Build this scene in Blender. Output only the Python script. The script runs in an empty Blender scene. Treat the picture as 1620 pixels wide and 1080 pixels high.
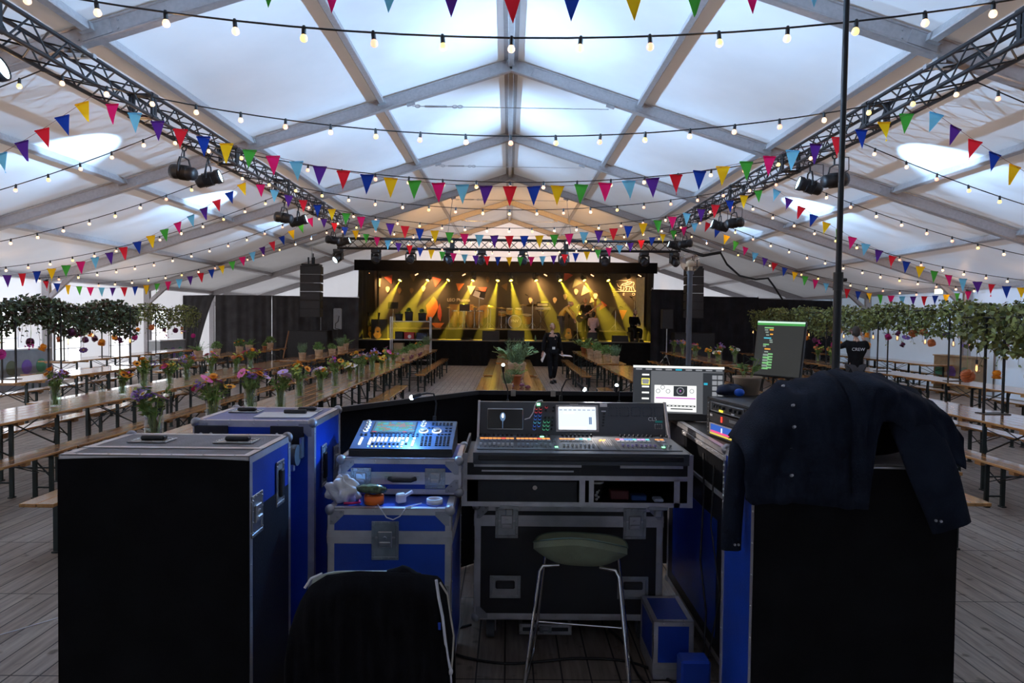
import bpy, bmesh, math, random
from mathutils import Vector, Matrix, Euler
PI = math.pi
R = math.radians
rnd = random.Random(7)
SC = bpy.context.scene
COL = SC.collection

# ------------------------------------------------------------------ camera
FOC = 1080.0                      # focal length in pixels of the 1620 wide frame
CAMH = 1.80
PITCH, YAW, ROLL = math.atan(35 / FOC), math.atan(6 / FOC), 0.0107
_F = Vector((math.sin(YAW) * math.cos(PITCH), math.cos(YAW) * math.cos(PITCH), -math.sin(PITCH)))
_R0 = Vector((math.cos(YAW), -math.sin(YAW), 0))
_U0 = _R0.cross(_F)
_R = _R0 * math.cos(ROLL) + _U0 * math.sin(ROLL)
_U = _R.cross(_F)
cam_data = bpy.data.cameras.new('camera')
cam = bpy.data.objects.new('camera', cam_data)
COL.objects.link(cam)
cam_data.sensor_width = 36.0
cam_data.lens = 36.0 * FOC / 1620.0
cam_data.clip_start = 0.05
cam_data.clip_end = 300
cam.matrix_world = Matrix(((_R.x, _U.x, -_F.x, 0), (_R.y, _U.y, -_F.y, 0), (_R.z, _U.z, -_F.z, CAMH), (0, 0, 0, 1)))
SC.camera = cam

def ray(px, py):
    return _F * FOC + _R * (px - 810) - _U * (py - 540)
def P(px, py, Y):
    d = ray(px, py); t = Y / d.y
    return Vector((d.x * t, Y, CAMH + d.z * t))
def PZ(px, py, z):
    d = ray(px, py); t = (z - CAMH) / d.z
    return Vector((d.x * t, d.y * t, z))
def PX(px, py, X):
    d = ray(px, py); t = X / d.x
    return Vector((X, d.y * t, CAMH + d.z * t))

# ------------------------------------------------------------------ colour management, world, sun
SC.view_settings.view_transform = 'Standard'
SC.view_settings.look = 'None'
SC.view_settings.gamma = 1.0
SC.view_settings.use_curve_mapping = False
SC.view_settings.exposure = 0.38
SC.cycles.use_denoising = True
SC.cycles.max_bounces = 10
SC.cycles.diffuse_bounces = 5
SC.cycles.glossy_bounces = 3
SC.cycles.transmission_bounces = 4
SC.cycles.transparent_max_bounces = 16
SC.cycles.volume_bounces = 0
SC.cycles.sample_clamp_indirect = 6.0
SC.cycles.caustics_reflective = False
SC.cycles.caustics_refractive = False

world = bpy.data.worlds.new('overcast_sky')
SC.world = world
world.use_nodes = True
_nt = world.node_tree
_bg = _nt.nodes['Background']
_bg.inputs['Color'].default_value = (0.92, 0.95, 1.0, 1)
_bg.inputs['Strength'].default_value = 3.4

def lamp(name, kind, loc, energy, color, parent=None, target=None, size=None, spot=None, blend=0.5, radius=0.05):
    ld = bpy.data.lights.new(name, kind)
    ld.energy = energy
    ld.color = color
    if kind == 'SPOT':
        ld.spot_size = R(spot); ld.spot_blend = blend; ld.shadow_soft_size = radius
    elif kind == 'POINT':
        ld.shadow_soft_size = radius
    elif kind == 'SUN':
        ld.angle = R(size)
    o = bpy.data.objects.new(name, ld)
    COL.objects.link(o)
    o.location = loc
    if target is not None:
        o.rotation_euler = (Vector(target) - Vector(loc)).to_track_quat('-Z', 'Y').to_euler()
    if parent is not None:
        o.parent = parent
    return o

# soft sun through cloud, from the window side of the tent
lamp('sun', 'SUN', (-30, 10, 20), 2.0, (1.0, 0.97, 0.93), target=(0, 12, 0), size=40)

# ------------------------------------------------------------------ mesh builder
class MB:
    def __init__(s):
        s.v = []; s.f = []; s.m = []; s.sm = []
    def add(s, vs, fs, mi=0, smooth=False):
        o = len(s.v)
        s.v.extend([tuple(v) for v in vs])
        for f in fs:
            s.f.append([o + i for i in f]); s.m.append(mi); s.sm.append(smooth)
        return s
    def box(s, c, size, rot=None, mi=0, b=0.0):
        hx, hy, hz = size[0] / 2, size[1] / 2, size[2] / 2
        c = Vector(c)
        M = None
        if rot is not None:
            M = rot if isinstance(rot, Matrix) else Euler(rot).to_matrix()
        if b <= 0:
            vs = [Vector((x, y, z)) for z in (-hz, hz) for y in (-hy, hy) for x in (-hx, hx)]
            fs = [(0, 2, 3, 1), (4, 5, 7, 6), (0, 1, 5, 4), (2, 6, 7, 3), (0, 4, 6, 2), (1, 3, 7, 5)]
        else:
            b = min(b, hx * .9, hy * .9, hz * .9)
            vs = []; ix = {}
            for sx in (-1, 1):
                for sy in (-1, 1):
                    for sz in (-1, 1):
                        for a in range(3):
                            ix[(sx, sy, sz, a)] = len(vs)
                            vs.append(Vector((sx * (hx - (0 if a == 0 else b)), sy * (hy - (0 if a == 1 else b)), sz * (hz - (0 if a == 2 else b)))))
            fs = []
            for a in range(3):
                for sg in (-1, 1):
                    q = []
                    for (p, r) in ((-1, -1), (1, -1), (1, 1), (-1, 1)):
                        k = [0, 0, 0]; k[a] = sg; o = [i for i in range(3) if i != a]; k[o[0]] = p; k[o[1]] = r
                        q.append(ix[(k[0], k[1], k[2], a)])
                    fs.append(q)
            for a in range(3):
                o = [i for i in range(3) if i != a]
                for p in (-1, 1):
                    for r in (-1, 1):
                        k0 = [0, 0, 0]; k1 = [0, 0, 0]
                        k0[a] = -1; k1[a] = 1
                        k0[o[0]] = k1[o[0]] = p; k0[o[1]] = k1[o[1]] = r
                        fs.append([ix[(*k0, o[0])], ix[(*k1, o[0])], ix[(*k1, o[1])], ix[(*k0, o[1])]])
            for sx in (-1, 1):
                for sy in (-1, 1):
                    for sz in (-1, 1):
                        fs.append([ix[(sx, sy, sz, 0)], ix[(sx, sy, sz, 1)], ix[(sx, sy, sz, 2)]])
            g = []
            for f in fs:
                ce = sum((vs[i] for i in f), Vector()) / len(f)
                n = (vs[f[1]] - vs[f[0]]).cross(vs[f[2]] - vs[f[0]])
                g.append(list(reversed(f)) if n.dot(ce) < 0 else f)
            fs = g
        if M is not None:
            vs = [M @ v for v in vs]
        return s.add([v + c for v in vs], fs, mi)
    def bb(s, x0, x1, y0, y1, z0, z1, mi=0, b=0.0):
        return s.box(((x0 + x1) / 2, (y0 + y1) / 2, (z0 + z1) / 2), (abs(x1 - x0), abs(y1 - y0), abs(z1 - z0)), None, mi, b)
    def bar(s, p0, p1, w, h, mi=0, up=(0, 0, 1), b=0.0):
        p0 = Vector(p0); p1 = Vector(p1); d = p1 - p0; L = d.length
        if L < 1e-6: return s
        y = d / L; u = Vector(up)
        if abs(u.dot(y)) > .98: u = Vector((1, 0, 0))
        x = y.cross(u).normalized(); z = x.cross(y)
        M = Matrix((x, y, z)).transposed()
        return s.box((p0 + p1) / 2, (w, L, h), M, mi, b)
    def cyl(s, p0, p1, r0, r1=None, n=10, mi=0, smooth=True, caps=True):
        if r1 is None: r1 = r0
        p0 = Vector(p0); p1 = Vector(p1); d = (p1 - p0)
        if d.length < 1e-7: return s
        d = d.normalized()
        u = Vector((0, 0, 1)) if abs(d.z) < .9 else Vector((1, 0, 0))
        x = d.cross(u).normalized(); y = d.cross(x)
        vs = []
        for p, r in ((p0, r0), (p1, r1)):
            for i in range(n):
                a = 2 * PI * i / n
                vs.append(p + x * (r * math.cos(a)) + y * (r * math.sin(a)))
        s.add(vs, [(i, n + i, n + (i + 1) % n, (i + 1) % n) for i in range(n)], mi, smooth)
        if caps:
            s.add(vs[:n], [list(range(n))], mi)
            s.add(vs[n:], [list(range(n - 1, -1, -1))], mi)
        return s
    def tube(s, pts, r, n=6, mi=0, smooth=True, caps=True, closed=False):
        pts = [Vector(p) for p in pts]
        k = len(pts); vs = []
        prev = None
        for i, p in enumerate(pts):
            if closed: t = pts[(i + 1) % k] - pts[i - 1]
            else: t = pts[min(i + 1, k - 1)] - pts[max(i - 1, 0)]
            t = t.normalized() if t.length > 1e-9 else Vector((0, 0, 1))
            if prev is None:
                u = Vector((0, 0, 1)) if abs(t.z) < .9 else Vector((1, 0, 0))
                x = t.cross(u).normalized()
            else:
                x = (prev - t * prev.dot(t))
                x = x.normalized() if x.length > 1e-6 else t.orthogonal().normalized()
            prev = x; y = t.cross(x)
            rr = r[i] if isinstance(r, (list, tuple)) else r
            for j in range(n):
                a = 2 * PI * j / n
                vs.append(p + x * (rr * math.cos(a)) + y * (rr * math.sin(a)))
        fs = []
        for i in range(k if closed else k - 1):
            i2 = (i + 1) % k
            for j in range(n):
                fs.append((i * n + j, i * n + (j + 1) % n, i2 * n + (j + 1) % n, i2 * n + j))
        s.add(vs, fs, mi, smooth)
        if caps and not closed:
            s.add(vs[:n], [list(range(n - 1, -1, -1))], mi); s.add(vs[-n:], [list(range(n))], mi)
        return s
    def lathe(s, prof, c=(0, 0, 0), n=16, mi=0, smooth=True, axis=None):
        c = Vector(c); vs = []
        M = Vector(axis).normalized().to_track_quat('Z', 'Y').to_matrix() if axis is not None else None
        for (r, z) in prof:
            for j in range(n):
                a = 2 * PI * j / n
                v = Vector((r * math.cos(a), r * math.sin(a), z))
                vs.append((M @ v if M is not None else v) + c)
        fs = []
        for i in range(len(prof) - 1):
            for j in range(n):
                fs.append((i * n + j, i * n + (j + 1) % n, (i + 1) * n + (j + 1) % n, (i + 1) * n + j))
        return s.add(vs, fs, mi, smooth)
    def ball(s, c, r, nu=10, nv=7, mi=0, M=None):
        if not isinstance(r, (tuple, list)): r = (r, r, r)
        c = Vector(c); vs = []
        for i in range(nv + 1):
            th = PI * i / nv
            for j in range(nu):
                a = 2 * PI * j / nu
                v = Vector((r[0] * math.sin(th) * math.cos(a), r[1] * math.sin(th) * math.sin(a), r[2] * math.cos(th)))
                vs.append((M @ v if M is not None else v) + c)
        fs = []
        for i in range(nv):
            for j in range(nu):
                fs.append((i * nu + j, (i + 1) * nu + j, (i + 1) * nu + (j + 1) % nu, i * nu + (j + 1) % nu))
        return s.add(vs, fs, mi, True)
    def prism(s, poly, o, ex, ey, th, mi=0):
        """flat polygon in the plane o + ex*u + ey*v, extruded by th along ex x ey"""
        o = Vector(o); ex = Vector(ex); ey = Vector(ey); nz = ex.cross(ey).normalized() * th
        n = len(poly)
        a = [o + ex * u + ey * v for u, v in poly]
        b = [p + nz for p in a]
        fs = [list(range(n - 1, -1, -1)), list(range(n, 2 * n))]
        for i in range(n):
            j = (i + 1) % n
            fs.append((i, j, n + j, n + i))
        return s.add(a + b, fs, mi)
    def quad(s, a, b, c, d, mi=0, smooth=False):
        return s.add([a, b, c, d], [(0, 1, 2, 3)], mi, smooth)
    def grid(s, fn, nu, nv, mi=0, smooth=True):
        vs = [fn(i / nu, j / nv) for j in range(nv + 1) for i in range(nu + 1)]
        fs = [(j * (nu + 1) + i, j * (nu + 1) + i + 1, (j + 1) * (nu + 1) + i + 1, (j + 1) * (nu + 1) + i) for j in range(nv) for i in range(nu)]
        return s.add(vs, fs, mi, smooth)
    def mesh(s, name, mats):
        me = bpy.data.meshes.new(name)
        me.from_pydata(s.v, [], s.f)
        if not isinstance(mats, (list, tuple)): mats = [mats]
        for m in mats: me.materials.append(m)
        me.polygons.foreach_set('material_index', s.m)
        me.polygons.foreach_set('use_smooth', s.sm)
        me.update()
        return me
    def build(s, name, mats, parent=None, loc=(0, 0, 0), rot=(0, 0, 0)):
        return obj(name, s.mesh(name, mats), parent, loc, rot)

def obj(name, me, parent=None, loc=(0, 0, 0), rot=(0, 0, 0)):
    o = bpy.data.objects.new(name, me)
    COL.objects.link(o)
    o.location = loc; o.rotation_euler = rot
    if parent is not None: o.parent = parent
    return o
def tag(o, label=None, cat=None, group=None, kind=None):
    if label: o['label'] = label
    if cat: o['category'] = cat
    if group: o['group'] = group
    if kind: o['kind'] = kind
    return o
def empty(name, loc, rz=0.0, label=None, cat=None, group=None):
    o = bpy.data.objects.new(name, None)
    COL.objects.link(o)
    o.empty_display_size = .1
    o.location = loc; o.rotation_euler = (0, 0, rz)
    return tag(o, label, cat, group)
def struct(o):
    o['kind'] = 'structure'
    return o
KIDS = {}
def copy_tree(o, parent=None):
    c = o.copy(); COL.objects.link(c)
    if parent is not None: c.parent = parent
    for ch in list(o.children): copy_tree(ch, c)
    return c
ORD = ['first', 'second', 'third', 'fourth', 'fifth', 'sixth', 'seventh', 'eighth', 'ninth', 'tenth', 'eleventh', 'twelfth', 'thirteenth',
       'fourteenth', 'fifteenth', 'sixteenth', 'seventeenth', 'eighteenth']
def text(name, body, size, mat, parent, loc, rot, ext=0.002, ax='CENTER'):
    cu = bpy.data.curves.new(name, 'FONT')
    cu.body = body; cu.size = size; cu.extrude = ext; cu.align_x = ax; cu.align_y = 'CENTER'
    cu.materials.append(mat)
    t = bpy.data.objects.new('tmp_text', cu); COL.objects.link(t)
    me = bpy.data.meshes.new_from_object(t.evaluated_get(bpy.context.evaluated_depsgraph_get()))
    bpy.data.objects.remove(t); me.name = name
    if not me.materials: me.materials.append(mat)
    return obj(name, me, parent, loc, rot)

# ------------------------------------------------------------------ materials
def mat(name, col, rough=.5, metal=0.0, var=.12, scale=8.0, bump=0.0, bscale=60.0, coat=0.0, emit=None, estr=0.0, spec=None, stretch=(1, 1, 1), sheen=0.0):
    m = bpy.data.materials.new(name)
    m.use_nodes = True
    nt = m.node_tree; bs = nt.nodes['Principled BSDF']
    bs.inputs['Roughness'].default_value = rough
    bs.inputs['Metallic'].default_value = metal
    if coat: bs.inputs['Coat Weight'].default_value = coat; bs.inputs['Coat Roughness'].default_value = .12
    if spec is not None: bs.inputs['Specular IOR Level'].default_value = spec
    if sheen: bs.inputs['Sheen Weight'].default_value = sheen
    tc = nt.nodes.new('ShaderNodeTexCoord')
    mp = nt.nodes.new('ShaderNodeMapping'); mp.inputs['Scale'].default_value = stretch
    nt.links.new(tc.outputs['Object'], mp.inputs['Vector'])
    nz = nt.nodes.new('ShaderNodeTexNoise'); nz.inputs['Scale'].default_value = scale; nz.inputs['Detail'].default_value = 3
    nt.links.new(mp.outputs['Vector'], nz.inputs['Vector'])
    rp = nt.nodes.new('ShaderNodeValToRGB')
    c = col
    rp.color_ramp.elements[0].position = .3; rp.color_ramp.elements[1].position = .7
    rp.color_ramp.elements[0].color = (*[x * (1 - var) for x in c], 1)
    rp.color_ramp.elements[1].color = (*[min(1, x * (1 + var)) for x in c], 1)
    nt.links.new(nz.outputs['Fac'], rp.inputs['Fac'])
    nt.links.new(rp.outputs['Color'], bs.inputs['Base Color'])
    if bump:
        n2 = nt.nodes.new('ShaderNodeTexNoise'); n2.inputs['Scale'].default_value = bscale
        nt.links.new(mp.outputs['Vector'], n2.inputs['Vector'])
        bp = nt.nodes.new('ShaderNodeBump'); bp.inputs['Strength'].default_value = bump; bp.inputs['Distance'].default_value = .01
        nt.links.new(n2.outputs['Fac'], bp.inputs['Height'])
        nt.links.new(bp.outputs['Normal'], bs.inputs['Normal'])
    if emit is not None:
        bs.inputs['Emission Color'].default_value = (*emit, 1); bs.inputs['Emission Strength'].default_value = estr
    return m
def glow(name, col, strength, sampled=False, base=(.02, .02, .02)):
    m = mat(name, base, rough=.3, emit=col, estr=strength)
    if not sampled: m.cycles.emission_sampling = 'NONE'
    return m
def translucent(name, col, tcol, fac, rough=.45, bump=.15, wave=None, spec=.3):
    """coated tent fabric: reflects and lets some daylight through"""
    m = mat(name, col, rough=rough, var=.03, scale=1.5, bump=bump, bscale=3.0, spec=spec)
    nt = m.node_tree; bs = nt.nodes['Principled BSDF']; out = nt.nodes['Material Output']
    tr = nt.nodes.new('ShaderNodeBsdfTranslucent'); tr.inputs['Color'].default_value = (*tcol, 1)
    mx = nt.nodes.new('ShaderNodeMixShader'); mx.inputs['Fac'].default_value = fac
    nt.links.new(bs.outputs['BSDF'], mx.inputs[1]); nt.links.new(tr.outputs['BSDF'], mx.inputs[2])
    nt.links.new(mx.outputs['Shader'], out.inputs['Surface'])
    return m
def clear(name, tint=(1, 1, 1), gloss=.08, rough=.03):
    m = bpy.data.materials.new(name); m.use_nodes = True
    nt = m.node_tree; nt.nodes.remove(nt.nodes['Principled BSDF']); out = nt.nodes['Material Output']
    t = nt.nodes.new('ShaderNodeBsdfTransparent'); t.inputs['Color'].default_value = (*tint, 1)
    g = nt.nodes.new('ShaderNodeBsdfGlossy'); g.inputs['Roughness'].default_value = rough
    fr = nt.nodes.new('ShaderNodeLayerWeight'); fr.inputs['Blend'].default_value = .5
    pw = nt.nodes.new('ShaderNodeMath'); pw.operation = 'POWER'; pw.inputs[1].default_value = 4.0
    nt.links.new(fr.outputs['Facing'], pw.inputs[0])
    ml = nt.nodes.new('ShaderNodeMath'); ml.operation = 'MULTIPLY_ADD'; ml.inputs[1].default_value = .55; ml.inputs[2].default_value = gloss
    nt.links.new(pw.outputs[0], ml.inputs[0])
    mx = nt.nodes.new('ShaderNodeMixShader')
    nt.links.new(ml.outputs[0], mx.inputs['Fac'])
    nt.links.new(t.outputs[0], mx.inputs[1]); nt.links.new(g.outputs[0], mx.inputs[2])
    nt.links.new(mx.outputs[0], out.inputs['Surface'])
    return m

M = {}
M['roof'] = translucent('white_roof_fabric', (.80, .81, .84), (.95, .90, .90), .022, bump=.25)
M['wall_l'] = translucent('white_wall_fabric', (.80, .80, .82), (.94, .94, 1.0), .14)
M['wall_r'] = translucent('white_wall_fabric_shaded', (.66, .71, .82), (.62, .80, 1.0), .065)  # same white fabric with the right side's bluish shade put into its colour
M['alu'] = mat('brushed_aluminium', (.44, .42, .43), rough=.42, metal=.55, var=.08, scale=20)
M['alu_d'] = mat('dull_aluminium', (.42, .41, .42), rough=.45, metal=.5, var=.12, scale=14)
M['steel'] = mat('zinc_steel', (.55, .56, .58), rough=.3, metal=.9, var=.1)
M['chrome'] = mat('chrome', (.75, .75, .76), rough=.12, metal=1.0, var=.03)
M['truss'] = mat('black_truss_paint', (.014, .016, .020), rough=.45, metal=.2, var=.2)
M['black'] = mat('black_plastic', (.016, .016, .019), rough=.45, var=.2, scale=30)
M['black_matt'] = mat('black_molton', (.0075, .0075, .009), rough=.95, var=.25, scale=5, bump=.2, bscale=90, spec=.1)
M['drape_l'] = mat('black_drape_haze_lifted', (.060, .057, .060), rough=.92, var=.2, scale=3, bump=.2, bscale=120, spec=.1)  # black drape, its colour lightened for the haze and daylight at left
M['drape'] = mat('black_drape', (.026, .025, .029), rough=.92, var=.2, scale=3, bump=.2, bscale=120, spec=.1)
M['cable'] = mat('black_rubber', (.012, .012, .014), rough=.5, var=.2)
M['pvc'] = clear('clear_window_foil', (.97, .98, 1.0), .02, .05)
M['glass'] = clear('clear_glass', (.93, .97, .96), .05, .02)
M['globe'] = clear('amber_glass', (1.0, .9, .8), .12, .03)
M['water'] = clear('water', (.86, .93, .88), .03, .02)
M['ground'] = mat('pale_gravel', (.62, .60, .56), rough=.9, var=.15, scale=3)

def plank_floor():
    m = bpy.data.materials.new('weathered_floor_planks'); m.use_nodes = True
    nt = m.node_tree; bs = nt.nodes['Principled BSDF']; L = nt.links.new
    geo = nt.nodes.new('ShaderNodeNewGeometry')
    def brick(w, h, sq, c1, c2, mort, ms):
        b = nt.nodes.new('ShaderNodeTexBrick')
        b.inputs['Scale'].default_value = 1.0
        b.inputs['Brick Width'].default_value = w; b.inputs['Row Height'].default_value = h
        b.inputs['Mortar Size'].default_value = ms; b.inputs['Mortar Smooth'].default_value = .1
        b.inputs['Color1'].default_value = c1; b.inputs['Color2'].default_value = c2; b.inputs['Mortar'].default_value = mort
        b.offset = 0.0; b.squash = 1.0
        return b
    # planks run down the tent (y); panels butt every metre
    mp = nt.nodes.new('ShaderNodeMapping'); mp.inputs['Rotation'].default_value = (0, 0, R(90)); mp.inputs['Location'].default_value = (.36, 0, 0)
    L(geo.outputs['Position'], mp.inputs['Vector'])
    b = brick(1.0, .145, 0, (.285, .235, .195, 1), (.35, .30, .255, 1), (.03, .026, .024, 1), .0045)
    L(mp.outputs['Vector'], b.inputs['Vector'])
    nz = nt.nodes.new('ShaderNodeTexNoise'); nz.inputs['Scale'].default_value = 6; nz.inputs['Detail'].default_value = 6
    m2 = nt.nodes.new('ShaderNodeMapping'); m2.inputs['Scale'].default_value = (6, .5, 1)
    L(geo.outputs['Position'], m2.inputs['Vector']); L(m2.outputs['Vector'], nz.inputs['Vector'])
    rp = nt.nodes.new('ShaderNodeValToRGB')
    rp.color_ramp.elements[0].position = .25; rp.color_ramp.elements[0].color = (.55, .55, .58, 1)
    rp.color_ramp.elements[1].position = .75; rp.color_ramp.elements[1].color = (1.25, 1.22, 1.2, 1)
    L(nz.outputs['Fac'], rp.inputs['Fac'])
    mx = nt.nodes.new('ShaderNodeMix'); mx.data_type = 'RGBA'; mx.blend_type = 'MULTIPLY'; mx.inputs['Factor'].default_value = 1
    L(b.outputs['Color'], mx.inputs['A']); L(rp.outputs['Color'], mx.inputs['B'])
    # dark knots and stains
    n3 = nt.nodes.new('ShaderNodeTexNoise'); n3.inputs['Scale'].default_value = 9; n3.inputs['Detail'].default_value = 2
    L(geo.outputs['Position'], n3.inputs['Vector'])
    r3 = nt.nodes.new('ShaderNodeValToRGB'); r3.color_ramp.elements[0].position = .27; r3.color_ramp.elements[0].color = (.45, .43, .42, 1)
    r3.color_ramp.elements[1].position = .36; r3.color_ramp.elements[1].color = (1, 1, 1, 1)
    L(n3.outputs['Fac'], r3.inputs['Fac'])
    m3 = nt.nodes.new('ShaderNodeMix'); m3.data_type = 'RGBA'; m3.blend_type = 'MULTIPLY'; m3.inputs['Factor'].default_value = 1
    L(mx.outputs['Result'], m3.inputs['A']); L(r3.outputs['Color'], m3.inputs['B'])
    L(m3.outputs['Result'], bs.inputs['Base Color'])
    bs.inputs['Roughness'].default_value = .62
    bp = nt.nodes.new('ShaderNodeBump'); bp.inputs['Strength'].default_value = .4; bp.inputs['Distance'].default_value = .006
    L(b.outputs['Fac'], bp.inputs['Height']); bp.invert = True
    L(bp.outputs['Normal'], bs.inputs['Normal'])
    return m
M['floor'] = plank_floor()

def table_wood(name, base, rough=.22, coat=.5):
    m = bpy.data.materials.new(name); m.use_nodes = True
    nt = m.node_tree; bs = nt.nodes['Principled BSDF']; L = nt.links.new
    tc = nt.nodes.new('ShaderNodeTexCoord'); oi = nt.nodes.new('ShaderNodeObjectInfo')
    mp = nt.nodes.new('ShaderNodeMapping'); mp.inputs['Scale'].default_value = (14, .9, 8)
    L(tc.outputs['Object'], mp.inputs['Vector'])
    ad = nt.nodes.new('ShaderNodeVectorMath'); ad.operation = 'ADD'
    L(mp.outputs['Vector'], ad.inputs[0])
    sc = nt.nodes.new('ShaderNodeVectorMath'); sc.operation = 'SCALE'; sc.inputs['Scale'].default_value = 50
    L(oi.outputs['Random'], sc.inputs[0]); L(sc.outputs['Vector'], ad.inputs[1])
    nz = nt.nodes.new('ShaderNodeTexNoise'); nz.inputs['Scale'].default_value = 1.6; nz.inputs['Detail'].default_value = 5
    L(ad.outputs['Vector'], nz.inputs['Vector'])
    rp = nt.nodes.new('ShaderNodeValToRGB')
    rp.color_ramp.elements[0].position = .3; rp.color_ramp.elements[0].color = (*[c * .62 for c in base], 1)
    rp.color_ramp.elements[1].position = .68; rp.color_ramp.elements[1].color = (*[c * 1.15 for c in base], 1)
    L(nz.outputs['Fac'], rp.inputs['Fac'])
    hs = nt.nodes.new('ShaderNodeHueSaturation')
    mr = nt.nodes.new('ShaderNodeMapRange'); mr.inputs['To Min'].default_value = .8; mr.inputs['To Max'].default_value = 1.2
    L(oi.outputs['Random'], mr.inputs['Value']); L(mr.outputs['Result'], hs.inputs['Value'])
    L(rp.outputs['Color'], hs.inputs['Color']); L(hs.outputs['Color'], bs.inputs['Base Color'])
    bs.inputs['Roughness'].default_value = rough
    bs.inputs['Coat Weight'].default_value = coat; bs.inputs['Coat Roughness'].default_value = .1
    return m
M['wood'] = table_wood('varnished_pine', (.50, .255, .095), rough=.16, coat=.7)
M['wood_edge'] = mat('raw_pine_edge', (.33, .16, .07), rough=.5, var=.2, scale=4, stretch=(8, 1, 8))
M['leg'] = mat('dark_green_steel', (.014, .026, .026), rough=.4, metal=.2, var=.2)
# ================================================================== THE TENT
SLOPE = .3195
AP = 6.46          # underside of the rafters at the ridge
RD = .22           # rafter depth
HW = 12.12         # half width at the legs
Y0, Y1 = -7.0, 33.0
def roof_z(x): return AP + RD + .03 - SLOPE * abs(x)

o = MB().bb(-12.3, 12.3, Y0 - .1, Y1 + .1, -.06, 0).build('floor', M['floor']); struct(o)
mb = MB()
mb.bb(-80, 80, -60, 100, -.3, -.12)
struct(mb.build('ground', M['ground']))

# roof skin, panel by panel, each a little slack between the frames
FR = [-7, -2, 3, 8, 13, 18, 23, 28, 33]
mb = MB()
XS = [0, 1.2, 2.4, 3.6, 4.8, 6.0, 7.25, 8.5, 9.75, 11.0, 12.25]
for a, b in zip(FR[:-1], FR[1:]):
    for sg in (-1, 1):
        def fn(u, v, a=a, b=b, sg=sg):
            x = 12.25 * u
            sag = .035 * math.sin(PI * v) * abs(math.sin(PI * x / 2.42))
            return Vector((sg * x, max(Y0 - .25, a - (.25 if a == Y0 else 0) + (b - a + (.25 if b == Y1 or a == Y0 else 0)) * v), roof_z(x) - sag))
        mb.grid(fn, 30, 8)
struct(mb.build('ceiling', M['roof']))

# portal frames
for i, y in enumerate(FR):
    mb = MB()
    for sg in (-1, 1):
        mb.bar((0, y, AP + RD / 2), (sg * (HW + .05), y, AP + RD / 2 - SLOPE * (HW + .05)), .12, RD, b=.012)
        mb.bar((0, y, AP + RD - .012), (sg * HW, y, AP + RD - .012 - SLOPE * HW), .15, .03, b=.008)
        mb.bar((0, y, AP + .012), (sg * HW, y, AP + .012 - SLOPE * HW), .14, .028, b=.008)
        mb.bb(sg * HW - .1, sg * HW + .1, y - .06, y + .06, 0, 2.78, b=.012)
        mb.bb(sg * HW - .12, sg * HW + .12, y - .16, y - .1, 0, .02)
        mb.bar((sg * (HW - .08), y, 2.25), (sg * (HW - .75), y, AP + .05 - SLOPE * (HW - .75)), .1, .12, b=.01)
        mb.bb(sg * HW - .16, sg * HW + .16, y - .16, y + .16, 0, .03)
        # bolt heads and fish plates
        for xx in (.12, .3, 1.1, 2.2, 4.5, 4.95, 7.0, 9.6):
            for dz in (.06, .15):
                z = AP + dz - SLOPE * xx
                mb.cyl((sg * xx, y - .075, z), (sg * xx, y - .055, z), .014, n=6, mi=1)
        mb.box((sg * .2, y - .066, AP + RD / 2 - SLOPE * .2), (.42, .012, .17), Euler((0, math.atan(SLOPE) * sg, 0)).to_matrix(), 1)
        mb.box((sg * 4.75, y - .066, AP + RD / 2 - SLOPE * 4.75), (.36, .012, .16), Euler((0, math.atan(SLOPE) * sg, 0)).to_matrix(), 1)
        # tension wire fork
        xt = 1.78
        mb.box((sg * (xt + .1), y, AP - .03 - SLOPE * (xt + .1)), (.16, .05, .06), Euler((0, math.atan(SLOPE) * sg, 0)).to_matrix(), 1)
    struct(mb.build('trim_frame', [M['alu'], M['alu_d']]))
    if y < 33:
        mb = MB()
        zt = AP - .08 - SLOPE * 1.85
        mb.cyl((-1.85, y, zt), (1.85, y, zt - .015), .008, n=5)
        mb.cyl((-1.62, y, zt), (-1.2, y, zt), .020, n=6)
        for dx in (-1.75, -1.05, -.95):
            mb.tube([(dx + .05 * math.cos(a), y, zt + .028 * math.sin(a)) for a in [k * PI / 4 for k in range(8)]], .008, 5, closed=True)
        tag(struct(mb.build('trim_wire', M['steel'])), kind='structure')
# purlins
for xx in (0, 2.42, 4.84, 7.26, 9.68, 12.1):
    for sg in ((1,) if xx == 0 else (-1, 1)):
        mb = MB()
        for a, b in zip(FR[:-1], FR[1:]):
            z = roof_z(xx) - .085
            if xx == 0:
                mb.bb(-.055, .055, a + .06, b - .06, z - .10, z + .02, b=.01)
                mb.bb(-.13, .13, a + .06, b - .06, z + .0, z + .02)
            else:
                mb.box((sg * xx, (a + b) / 2, z), (.10, b - a - .12, .12), Euler((0, math.atan(SLOPE) * sg, 0)).to_matrix(), b=.01)
            for ye, s2 in ((a, 1), (b, -1)):
                mb.box((sg * xx, ye + s2 * .1, z - .02), (.15, .08, .09), Euler((0, math.atan(SLOPE) * sg, 0)).to_matrix(), 1)
        struct(mb.build('trim_purlin', [M['alu'], M['alu_d']]))

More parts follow.
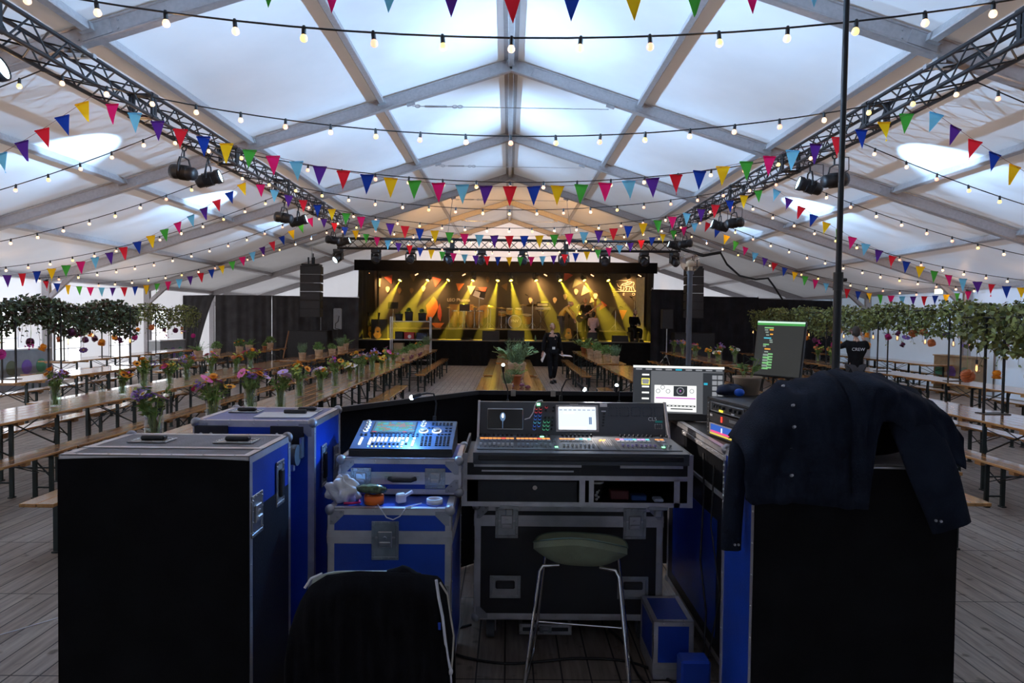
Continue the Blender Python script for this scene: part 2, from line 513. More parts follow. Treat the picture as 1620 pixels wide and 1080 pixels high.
# ---- side walls
EZ = 2.84
def arch_panel(mb, y0, y1, wy0, wy1, x, zs, zt, sgn):
    """wall fabric from y0 to y1 with an arched opening"""
    def q(a, b, c, d): mb.quad(*[Vector((x, p[0], p[1])) for p in (a, b, c, d)])
    rw = (wy1 - wy0) / 2; zc = zt - rw; cy = (wy0 + wy1) / 2
    q((y0, 0), (wy0, 0), (wy0, EZ), (y0, EZ)); q((wy1, 0), (y1, 0), (y1, EZ), (wy1, EZ)); q((wy0, 0), (wy1, 0), (wy1, zs), (wy0, zs))
    n = 10
    for k in range(n):
        a0 = PI - PI * k / n; a1 = PI - PI * (k + 1) / n
        p0 = (cy + rw * math.cos(a0), zc + rw * math.sin(a0)); p1 = (cy + rw * math.cos(a1), zc + rw * math.sin(a1))
        q(p0, p1, (p1[0], EZ), (p0[0], EZ))
WX = HW + .13
wins = []
mb = MB()
for a, b in zip(FR[:-1], FR[1:]):
    m_ = (a + b) / 2
    if a >= 28:
        mb.quad(Vector((-WX, a, 0)), Vector((-WX, b, 0)), Vector((-WX, b, EZ)), Vector((-WX, a, EZ)))
        continue
    for c in (a + 1.05, a + 3.55):
        arch_panel(mb, a if c < m_ else m_, m_ if c < m_ else b, c - .55, c + .55, -WX, .52, 2.05, 1)
        wins.append(c)
struct(mb.build('wall_left', M['wall_l']))
k = 0
for c in wins:
    if c < 7: continue
    k += 1
    mb = MB()
    pts = []
    for i in range(11):
        a = PI - PI * i / 10
        pts.append((c + .55 * math.cos(a), 1.5 + .55 * math.sin(a)))
    outl = [(c - .55, .52)] + pts + [(c + .55, .52)]
    mb.tube([(-WX + .0, p[0], p[1]) for p in outl], .022, 5, closed=True, mi=0)
    for zz in (.86, 1.2, 1.54):
        mb.bb(-WX - .01, -WX + .01, c - .55, c + .55, zz - .013, zz + .013)
    mb.bb(-WX - .01, -WX + .01, c - .013, c + .013, .52, 2.05)
    fr = struct(mb.build('window_%d' % k, M['wall_l']))
    m2 = MB(); m2.add([(-WX - .012, p[0], p[1]) for p in outl], [list(range(len(outl)))])
    m2.build('pane', M['pvc'], fr)
def wavy_wall(name, x0, y0, x1, y1, ztop, amp, mt, nu, freq, zb=0.0, ripple=.0):
    mb = MB(); d = Vector((x1 - x0, y1 - y0, 0)); n = Vector((-d.y, d.x, 0)).normalized(); L = d.length
    ph = rnd.random() * 6
    def fn(u, v):
        s = u * L
        w = amp * (math.sin(s * freq + ph) + .5 * math.sin(s * freq * 2.3 + ph * 2 + v * 2) + .3 * math.sin(s * 1.1 + v * 5)) * (.4 + .6 * (1 - v))
        zt = ztop(u) if callable(ztop) else ztop
        return Vector((x0, y0, zb)) + d * u + n * w + Vector((0, 0, (zt - zb) * v))
    mb.grid(fn, nu, 8)
    return mb.build(name, mt)
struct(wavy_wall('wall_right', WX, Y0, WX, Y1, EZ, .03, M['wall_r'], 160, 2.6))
# gables
struct(wavy_wall('wall_far', -WX, Y1 + .12, WX, Y1 + .12, lambda u: roof_z((u - .5) * 2 * WX), .03, M['wall_l'], 200, 9.0))
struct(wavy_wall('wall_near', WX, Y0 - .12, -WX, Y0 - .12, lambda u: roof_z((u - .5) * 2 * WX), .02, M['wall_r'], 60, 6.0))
for sg in (-1, 1):
    mb = MB()
    mb.bb(sg * 6.3 - .07, sg * 6.3 + .07, Y1 - .05, Y1 + .08, 0, AP - SLOPE * 6.3, b=.01)
    struct(mb.build('trim_gable_post', M['alu']))
# ridge-end door strip in the right wall: aluminium strip standing in for daylight between two sheets
mb = MB()
mb.bb(WX - .06, WX - .03, 17.0, 17.06, 0, 2.3)
struct(mb.build('trim_wall_seam', M['alu']))

# ================================================================== LIGHTING TRUSSES
def box_truss(name, p0, p1, w, label, nseg, cat='truss'):
    p0 = Vector(p0); p1 = Vector(p1); d = (p1 - p0); L = d.length; t = d / L
    side = Vector((-t.y, t.x, 0)).normalized(); up = Vector((0, 0, 1)); h = w / 2
    root = empty(name, p0, 0, label, cat)
    cs = [(-h, -h), (h, -h), (h, h), (-h, h)]
    for a, b in cs:
        m_ = MB(); m_.cyl(side * a + up * b, d + side * a + up * b, .025, n=8); m_.build('chord', M['truss'], root)
    m_ = MB()
    for f in range(4):
        a0, b0 = cs[f]; a1, b1 = cs[(f + 1) % 4]
        for k in range(nseg):
            s0, s1 = L * k / nseg, L * (k + 1) / nseg
            q0 = t * s0 + (side * a0 + up * b0 if k % 2 == 0 else side * a1 + up * b1)
            q1 = t * s1 + (side * a1 + up * b1 if k % 2 == 0 else side * a0 + up * b0)
            m_.cyl(q0, q1, .011, n=5, caps=False)
    m_.build('lacing', M['truss'], root)
    ns = int(round(L / 3))
    for k in range(1, ns):
        s0 = L * k / ns
        m_ = MB()
        for e in (-.035, .035):
            c = t * (s0 + e)
            for f in range(4):
                a0, b0 = cs[f]; a1, b1 = cs[(f + 1) % 4]
                m_.bar(c + side * a0 + up * b0, c + side * a1 + up * b1, .03, .05, up=t)
        for a, b in cs:
            m_.cyl(t * (s0 - .07) + side * a + up * b, t * (s0 + .07) + side * a + up * b, .036, n=8)
        m_.build('coupler', M['truss'], root)
    return root
TX, TZ = 4.97, 4.62
TL = box_truss('lighting_truss', (-TX, -2, TZ), (-TX, 20.7, TZ), .29, 'long black lattice truss hung under the left roof slope', 76)
TR = box_truss('lighting_truss', (TX, -2, TZ), (TX, 20.7, TZ), .29, 'long black lattice truss hung under the right roof slope', 76)
TC = box_truss('lighting_truss', (-5.2, 20.9, 4.06), (5.2, 20.9, 4.06), .29, 'black lattice truss across the tent in front of the stage', 34)
# hanging hardware
for sg, root in ((-1, TL), (1, TR)):
    for y in (3, 8, 13, 18):
        m_ = MB()
        zr = AP - SLOPE * TX
        m_.cyl((sg * .0, y + 2, .14), (0, y + 2, zr - TZ + .02), .012, n=6)
        m_.box((0, y + 2, .16), (.34, .06, .05))
        m_.box((0, y + 2, zr - TZ - .02), (.10, .10, .08), mi=0)
        m_.build('hanging_clamp', M['steel'], root)
for sg in (-1, 1):
    m_ = MB()
    m_.cyl((5.2 + sg * 1.9, 0, .14), (5.2 + sg * 1.9, 2.1, AP - SLOPE * 1.9 - 4.06 + .03), .01, n=5)
    m_.build('hanging_wire', M['steel'], TC)

# ---- profile spots in pairs on the long trusses
M['lens_blue'] = glow('cool_white_lens', (.62, .86, 1.0), 5)
M['lens_dark'] = mat('dark_lens', (.03, .035, .05), rough=.05, coat=1)
def par_spot(loc, aim, label, lit, root_name='spotlight', hang=.34):
    loc = Vector(loc); aim = Vector(aim)
    root = empty(root_name, loc, 0, label, 'spotlight', 'spotlights in pairs under the long trusses')
    d = (aim - loc); q = d.to_track_quat('Y', 'Z'); Mx = q.to_matrix()
    def T(v): return Mx @ Vector(v)
    m_ = MB()
    ax = Mx @ Vector((0, 1, 0))
    m_.lathe([(0, -.2), (.07, -.2), (.10, -.17), (.105, 0), (.10, .1), (.115, .13), (.115, .2), (.1, .2)], n=16, axis=ax)
    for k in range(-3, 3):
        m_.lathe([(.105, k * .025), (.118, k * .025 + .005), (.105, k * .025 + .01)], n=16, axis=ax)
    m_.build('lamp_body', M['black'], root)
    m_ = MB(); m_.lathe([(.1, .19), (.06, .2), (0, .203)], n=16, axis=ax)
    m_.build('lens', M['lens_blue'] if lit else M['lens_dark'], root)
    m_ = MB(); xv = Mx @ Vector((1, 0, 0))
    m_.tube([xv * .14, xv * .14 + Vector((0, 0, .12)), Vector((0, 0, .22)) + xv * .1, Vector((0, 0, .24)), Vector((0, 0, .22)) - xv * .1, -xv * .14 + Vector((0, 0, .12)), -xv * .14], .014, 5)
    m_.build('yoke', M['black'], root)
    m_ = MB(); m_.cyl((0, 0, .23), (0, 0, hang), .014, n=6); m_.tube([(.035 * math.cos(a), 0, hang + .03 + .035 * math.sin(a)) for a in [k * PI / 4 for k in range(8)]], .012, 5, closed=True)
    m_.tube([(0, -.16, .04), (.08, -.3, .1), (.1, -.25, .3), (.02, -.1, hang)], .008, 5)
    m_.build('clamp', M['truss'], root)
    return root
BLU = (.38, .65, 1.0)
SPOTY = [6.15, 10.95, 15.7, 20.0]
ORDN = ['nearest', 'second', 'third', 'farthest']
for i, y in enumerate(SPOTY):
    for sg in (-1, 1):
        sd = 'left' if sg < 0 else 'right'
        zl = TZ - .145 - .45
        if i == 0 and sg > 0: y = 5.7
        elif i == 0: y = SPOTY[0]
        # inward unit lights the middle of the roof, outward unit the side slope
        pi_ = Vector((sg * (TX - .06), y + .28, zl)); ti = Vector((-sg * 3.4, y + .2, 5.5))
        po_ = Vector((sg * (TX + .10), y - .22, zl)); to = Vector((sg * 7.4, y + .3, 4.42))
        r1 = par_spot(pi_, Vector((0, y + .8, 5.6)), 'black spotlight with glowing lens, %s pair from the camera under the %s truss' % (ORDN[i], sd), True)
        r2 = par_spot(po_, to, 'black spotlight turned outward, %s pair from the camera under the %s truss' % (ORDN[i], sd), False)
        e = 1.0 if i < 3 else .35
        d = (ti - pi_).normalized()
        lamp('spot_beam', 'SPOT', d * .26, 3300 * e, BLU, parent=r1, target=d * 2, spot=56, blend=.8, radius=.05)
        d2 = (to - po_).normalized()
        lamp('spot_beam', 'SPOT', d2 * .24, 700 * e, BLU, parent=r2, target=d2 * 2, spot=44, blend=.5, radius=.03)
# ================================================================== BEER TABLES AND BENCHES
TBH, TBW, TBL = .76, .70, 2.2
BNH, BNW = .46, .25
def make_set(name, L, W, H, planks, label, cat, inset=.34):
    root = empty(name, (0, 0, 0), 0, label, cat)
    m_ = MB(); th = .026; pw = W / planks
    for k in range(planks):
        x = -W / 2 + pw * (k + .5)
        m_.box((x, 0, H - th / 2), (pw - .002, L - .004, th), b=.004)
    for sy in (-1, 1):
        m_.box((0, sy * (L / 2 - inset + .10), H - th - .018), (W - .03, .09, .036), mi=0, b=.004)
        m_.box((0, sy * (L / 2 - inset - .36), H - th - .018), (W - .03, .07, .036), mi=0, b=.004)
    m_.build('tabletop' if W > .4 else 'seat', M['wood'], root)
    for sy in (-1, 1):
        y = sy * (L / 2 - inset)
        xi = W / 2 - .045
        for sx in (-1, 1):
            m_ = MB()
            m_.bb(sx * xi - .019, sx * xi + .019, y - .012, y + .012, 0.01, H - th - .02)
            m_.bb(sx * xi - .022, sx * xi + .022, y - .03, y + .03, 0, .012)
            m_.build('leg', M['leg'], root)
        m_ = MB()
        zt = H - th - .06; zb = .14 if W > .4 else .1
        m_.bar((-xi, y, zt * .60), (xi, y, zt), .006, .026, up=(0, 1, 0)) if W > .4 else None
        m_.bar((-xi, y + .006, zt), (xi, y + .006, zt * .60), .006, .026, up=(0, 1, 0)) if W > .4 else m_.bar((-xi, y, zt), (xi, y, zt * .55), .006, .02, up=(0, 1, 0))
        m_.bb(-xi, xi, y - .012, y + .012, H - th - .03, H - th - .004)
        m_.bar((-xi, y, zt), (-xi, y, H - th - .01), .02, .02); m_.bar((xi, y, zt), (xi, y, H - th - .01), .02, .02)
        m_.build('cross_brace', M['leg'], root)
        m_ = MB(); m_.bb(-xi, xi, y - .007, y + .007, zb, zb + .016); m_.build('foot_rail', M['leg'], root)
        m_ = MB()
        for sx in (-1, 1):
            m_.bar((sx * (xi - .03), y, H * .55), (sx * .05, y - sy * .40, H - th - .03), .02, .007)
        m_.build('folding_strut', M['leg'], root)
    return root
T0 = make_set('beer_table', TBL, TBW, TBH, 5, 'x', 'table')
B0 = make_set('beer_bench', TBL, BNW, BNH, 2, 'x', 'bench')
SGRP = {}
usedT = [False]; usedB = [False]
def put_table(x, y, label, group):
    o = T0 if not usedT[0] else copy_tree(T0); usedT[0] = True
    o.location = (x, y, 0); tag(o, label, 'table', group)
    return o
def put_bench(x, y, label, group):
    o = B0 if not usedB[0] else copy_tree(B0); usedB[0] = True
    o.location = (x, y, 0); tag(o, label, 'bench', group)
    return o
# row: name, table centre x, bench offset, list of table starting y (far to near), benches missing at
ROWS = {
 'Y': ('row along the window wall', -10.1, .62, [19.6, 17.4, 15.2], []),
 'Z': ('second row from the windows', -7.80, .66, [20.8, 18.6, 16.4, 12.5, 10.3], []),
 'A': ('third row from the windows', -5.15, .62, [20.8, 18.6, 16.4, 13.6, 11.4, 9.2, 7.0, 4.8], []),
 'B': ('inner left row', -2.72, .60, [20.8, 18.6, 16.4, 13.6, 11.4, 9.2, 7.0, 4.8], [13.6]),
 'C': ('centre row', .06, .54, [20.8, 18.6, 16.4, 13.6, 11.4, 9.2], []),
 'D': ('inner right row', 2.50, .60, [20.8, 18.6, 16.4, 13.6, 11.4, 9.2, 7.0], [13.6]),
 'E': ('third row from the right wall', 5.48, .66, [20.8, 18.6, 16.4, 13.6, 11.4, 9.2, 7.0, 4.8], []),
 'F': ('second row from the right wall', 8.15, .66, [20.8, 18.6, 16.4, 14.0, 11.8, 9.6], []),
 'G': ('row along the right wall', 11.0, .55, [21.7, 19.5, 17.3], []),
}
for key, (nm, x, bo, ys, miss) in ROWS.items():
    for i, y in enumerate(ys):
        put_table(x, y + TBL / 2, 'wooden beer table, %s, %s from the stage' % (nm, ORD[i]), 'beer tables in the ' + nm)
        if any(abs(y - q) < .01 for q in miss): continue
        for sd, w in ((-1, 'left'), (1, 'right')):
            put_bench(x + sd * (bo + rnd.uniform(-.008, .008)), y + TBL / 2,
                      ('wooden bench on the %s of the %s, %s from the stage' if len(nm.split()) < 5 else 'bench %s of the %s, %s from the stage') % (w, nm if 'left' not in nm and 'right of' not in nm else nm, ORD[i]), 'benches beside the ' + nm)

put_table(2.86, 5.85, 'wooden beer table hidden behind the navy shirt, nearest the sound desk on the right', 'beer tables in the inner right row')
put_bench(3.52, 6.16, 'wooden bench whose end shows right of the black case under the navy shirt', 'benches beside the inner right row')
# ================================================================== FLOWERS IN GLASS VASES
FC = {'pink': (.75, .16, .42), 'magenta': (.50, .02, .20), 'lilac': (.52, .34, .68), 'violet': (.20, .11, .42), 'orange': (.92, .36, .02),
      'yellow': (.88, .62, .06), 'white': (.86, .84, .86), 'lime': (.45, .55, .12), 'rust': (.55, .16, .05), 'plum': (.14, .02, .08)}
FM = {k: mat('petals_' + k, v, rough=.6, var=.18, scale=40) for k, v in FC.items()}
M['eye_y'] = mat('flower_eye_yellow', (.65, .42, .05), rough=.8, var=.3, scale=90)
M['eye_b'] = mat('flower_eye_brown', (.06, .025, .012), rough=.9, var=.3, scale=90)
M['stem'] = mat('green_stems', (.24, .35, .09), rough=.6, var=.3, scale=20)
M['leaf'] = mat('fresh_leaves', (.13, .24, .055), rough=.55, var=.45, scale=9)
M['leaf_d'] = mat('dark_leaves', (.045, .062, .022), rough=.5, var=.55, scale=6)
M['leaf_o'] = mat('olive_leaves', (.17, .19, .05), rough=.5, var=.6, scale=5)
M['leaf_g'] = mat('grey_green_herb', (.14, .23, .11), rough=.6, var=.35, scale=20)
M['kale'] = mat('kale_leaves', (.13, .25, .09), rough=.55, var=.35, scale=12)
def petal_ring(m_, c, Mx, n, r0, r1, w, tilt, mi, droop=0.0, off=0.0):
    for k in range(n):
        a = 2 * PI * k / n + off
        d = Vector((math.cos(a), math.sin(a), 0)); t = Vector((-math.sin(a), math.cos(a), 0)); z = Vector((0, 0, 1))
        def q(s, wd, h): return [d * s + t * wd + z * h, d * s - t * wd + z * h]
        h1, h2 = math.sin(tilt) * (r1 - r0) * .5, math.sin(tilt) * (r1 - r0) - droop
        pts = q(r0, w * .35, 0) + q(r0 + (r1 - r0) * .55, w * .5, h1 + .002) + q(r1, w * .36, h2)
        pts = [Mx @ p + c for p in pts]
        m_.add(pts, [(0, 2, 3, 1), (2, 4, 5, 3)], mi, True)
def flower_mesh(kind, col):
    m_ = MB(); I = Matrix.Identity(3); c = Vector((0, 0, 0))
    if kind == 'cosmos':
        petal_ring(m_, c, I, 8, .006, .042, .03, .15, 0); m_.ball((0, 0, .003), (.009, .009, .006), 8, 4, 1)
    elif kind == 'daisy':
        petal_ring(m_, c, I, 14, .01, .032, .010, .1, 0); m_.ball((0, 0, .003), (.012, .012, .007), 8, 4, 1)
    elif kind == 'marigold':
        for i, (r, t) in enumerate(((.034, .0), (.029, .5), (.022, .9), (.014, 1.2))):
            petal_ring(m_, Vector((0, 0, .003 * i)), I, 12 - i, .004, r, .016, t, 0, off=i * .3)
        m_.ball((0, 0, .004), (.016, .016, .012), 8, 5, 0)
    elif kind == 'sun':
        petal_ring(m_, c, I, 15, .014, .042, .013, .2, 0); petal_ring(m_, Vector((0, 0, .002)), I, 13, .012, .034, .012, .4, 0, off=.2)
        m_.ball((0, 0, .003), (.018, .018, .010), 10, 5, 1)
    elif kind == 'spray':
        r_ = random.Random(sum(map(ord, col)))
        for k in range(16):
            p = Vector((r_.uniform(-.03, .03), r_.uniform(-.03, .03), r_.uniform(-.03, .045)))
            petal_ring(m_, p, Euler((r_.uniform(-.8, .8), r_.uniform(-.8, .8), 0)).to_matrix(), 5, .001, .011, .009, .3, 0)
    elif kind == 'pompon':
        for i in range(7):
            petal_ring(m_, Vector((0, 0, -.012 + .006 * i)), I, 11, .004, .040 * math.sin(PI * (i + 1.6) / 9.5), .02, -.6 + .3 * i, 0, off=i * .25)
        m_.ball((0, 0, .0), (.028, .028, .022), 10, 6, 0)
    eye = M['eye_b'] if kind == 'sun' else M['eye_y']
    return m_.mesh('flower', [FM[col], eye])
FL = {}
def flw(kind, col):
    if (kind, col) not in FL: FL[(kind, col)] = flower_mesh(kind, col)
    return FL[(kind, col)]
LEAFSH = [(0, 0, 0), (.35, .22, .05), (1, 0, .0), (.35, -.22, .05)]
def leaf(m_, p, d, L, w, rr, mi=0):
    d = Vector(d).normalized(); s = d.cross(Vector((rr.uniform(-1, 1), rr.uniform(-1, 1), rr.uniform(-1, 1))))
    if s.length < 1e-3: s = d.orthogonal()
    s = s.normalized() * w; n = d.cross(s).normalized() * (w * .35)
    p = Vector(p)
    m_.add([p, p + d * (L * .4) + s + n, p + d * L, p + d * (L * .4) - s + n], [(0, 1, 2), (0, 2, 3)], mi, True)
def bouquet_variant(seed, gh, gr, spread, height, leafn):
    """returns (glass, water, stems, leaves) meshes and head spots for one vase size"""
    r_ = random.Random(seed)
    g = MB(); g.lathe([(0, .004), (gr * .96, .004), (gr, .012), (gr, gh), (gr - .004, gh), (gr - .004, .014), (0, .014)], n=16)
    w = MB(); w.lathe([(0, .015), (gr - .006, .015), (gr - .006, gh * .62), (0, gh * .62)], n=14)
    s = MB(); lf = MB(); heads = []
    for k in range(16):
        a = r_.uniform(0, 2 * PI); rb = gr * .6 * math.sqrt(r_.random())
        b = Vector((rb * math.cos(a + 2.6), rb * math.sin(a + 2.6), .02))
        rt = gr * .8
        n = Vector((rt * math.cos(a) * .9, rt * math.sin(a) * .9, gh))
        rs = spread * math.sqrt(r_.uniform(.05, 1)); h = gh + (height - gh) * (1 - .45 * (rs / spread) ** 2) * r_.uniform(.75, 1.0)
        t = Vector((rs * math.cos(a), rs * math.sin(a), h))
        m2 = n * .45 + t * .55 + Vector((0, 0, .02))
        s.tube([b, n, m2, t], .0028, 4, caps=False)
        heads.append((t, (t - n).normalized()))
        for j in range(leafn):
            u = r_.random()
            p = (n.lerp(t, u) if r_.random() < .7 else b.lerp(n, r_.uniform(.5, 1)))
            dv = Vector((r_.uniform(-1, 1), r_.uniform(-1, 1), r_.uniform(-.2, 1)))
            if p.z < gh: dv = Vector((0, 0, 1)) + dv * .2
            leaf(lf, p, dv, r_.uniform(.03, .075), r_.uniform(.006, .016), r_)
    for k in range(12):
        a = r_.uniform(0, 2 * PI); rb = gr * .7
        s.tube([(rb * math.cos(a) * .5, rb * math.sin(a) * .5, .02), (rb * math.cos(a + .8), rb * math.sin(a + .8), gh * .98)], .003, 4, caps=False)
    return (g.mesh('glass', M['glass']), w.mesh('water', M['water']), s.mesh('stems', M['stem']), lf.mesh('leaves', M['leaf']), heads)
BQ = {}
for i in range(4):
    BQ[('tall', i)] = bouquet_variant(20 + i, .23, .058, .135, .43, 13)
    BQ[('low', i)] = bouquet_variant(40 + i, .16, .05, .11, .30, 11)
MIXES = {
 'a': ['cosmos pink', 'cosmos magenta', 'marigold orange', 'spray violet', 'sun orange', 'cosmos lilac', 'spray lime'],
 'b': ['spray violet', 'spray lilac', 'marigold orange', 'spray violet', 'cosmos lilac', 'marigold rust'],
 'c': ['marigold orange', 'sun orange', 'marigold yellow', 'spray lime', 'marigold orange', 'spray violet'],
 'd': ['cosmos white', 'cosmos lilac', 'spray violet', 'daisy white', 'marigold orange', 'cosmos lilac', 'spray lime'],
 'e': ['sun orange', 'marigold rust', 'cosmos magenta', 'spray lime', 'sun yellow'],
 'f': ['daisy white', 'daisy white', 'spray lime', 'marigold yellow', 'daisy white'],
}
def vase(x, y, size, mix, label, group, nh=9, z=TBH, sc=1.0, seed=None):
    r_ = random.Random(seed if seed is not None else int(x * 1000) + int(y * 77))
    g, w, s, lf, heads = BQ[(size, r_.randrange(4))]
    root = empty('flower_vase', (x, y, z), r_.uniform(0, 6.28), label, 'flower vase', group)
    root.scale = (sc, sc, sc)
    obj('glass', g, root); obj('water', w, root); obj('stems', s, root); obj('leaves', lf, root)
    hs = heads[:]; r_.shuffle(hs)
    ml = MIXES[mix]
    for k, (p, d) in enumerate(hs[:nh]):
        kd, co = ml[k % len(ml)].split()
        f = obj('flower', flw(kd, co), root)
        f.location = p
        dd = (d + Vector((r_.uniform(-.8, .8), r_.uniform(-.8, .8), r_.uniform(-.2, .4)))).normalized()
        f.rotation_euler = dd.to_track_quat('Z', 'Y').to_euler()
        sf = r_.uniform(1.0, 1.45); f.scale = (sf, sf, sf)
    return root
MIXW = {'a': 'pink cosmos', 'b': 'violet flowers', 'c': 'orange marigolds', 'd': 'lilac cosmos',
        'e': 'orange sunflowers', 'f': 'white daisies'}
# (row x, [(y, offset, size, mix, scale)]) from near to far
VAS = [
 ('third row from the windows', -5.15, [(6.55, -.12, 'tall', 'b', 1.15), (7.75, .02, 'tall', 'b', 1.0), (8.95, .1, 'low', 'e', 1.0), (9.45, .12, 'tall', 'c', 1.05), (10.3, .05, 'low', 'e', 1.1),
   (10.95, .0, 'tall', 'b', 1.0), (11.75, .05, 'tall', 'a', 1.0), (12.55, .15, 'low', 'e', 1.1), (13.4, .1, 'tall', 'a', 1.0)]),
 ('inner left row', -2.72, [(5.25, .0, 'tall', 'd', 1.18), (6.35, -.02, 'tall', 'a', 1.12), (7.35, -.05, 'tall', 'a', 1.15), (7.62, .18, 'tall', 'd', 1.0), (8.85, .02, 'tall', 'c', 1.05),
   (9.6, .08, 'low', 'd', 1.1), (10.2, .14, 'tall', 'a', 1.0), (11.3, .1, 'low', 'f', 1.05), (11.75, .2, 'tall', 'd', 1.0), (12.25, .02, 'tall', 'c', 1.0),
   (12.9, .15, 'tall', 'b', 1.0), (13.6, .2, 'low', 'c', 1.0), (14.3, .2, 'tall', 'a', 1.0), (15.0, .2, 'low', 'd', 1.0)]),
 ('third row from the right wall', 5.48, [(16.9, .15, 'tall', 'd', 1.0), (17.5, -.1, 'low', 'd', 1.0), (18.1, .15, 'tall', 'b', 1.0), (18.9, .1, 'low', 'c', 1.0), (19.5, -.15, 'tall', 'a', 1.0), (20.2, .1, 'low', 'e', 1.0), (21.0, -.1, 'tall', 'b', 1.0), (21.8, .1, 'tall', 'a', 1.0), (22.5, .0, 'tall', 'b', 1.0)]),
 ('second row from the right wall', 8.15, [(16.9, -.1, 'tall', 'e', 1.0), (18.0, .05, 'tall', 'e', 1.0), (18.8, -.1, 'tall', 'a', 1.0), (21.2, .0, 'tall', 'b', 1.0), (22.0, .1, 'tall', 'b', 1.0)]),
]
for nm, x, lst in VAS:
    for i, (y, off, size, mix, sc) in enumerate(lst):
        vase(x + off, y, size, mix, '%s vase of %s, %s from the sound desk, %s' % ('tall' if size == 'tall' else 'short', MIXW[mix], ORD[i], nm), 'flower vases in the ' + nm, nh=11 if y < 9 else 9, sc=sc, seed=int(y * 100))
# lone tumblers
for lb, x, y in (('empty drinking glass beside the short orange vase in the third row from the windows', -5.2, 8.75), ('empty glass behind the violet bouquet in the third row from the windows', -5.05, 12.2)):
    m_ = MB(); m_.lathe([(0, .003), (.036, .003), (.042, .13), (.039, .13), (.033, .008), (0, .008)], n=14)
    tag(m_.build('drinking_glass', M['glass'], None, (x, y, TBH)), lb, 'glass')

# ================================================================== HERB POTS
M['kraft'] = mat('kraft_paper_wrap', (.42, .30, .19), rough=.8, var=.2, scale=14, bump=.4, bscale=30)
M['terra'] = mat('terracotta', (.45, .17, .08), rough=.75, var=.2)
M['soil'] = mat('potting_soil', (.05, .032, .02), rough=1, var=.4, scale=40)
M['tub'] = mat('beige_plastic_tub', (.52, .38, .26), rough=.5, var=.06)
M['potato'] = mat('purple_potato', (.16, .05, .10), rough=.6, var=.4, scale=30)
def herb_mesh(seed, kind):
    r_ = random.Random(seed); m_ = MB()
    if kind == 'rosemary':
        for k in range(85):
            a = r_.uniform(0, 2 * PI); r0 = .05 * math.sqrt(r_.random()); t = Vector((r0 * math.cos(a) * 2.6, r0 * math.sin(a) * 2.6, r_.uniform(.14, .27)))
            b = Vector((r0 * math.cos(a), r0 * math.sin(a), 0))
            for j in range(14):
                u = (j + 1) / 14
                leaf(m_, b.lerp(t, u), Vector((r_.uniform(-1, 1), r_.uniform(-1, 1), .9)), .035, .0035, r_)
    elif kind == 'bushy':
        for k in range(260):
            a = r_.uniform(0, 2 * PI); th = r_.uniform(0, 1.5); rr = .13 * r_.uniform(.5, 1)
            p = Vector((rr * math.sin(th) * math.cos(a), rr * math.sin(th) * math.sin(a), .03 + rr * 1.25 * math.cos(th)))
            leaf(m_, p, p + Vector((r_.uniform(-.1, .1), r_.uniform(-.1, .1), 0)), r_.uniform(.03, .06), r_.uniform(.009, .016), r_)
    elif kind == 'kale':
        for k in range(15):
            a = k * 2.4 + r_.uniform(-.2, .2); L = r_.uniform(.34, .50); up = 1.42 - .048 * k
            d = Vector((math.cos(a), math.sin(a), 0))
            path = [d * (.02 + L * s * math.cos(up * (1 - s * .75))) + Vector((0, 0, L * s * math.sin(up) - .16 * s * s * (1.3 - up * .6))) for s in [q / 6 for q in range(7)]]
            t = Vector((-d.y, d.x, 0))
            m_.tube(path, [.007, .006, .005, .005, .004, .003, .002], 4, 1)
            for s in range(2, 7):
                w = (.0, .0, .03, .055, .075, .07, .035)[s] ; w0 = (.0, .0, .0, .03, .055, .075, .07)[s]
                for sd in (-1, 1):
                    z0 = Vector((0, 0, .018 * math.sin(s * 2.2 + sd))); z1 = Vector((0, 0, .02 * math.sin(s * 3.1 + sd * 2 + k)))
                    m_.quad(path[s - 1], path[s], path[s] + t * (sd * w) + z1, path[s - 1] + t * (sd * w0) + z0, 0, True)
    elif kind == 'fern':
        for k in range(26):
            a = r_.uniform(0, 2 * PI); L = r_.uniform(.16, .3); up = r_.uniform(.6, 1.45); d = Vector((math.cos(a), math.sin(a), 0))
            for j in range(12):
                s = (j + 1) / 12
                p = d * (L * s * math.cos(up) * 1.1) + Vector((0, 0, L * s * math.sin(up) - .06 * s * s))
                for sd in (-1, 1):
                    leaf(m_, p, d * .5 + Vector((-d.y, d.x, 0)) * sd + Vector((0, 0, r_.uniform(-.2, .5))), .045 * (1.1 - s * .6), .006, r_)
    return m_.mesh('foliage', [M['kale'] if kind == 'kale' else (M['leaf_g'] if kind == 'rosemary' else M['leaf']), M['stem']])
HERB = {}
def herb(kind, i):
    if (kind, i) not in HERB: HERB[(kind, i)] = herb_mesh(100 + i * 7 + len(kind), kind)
    return HERB[(kind, i)]
POTM = {}
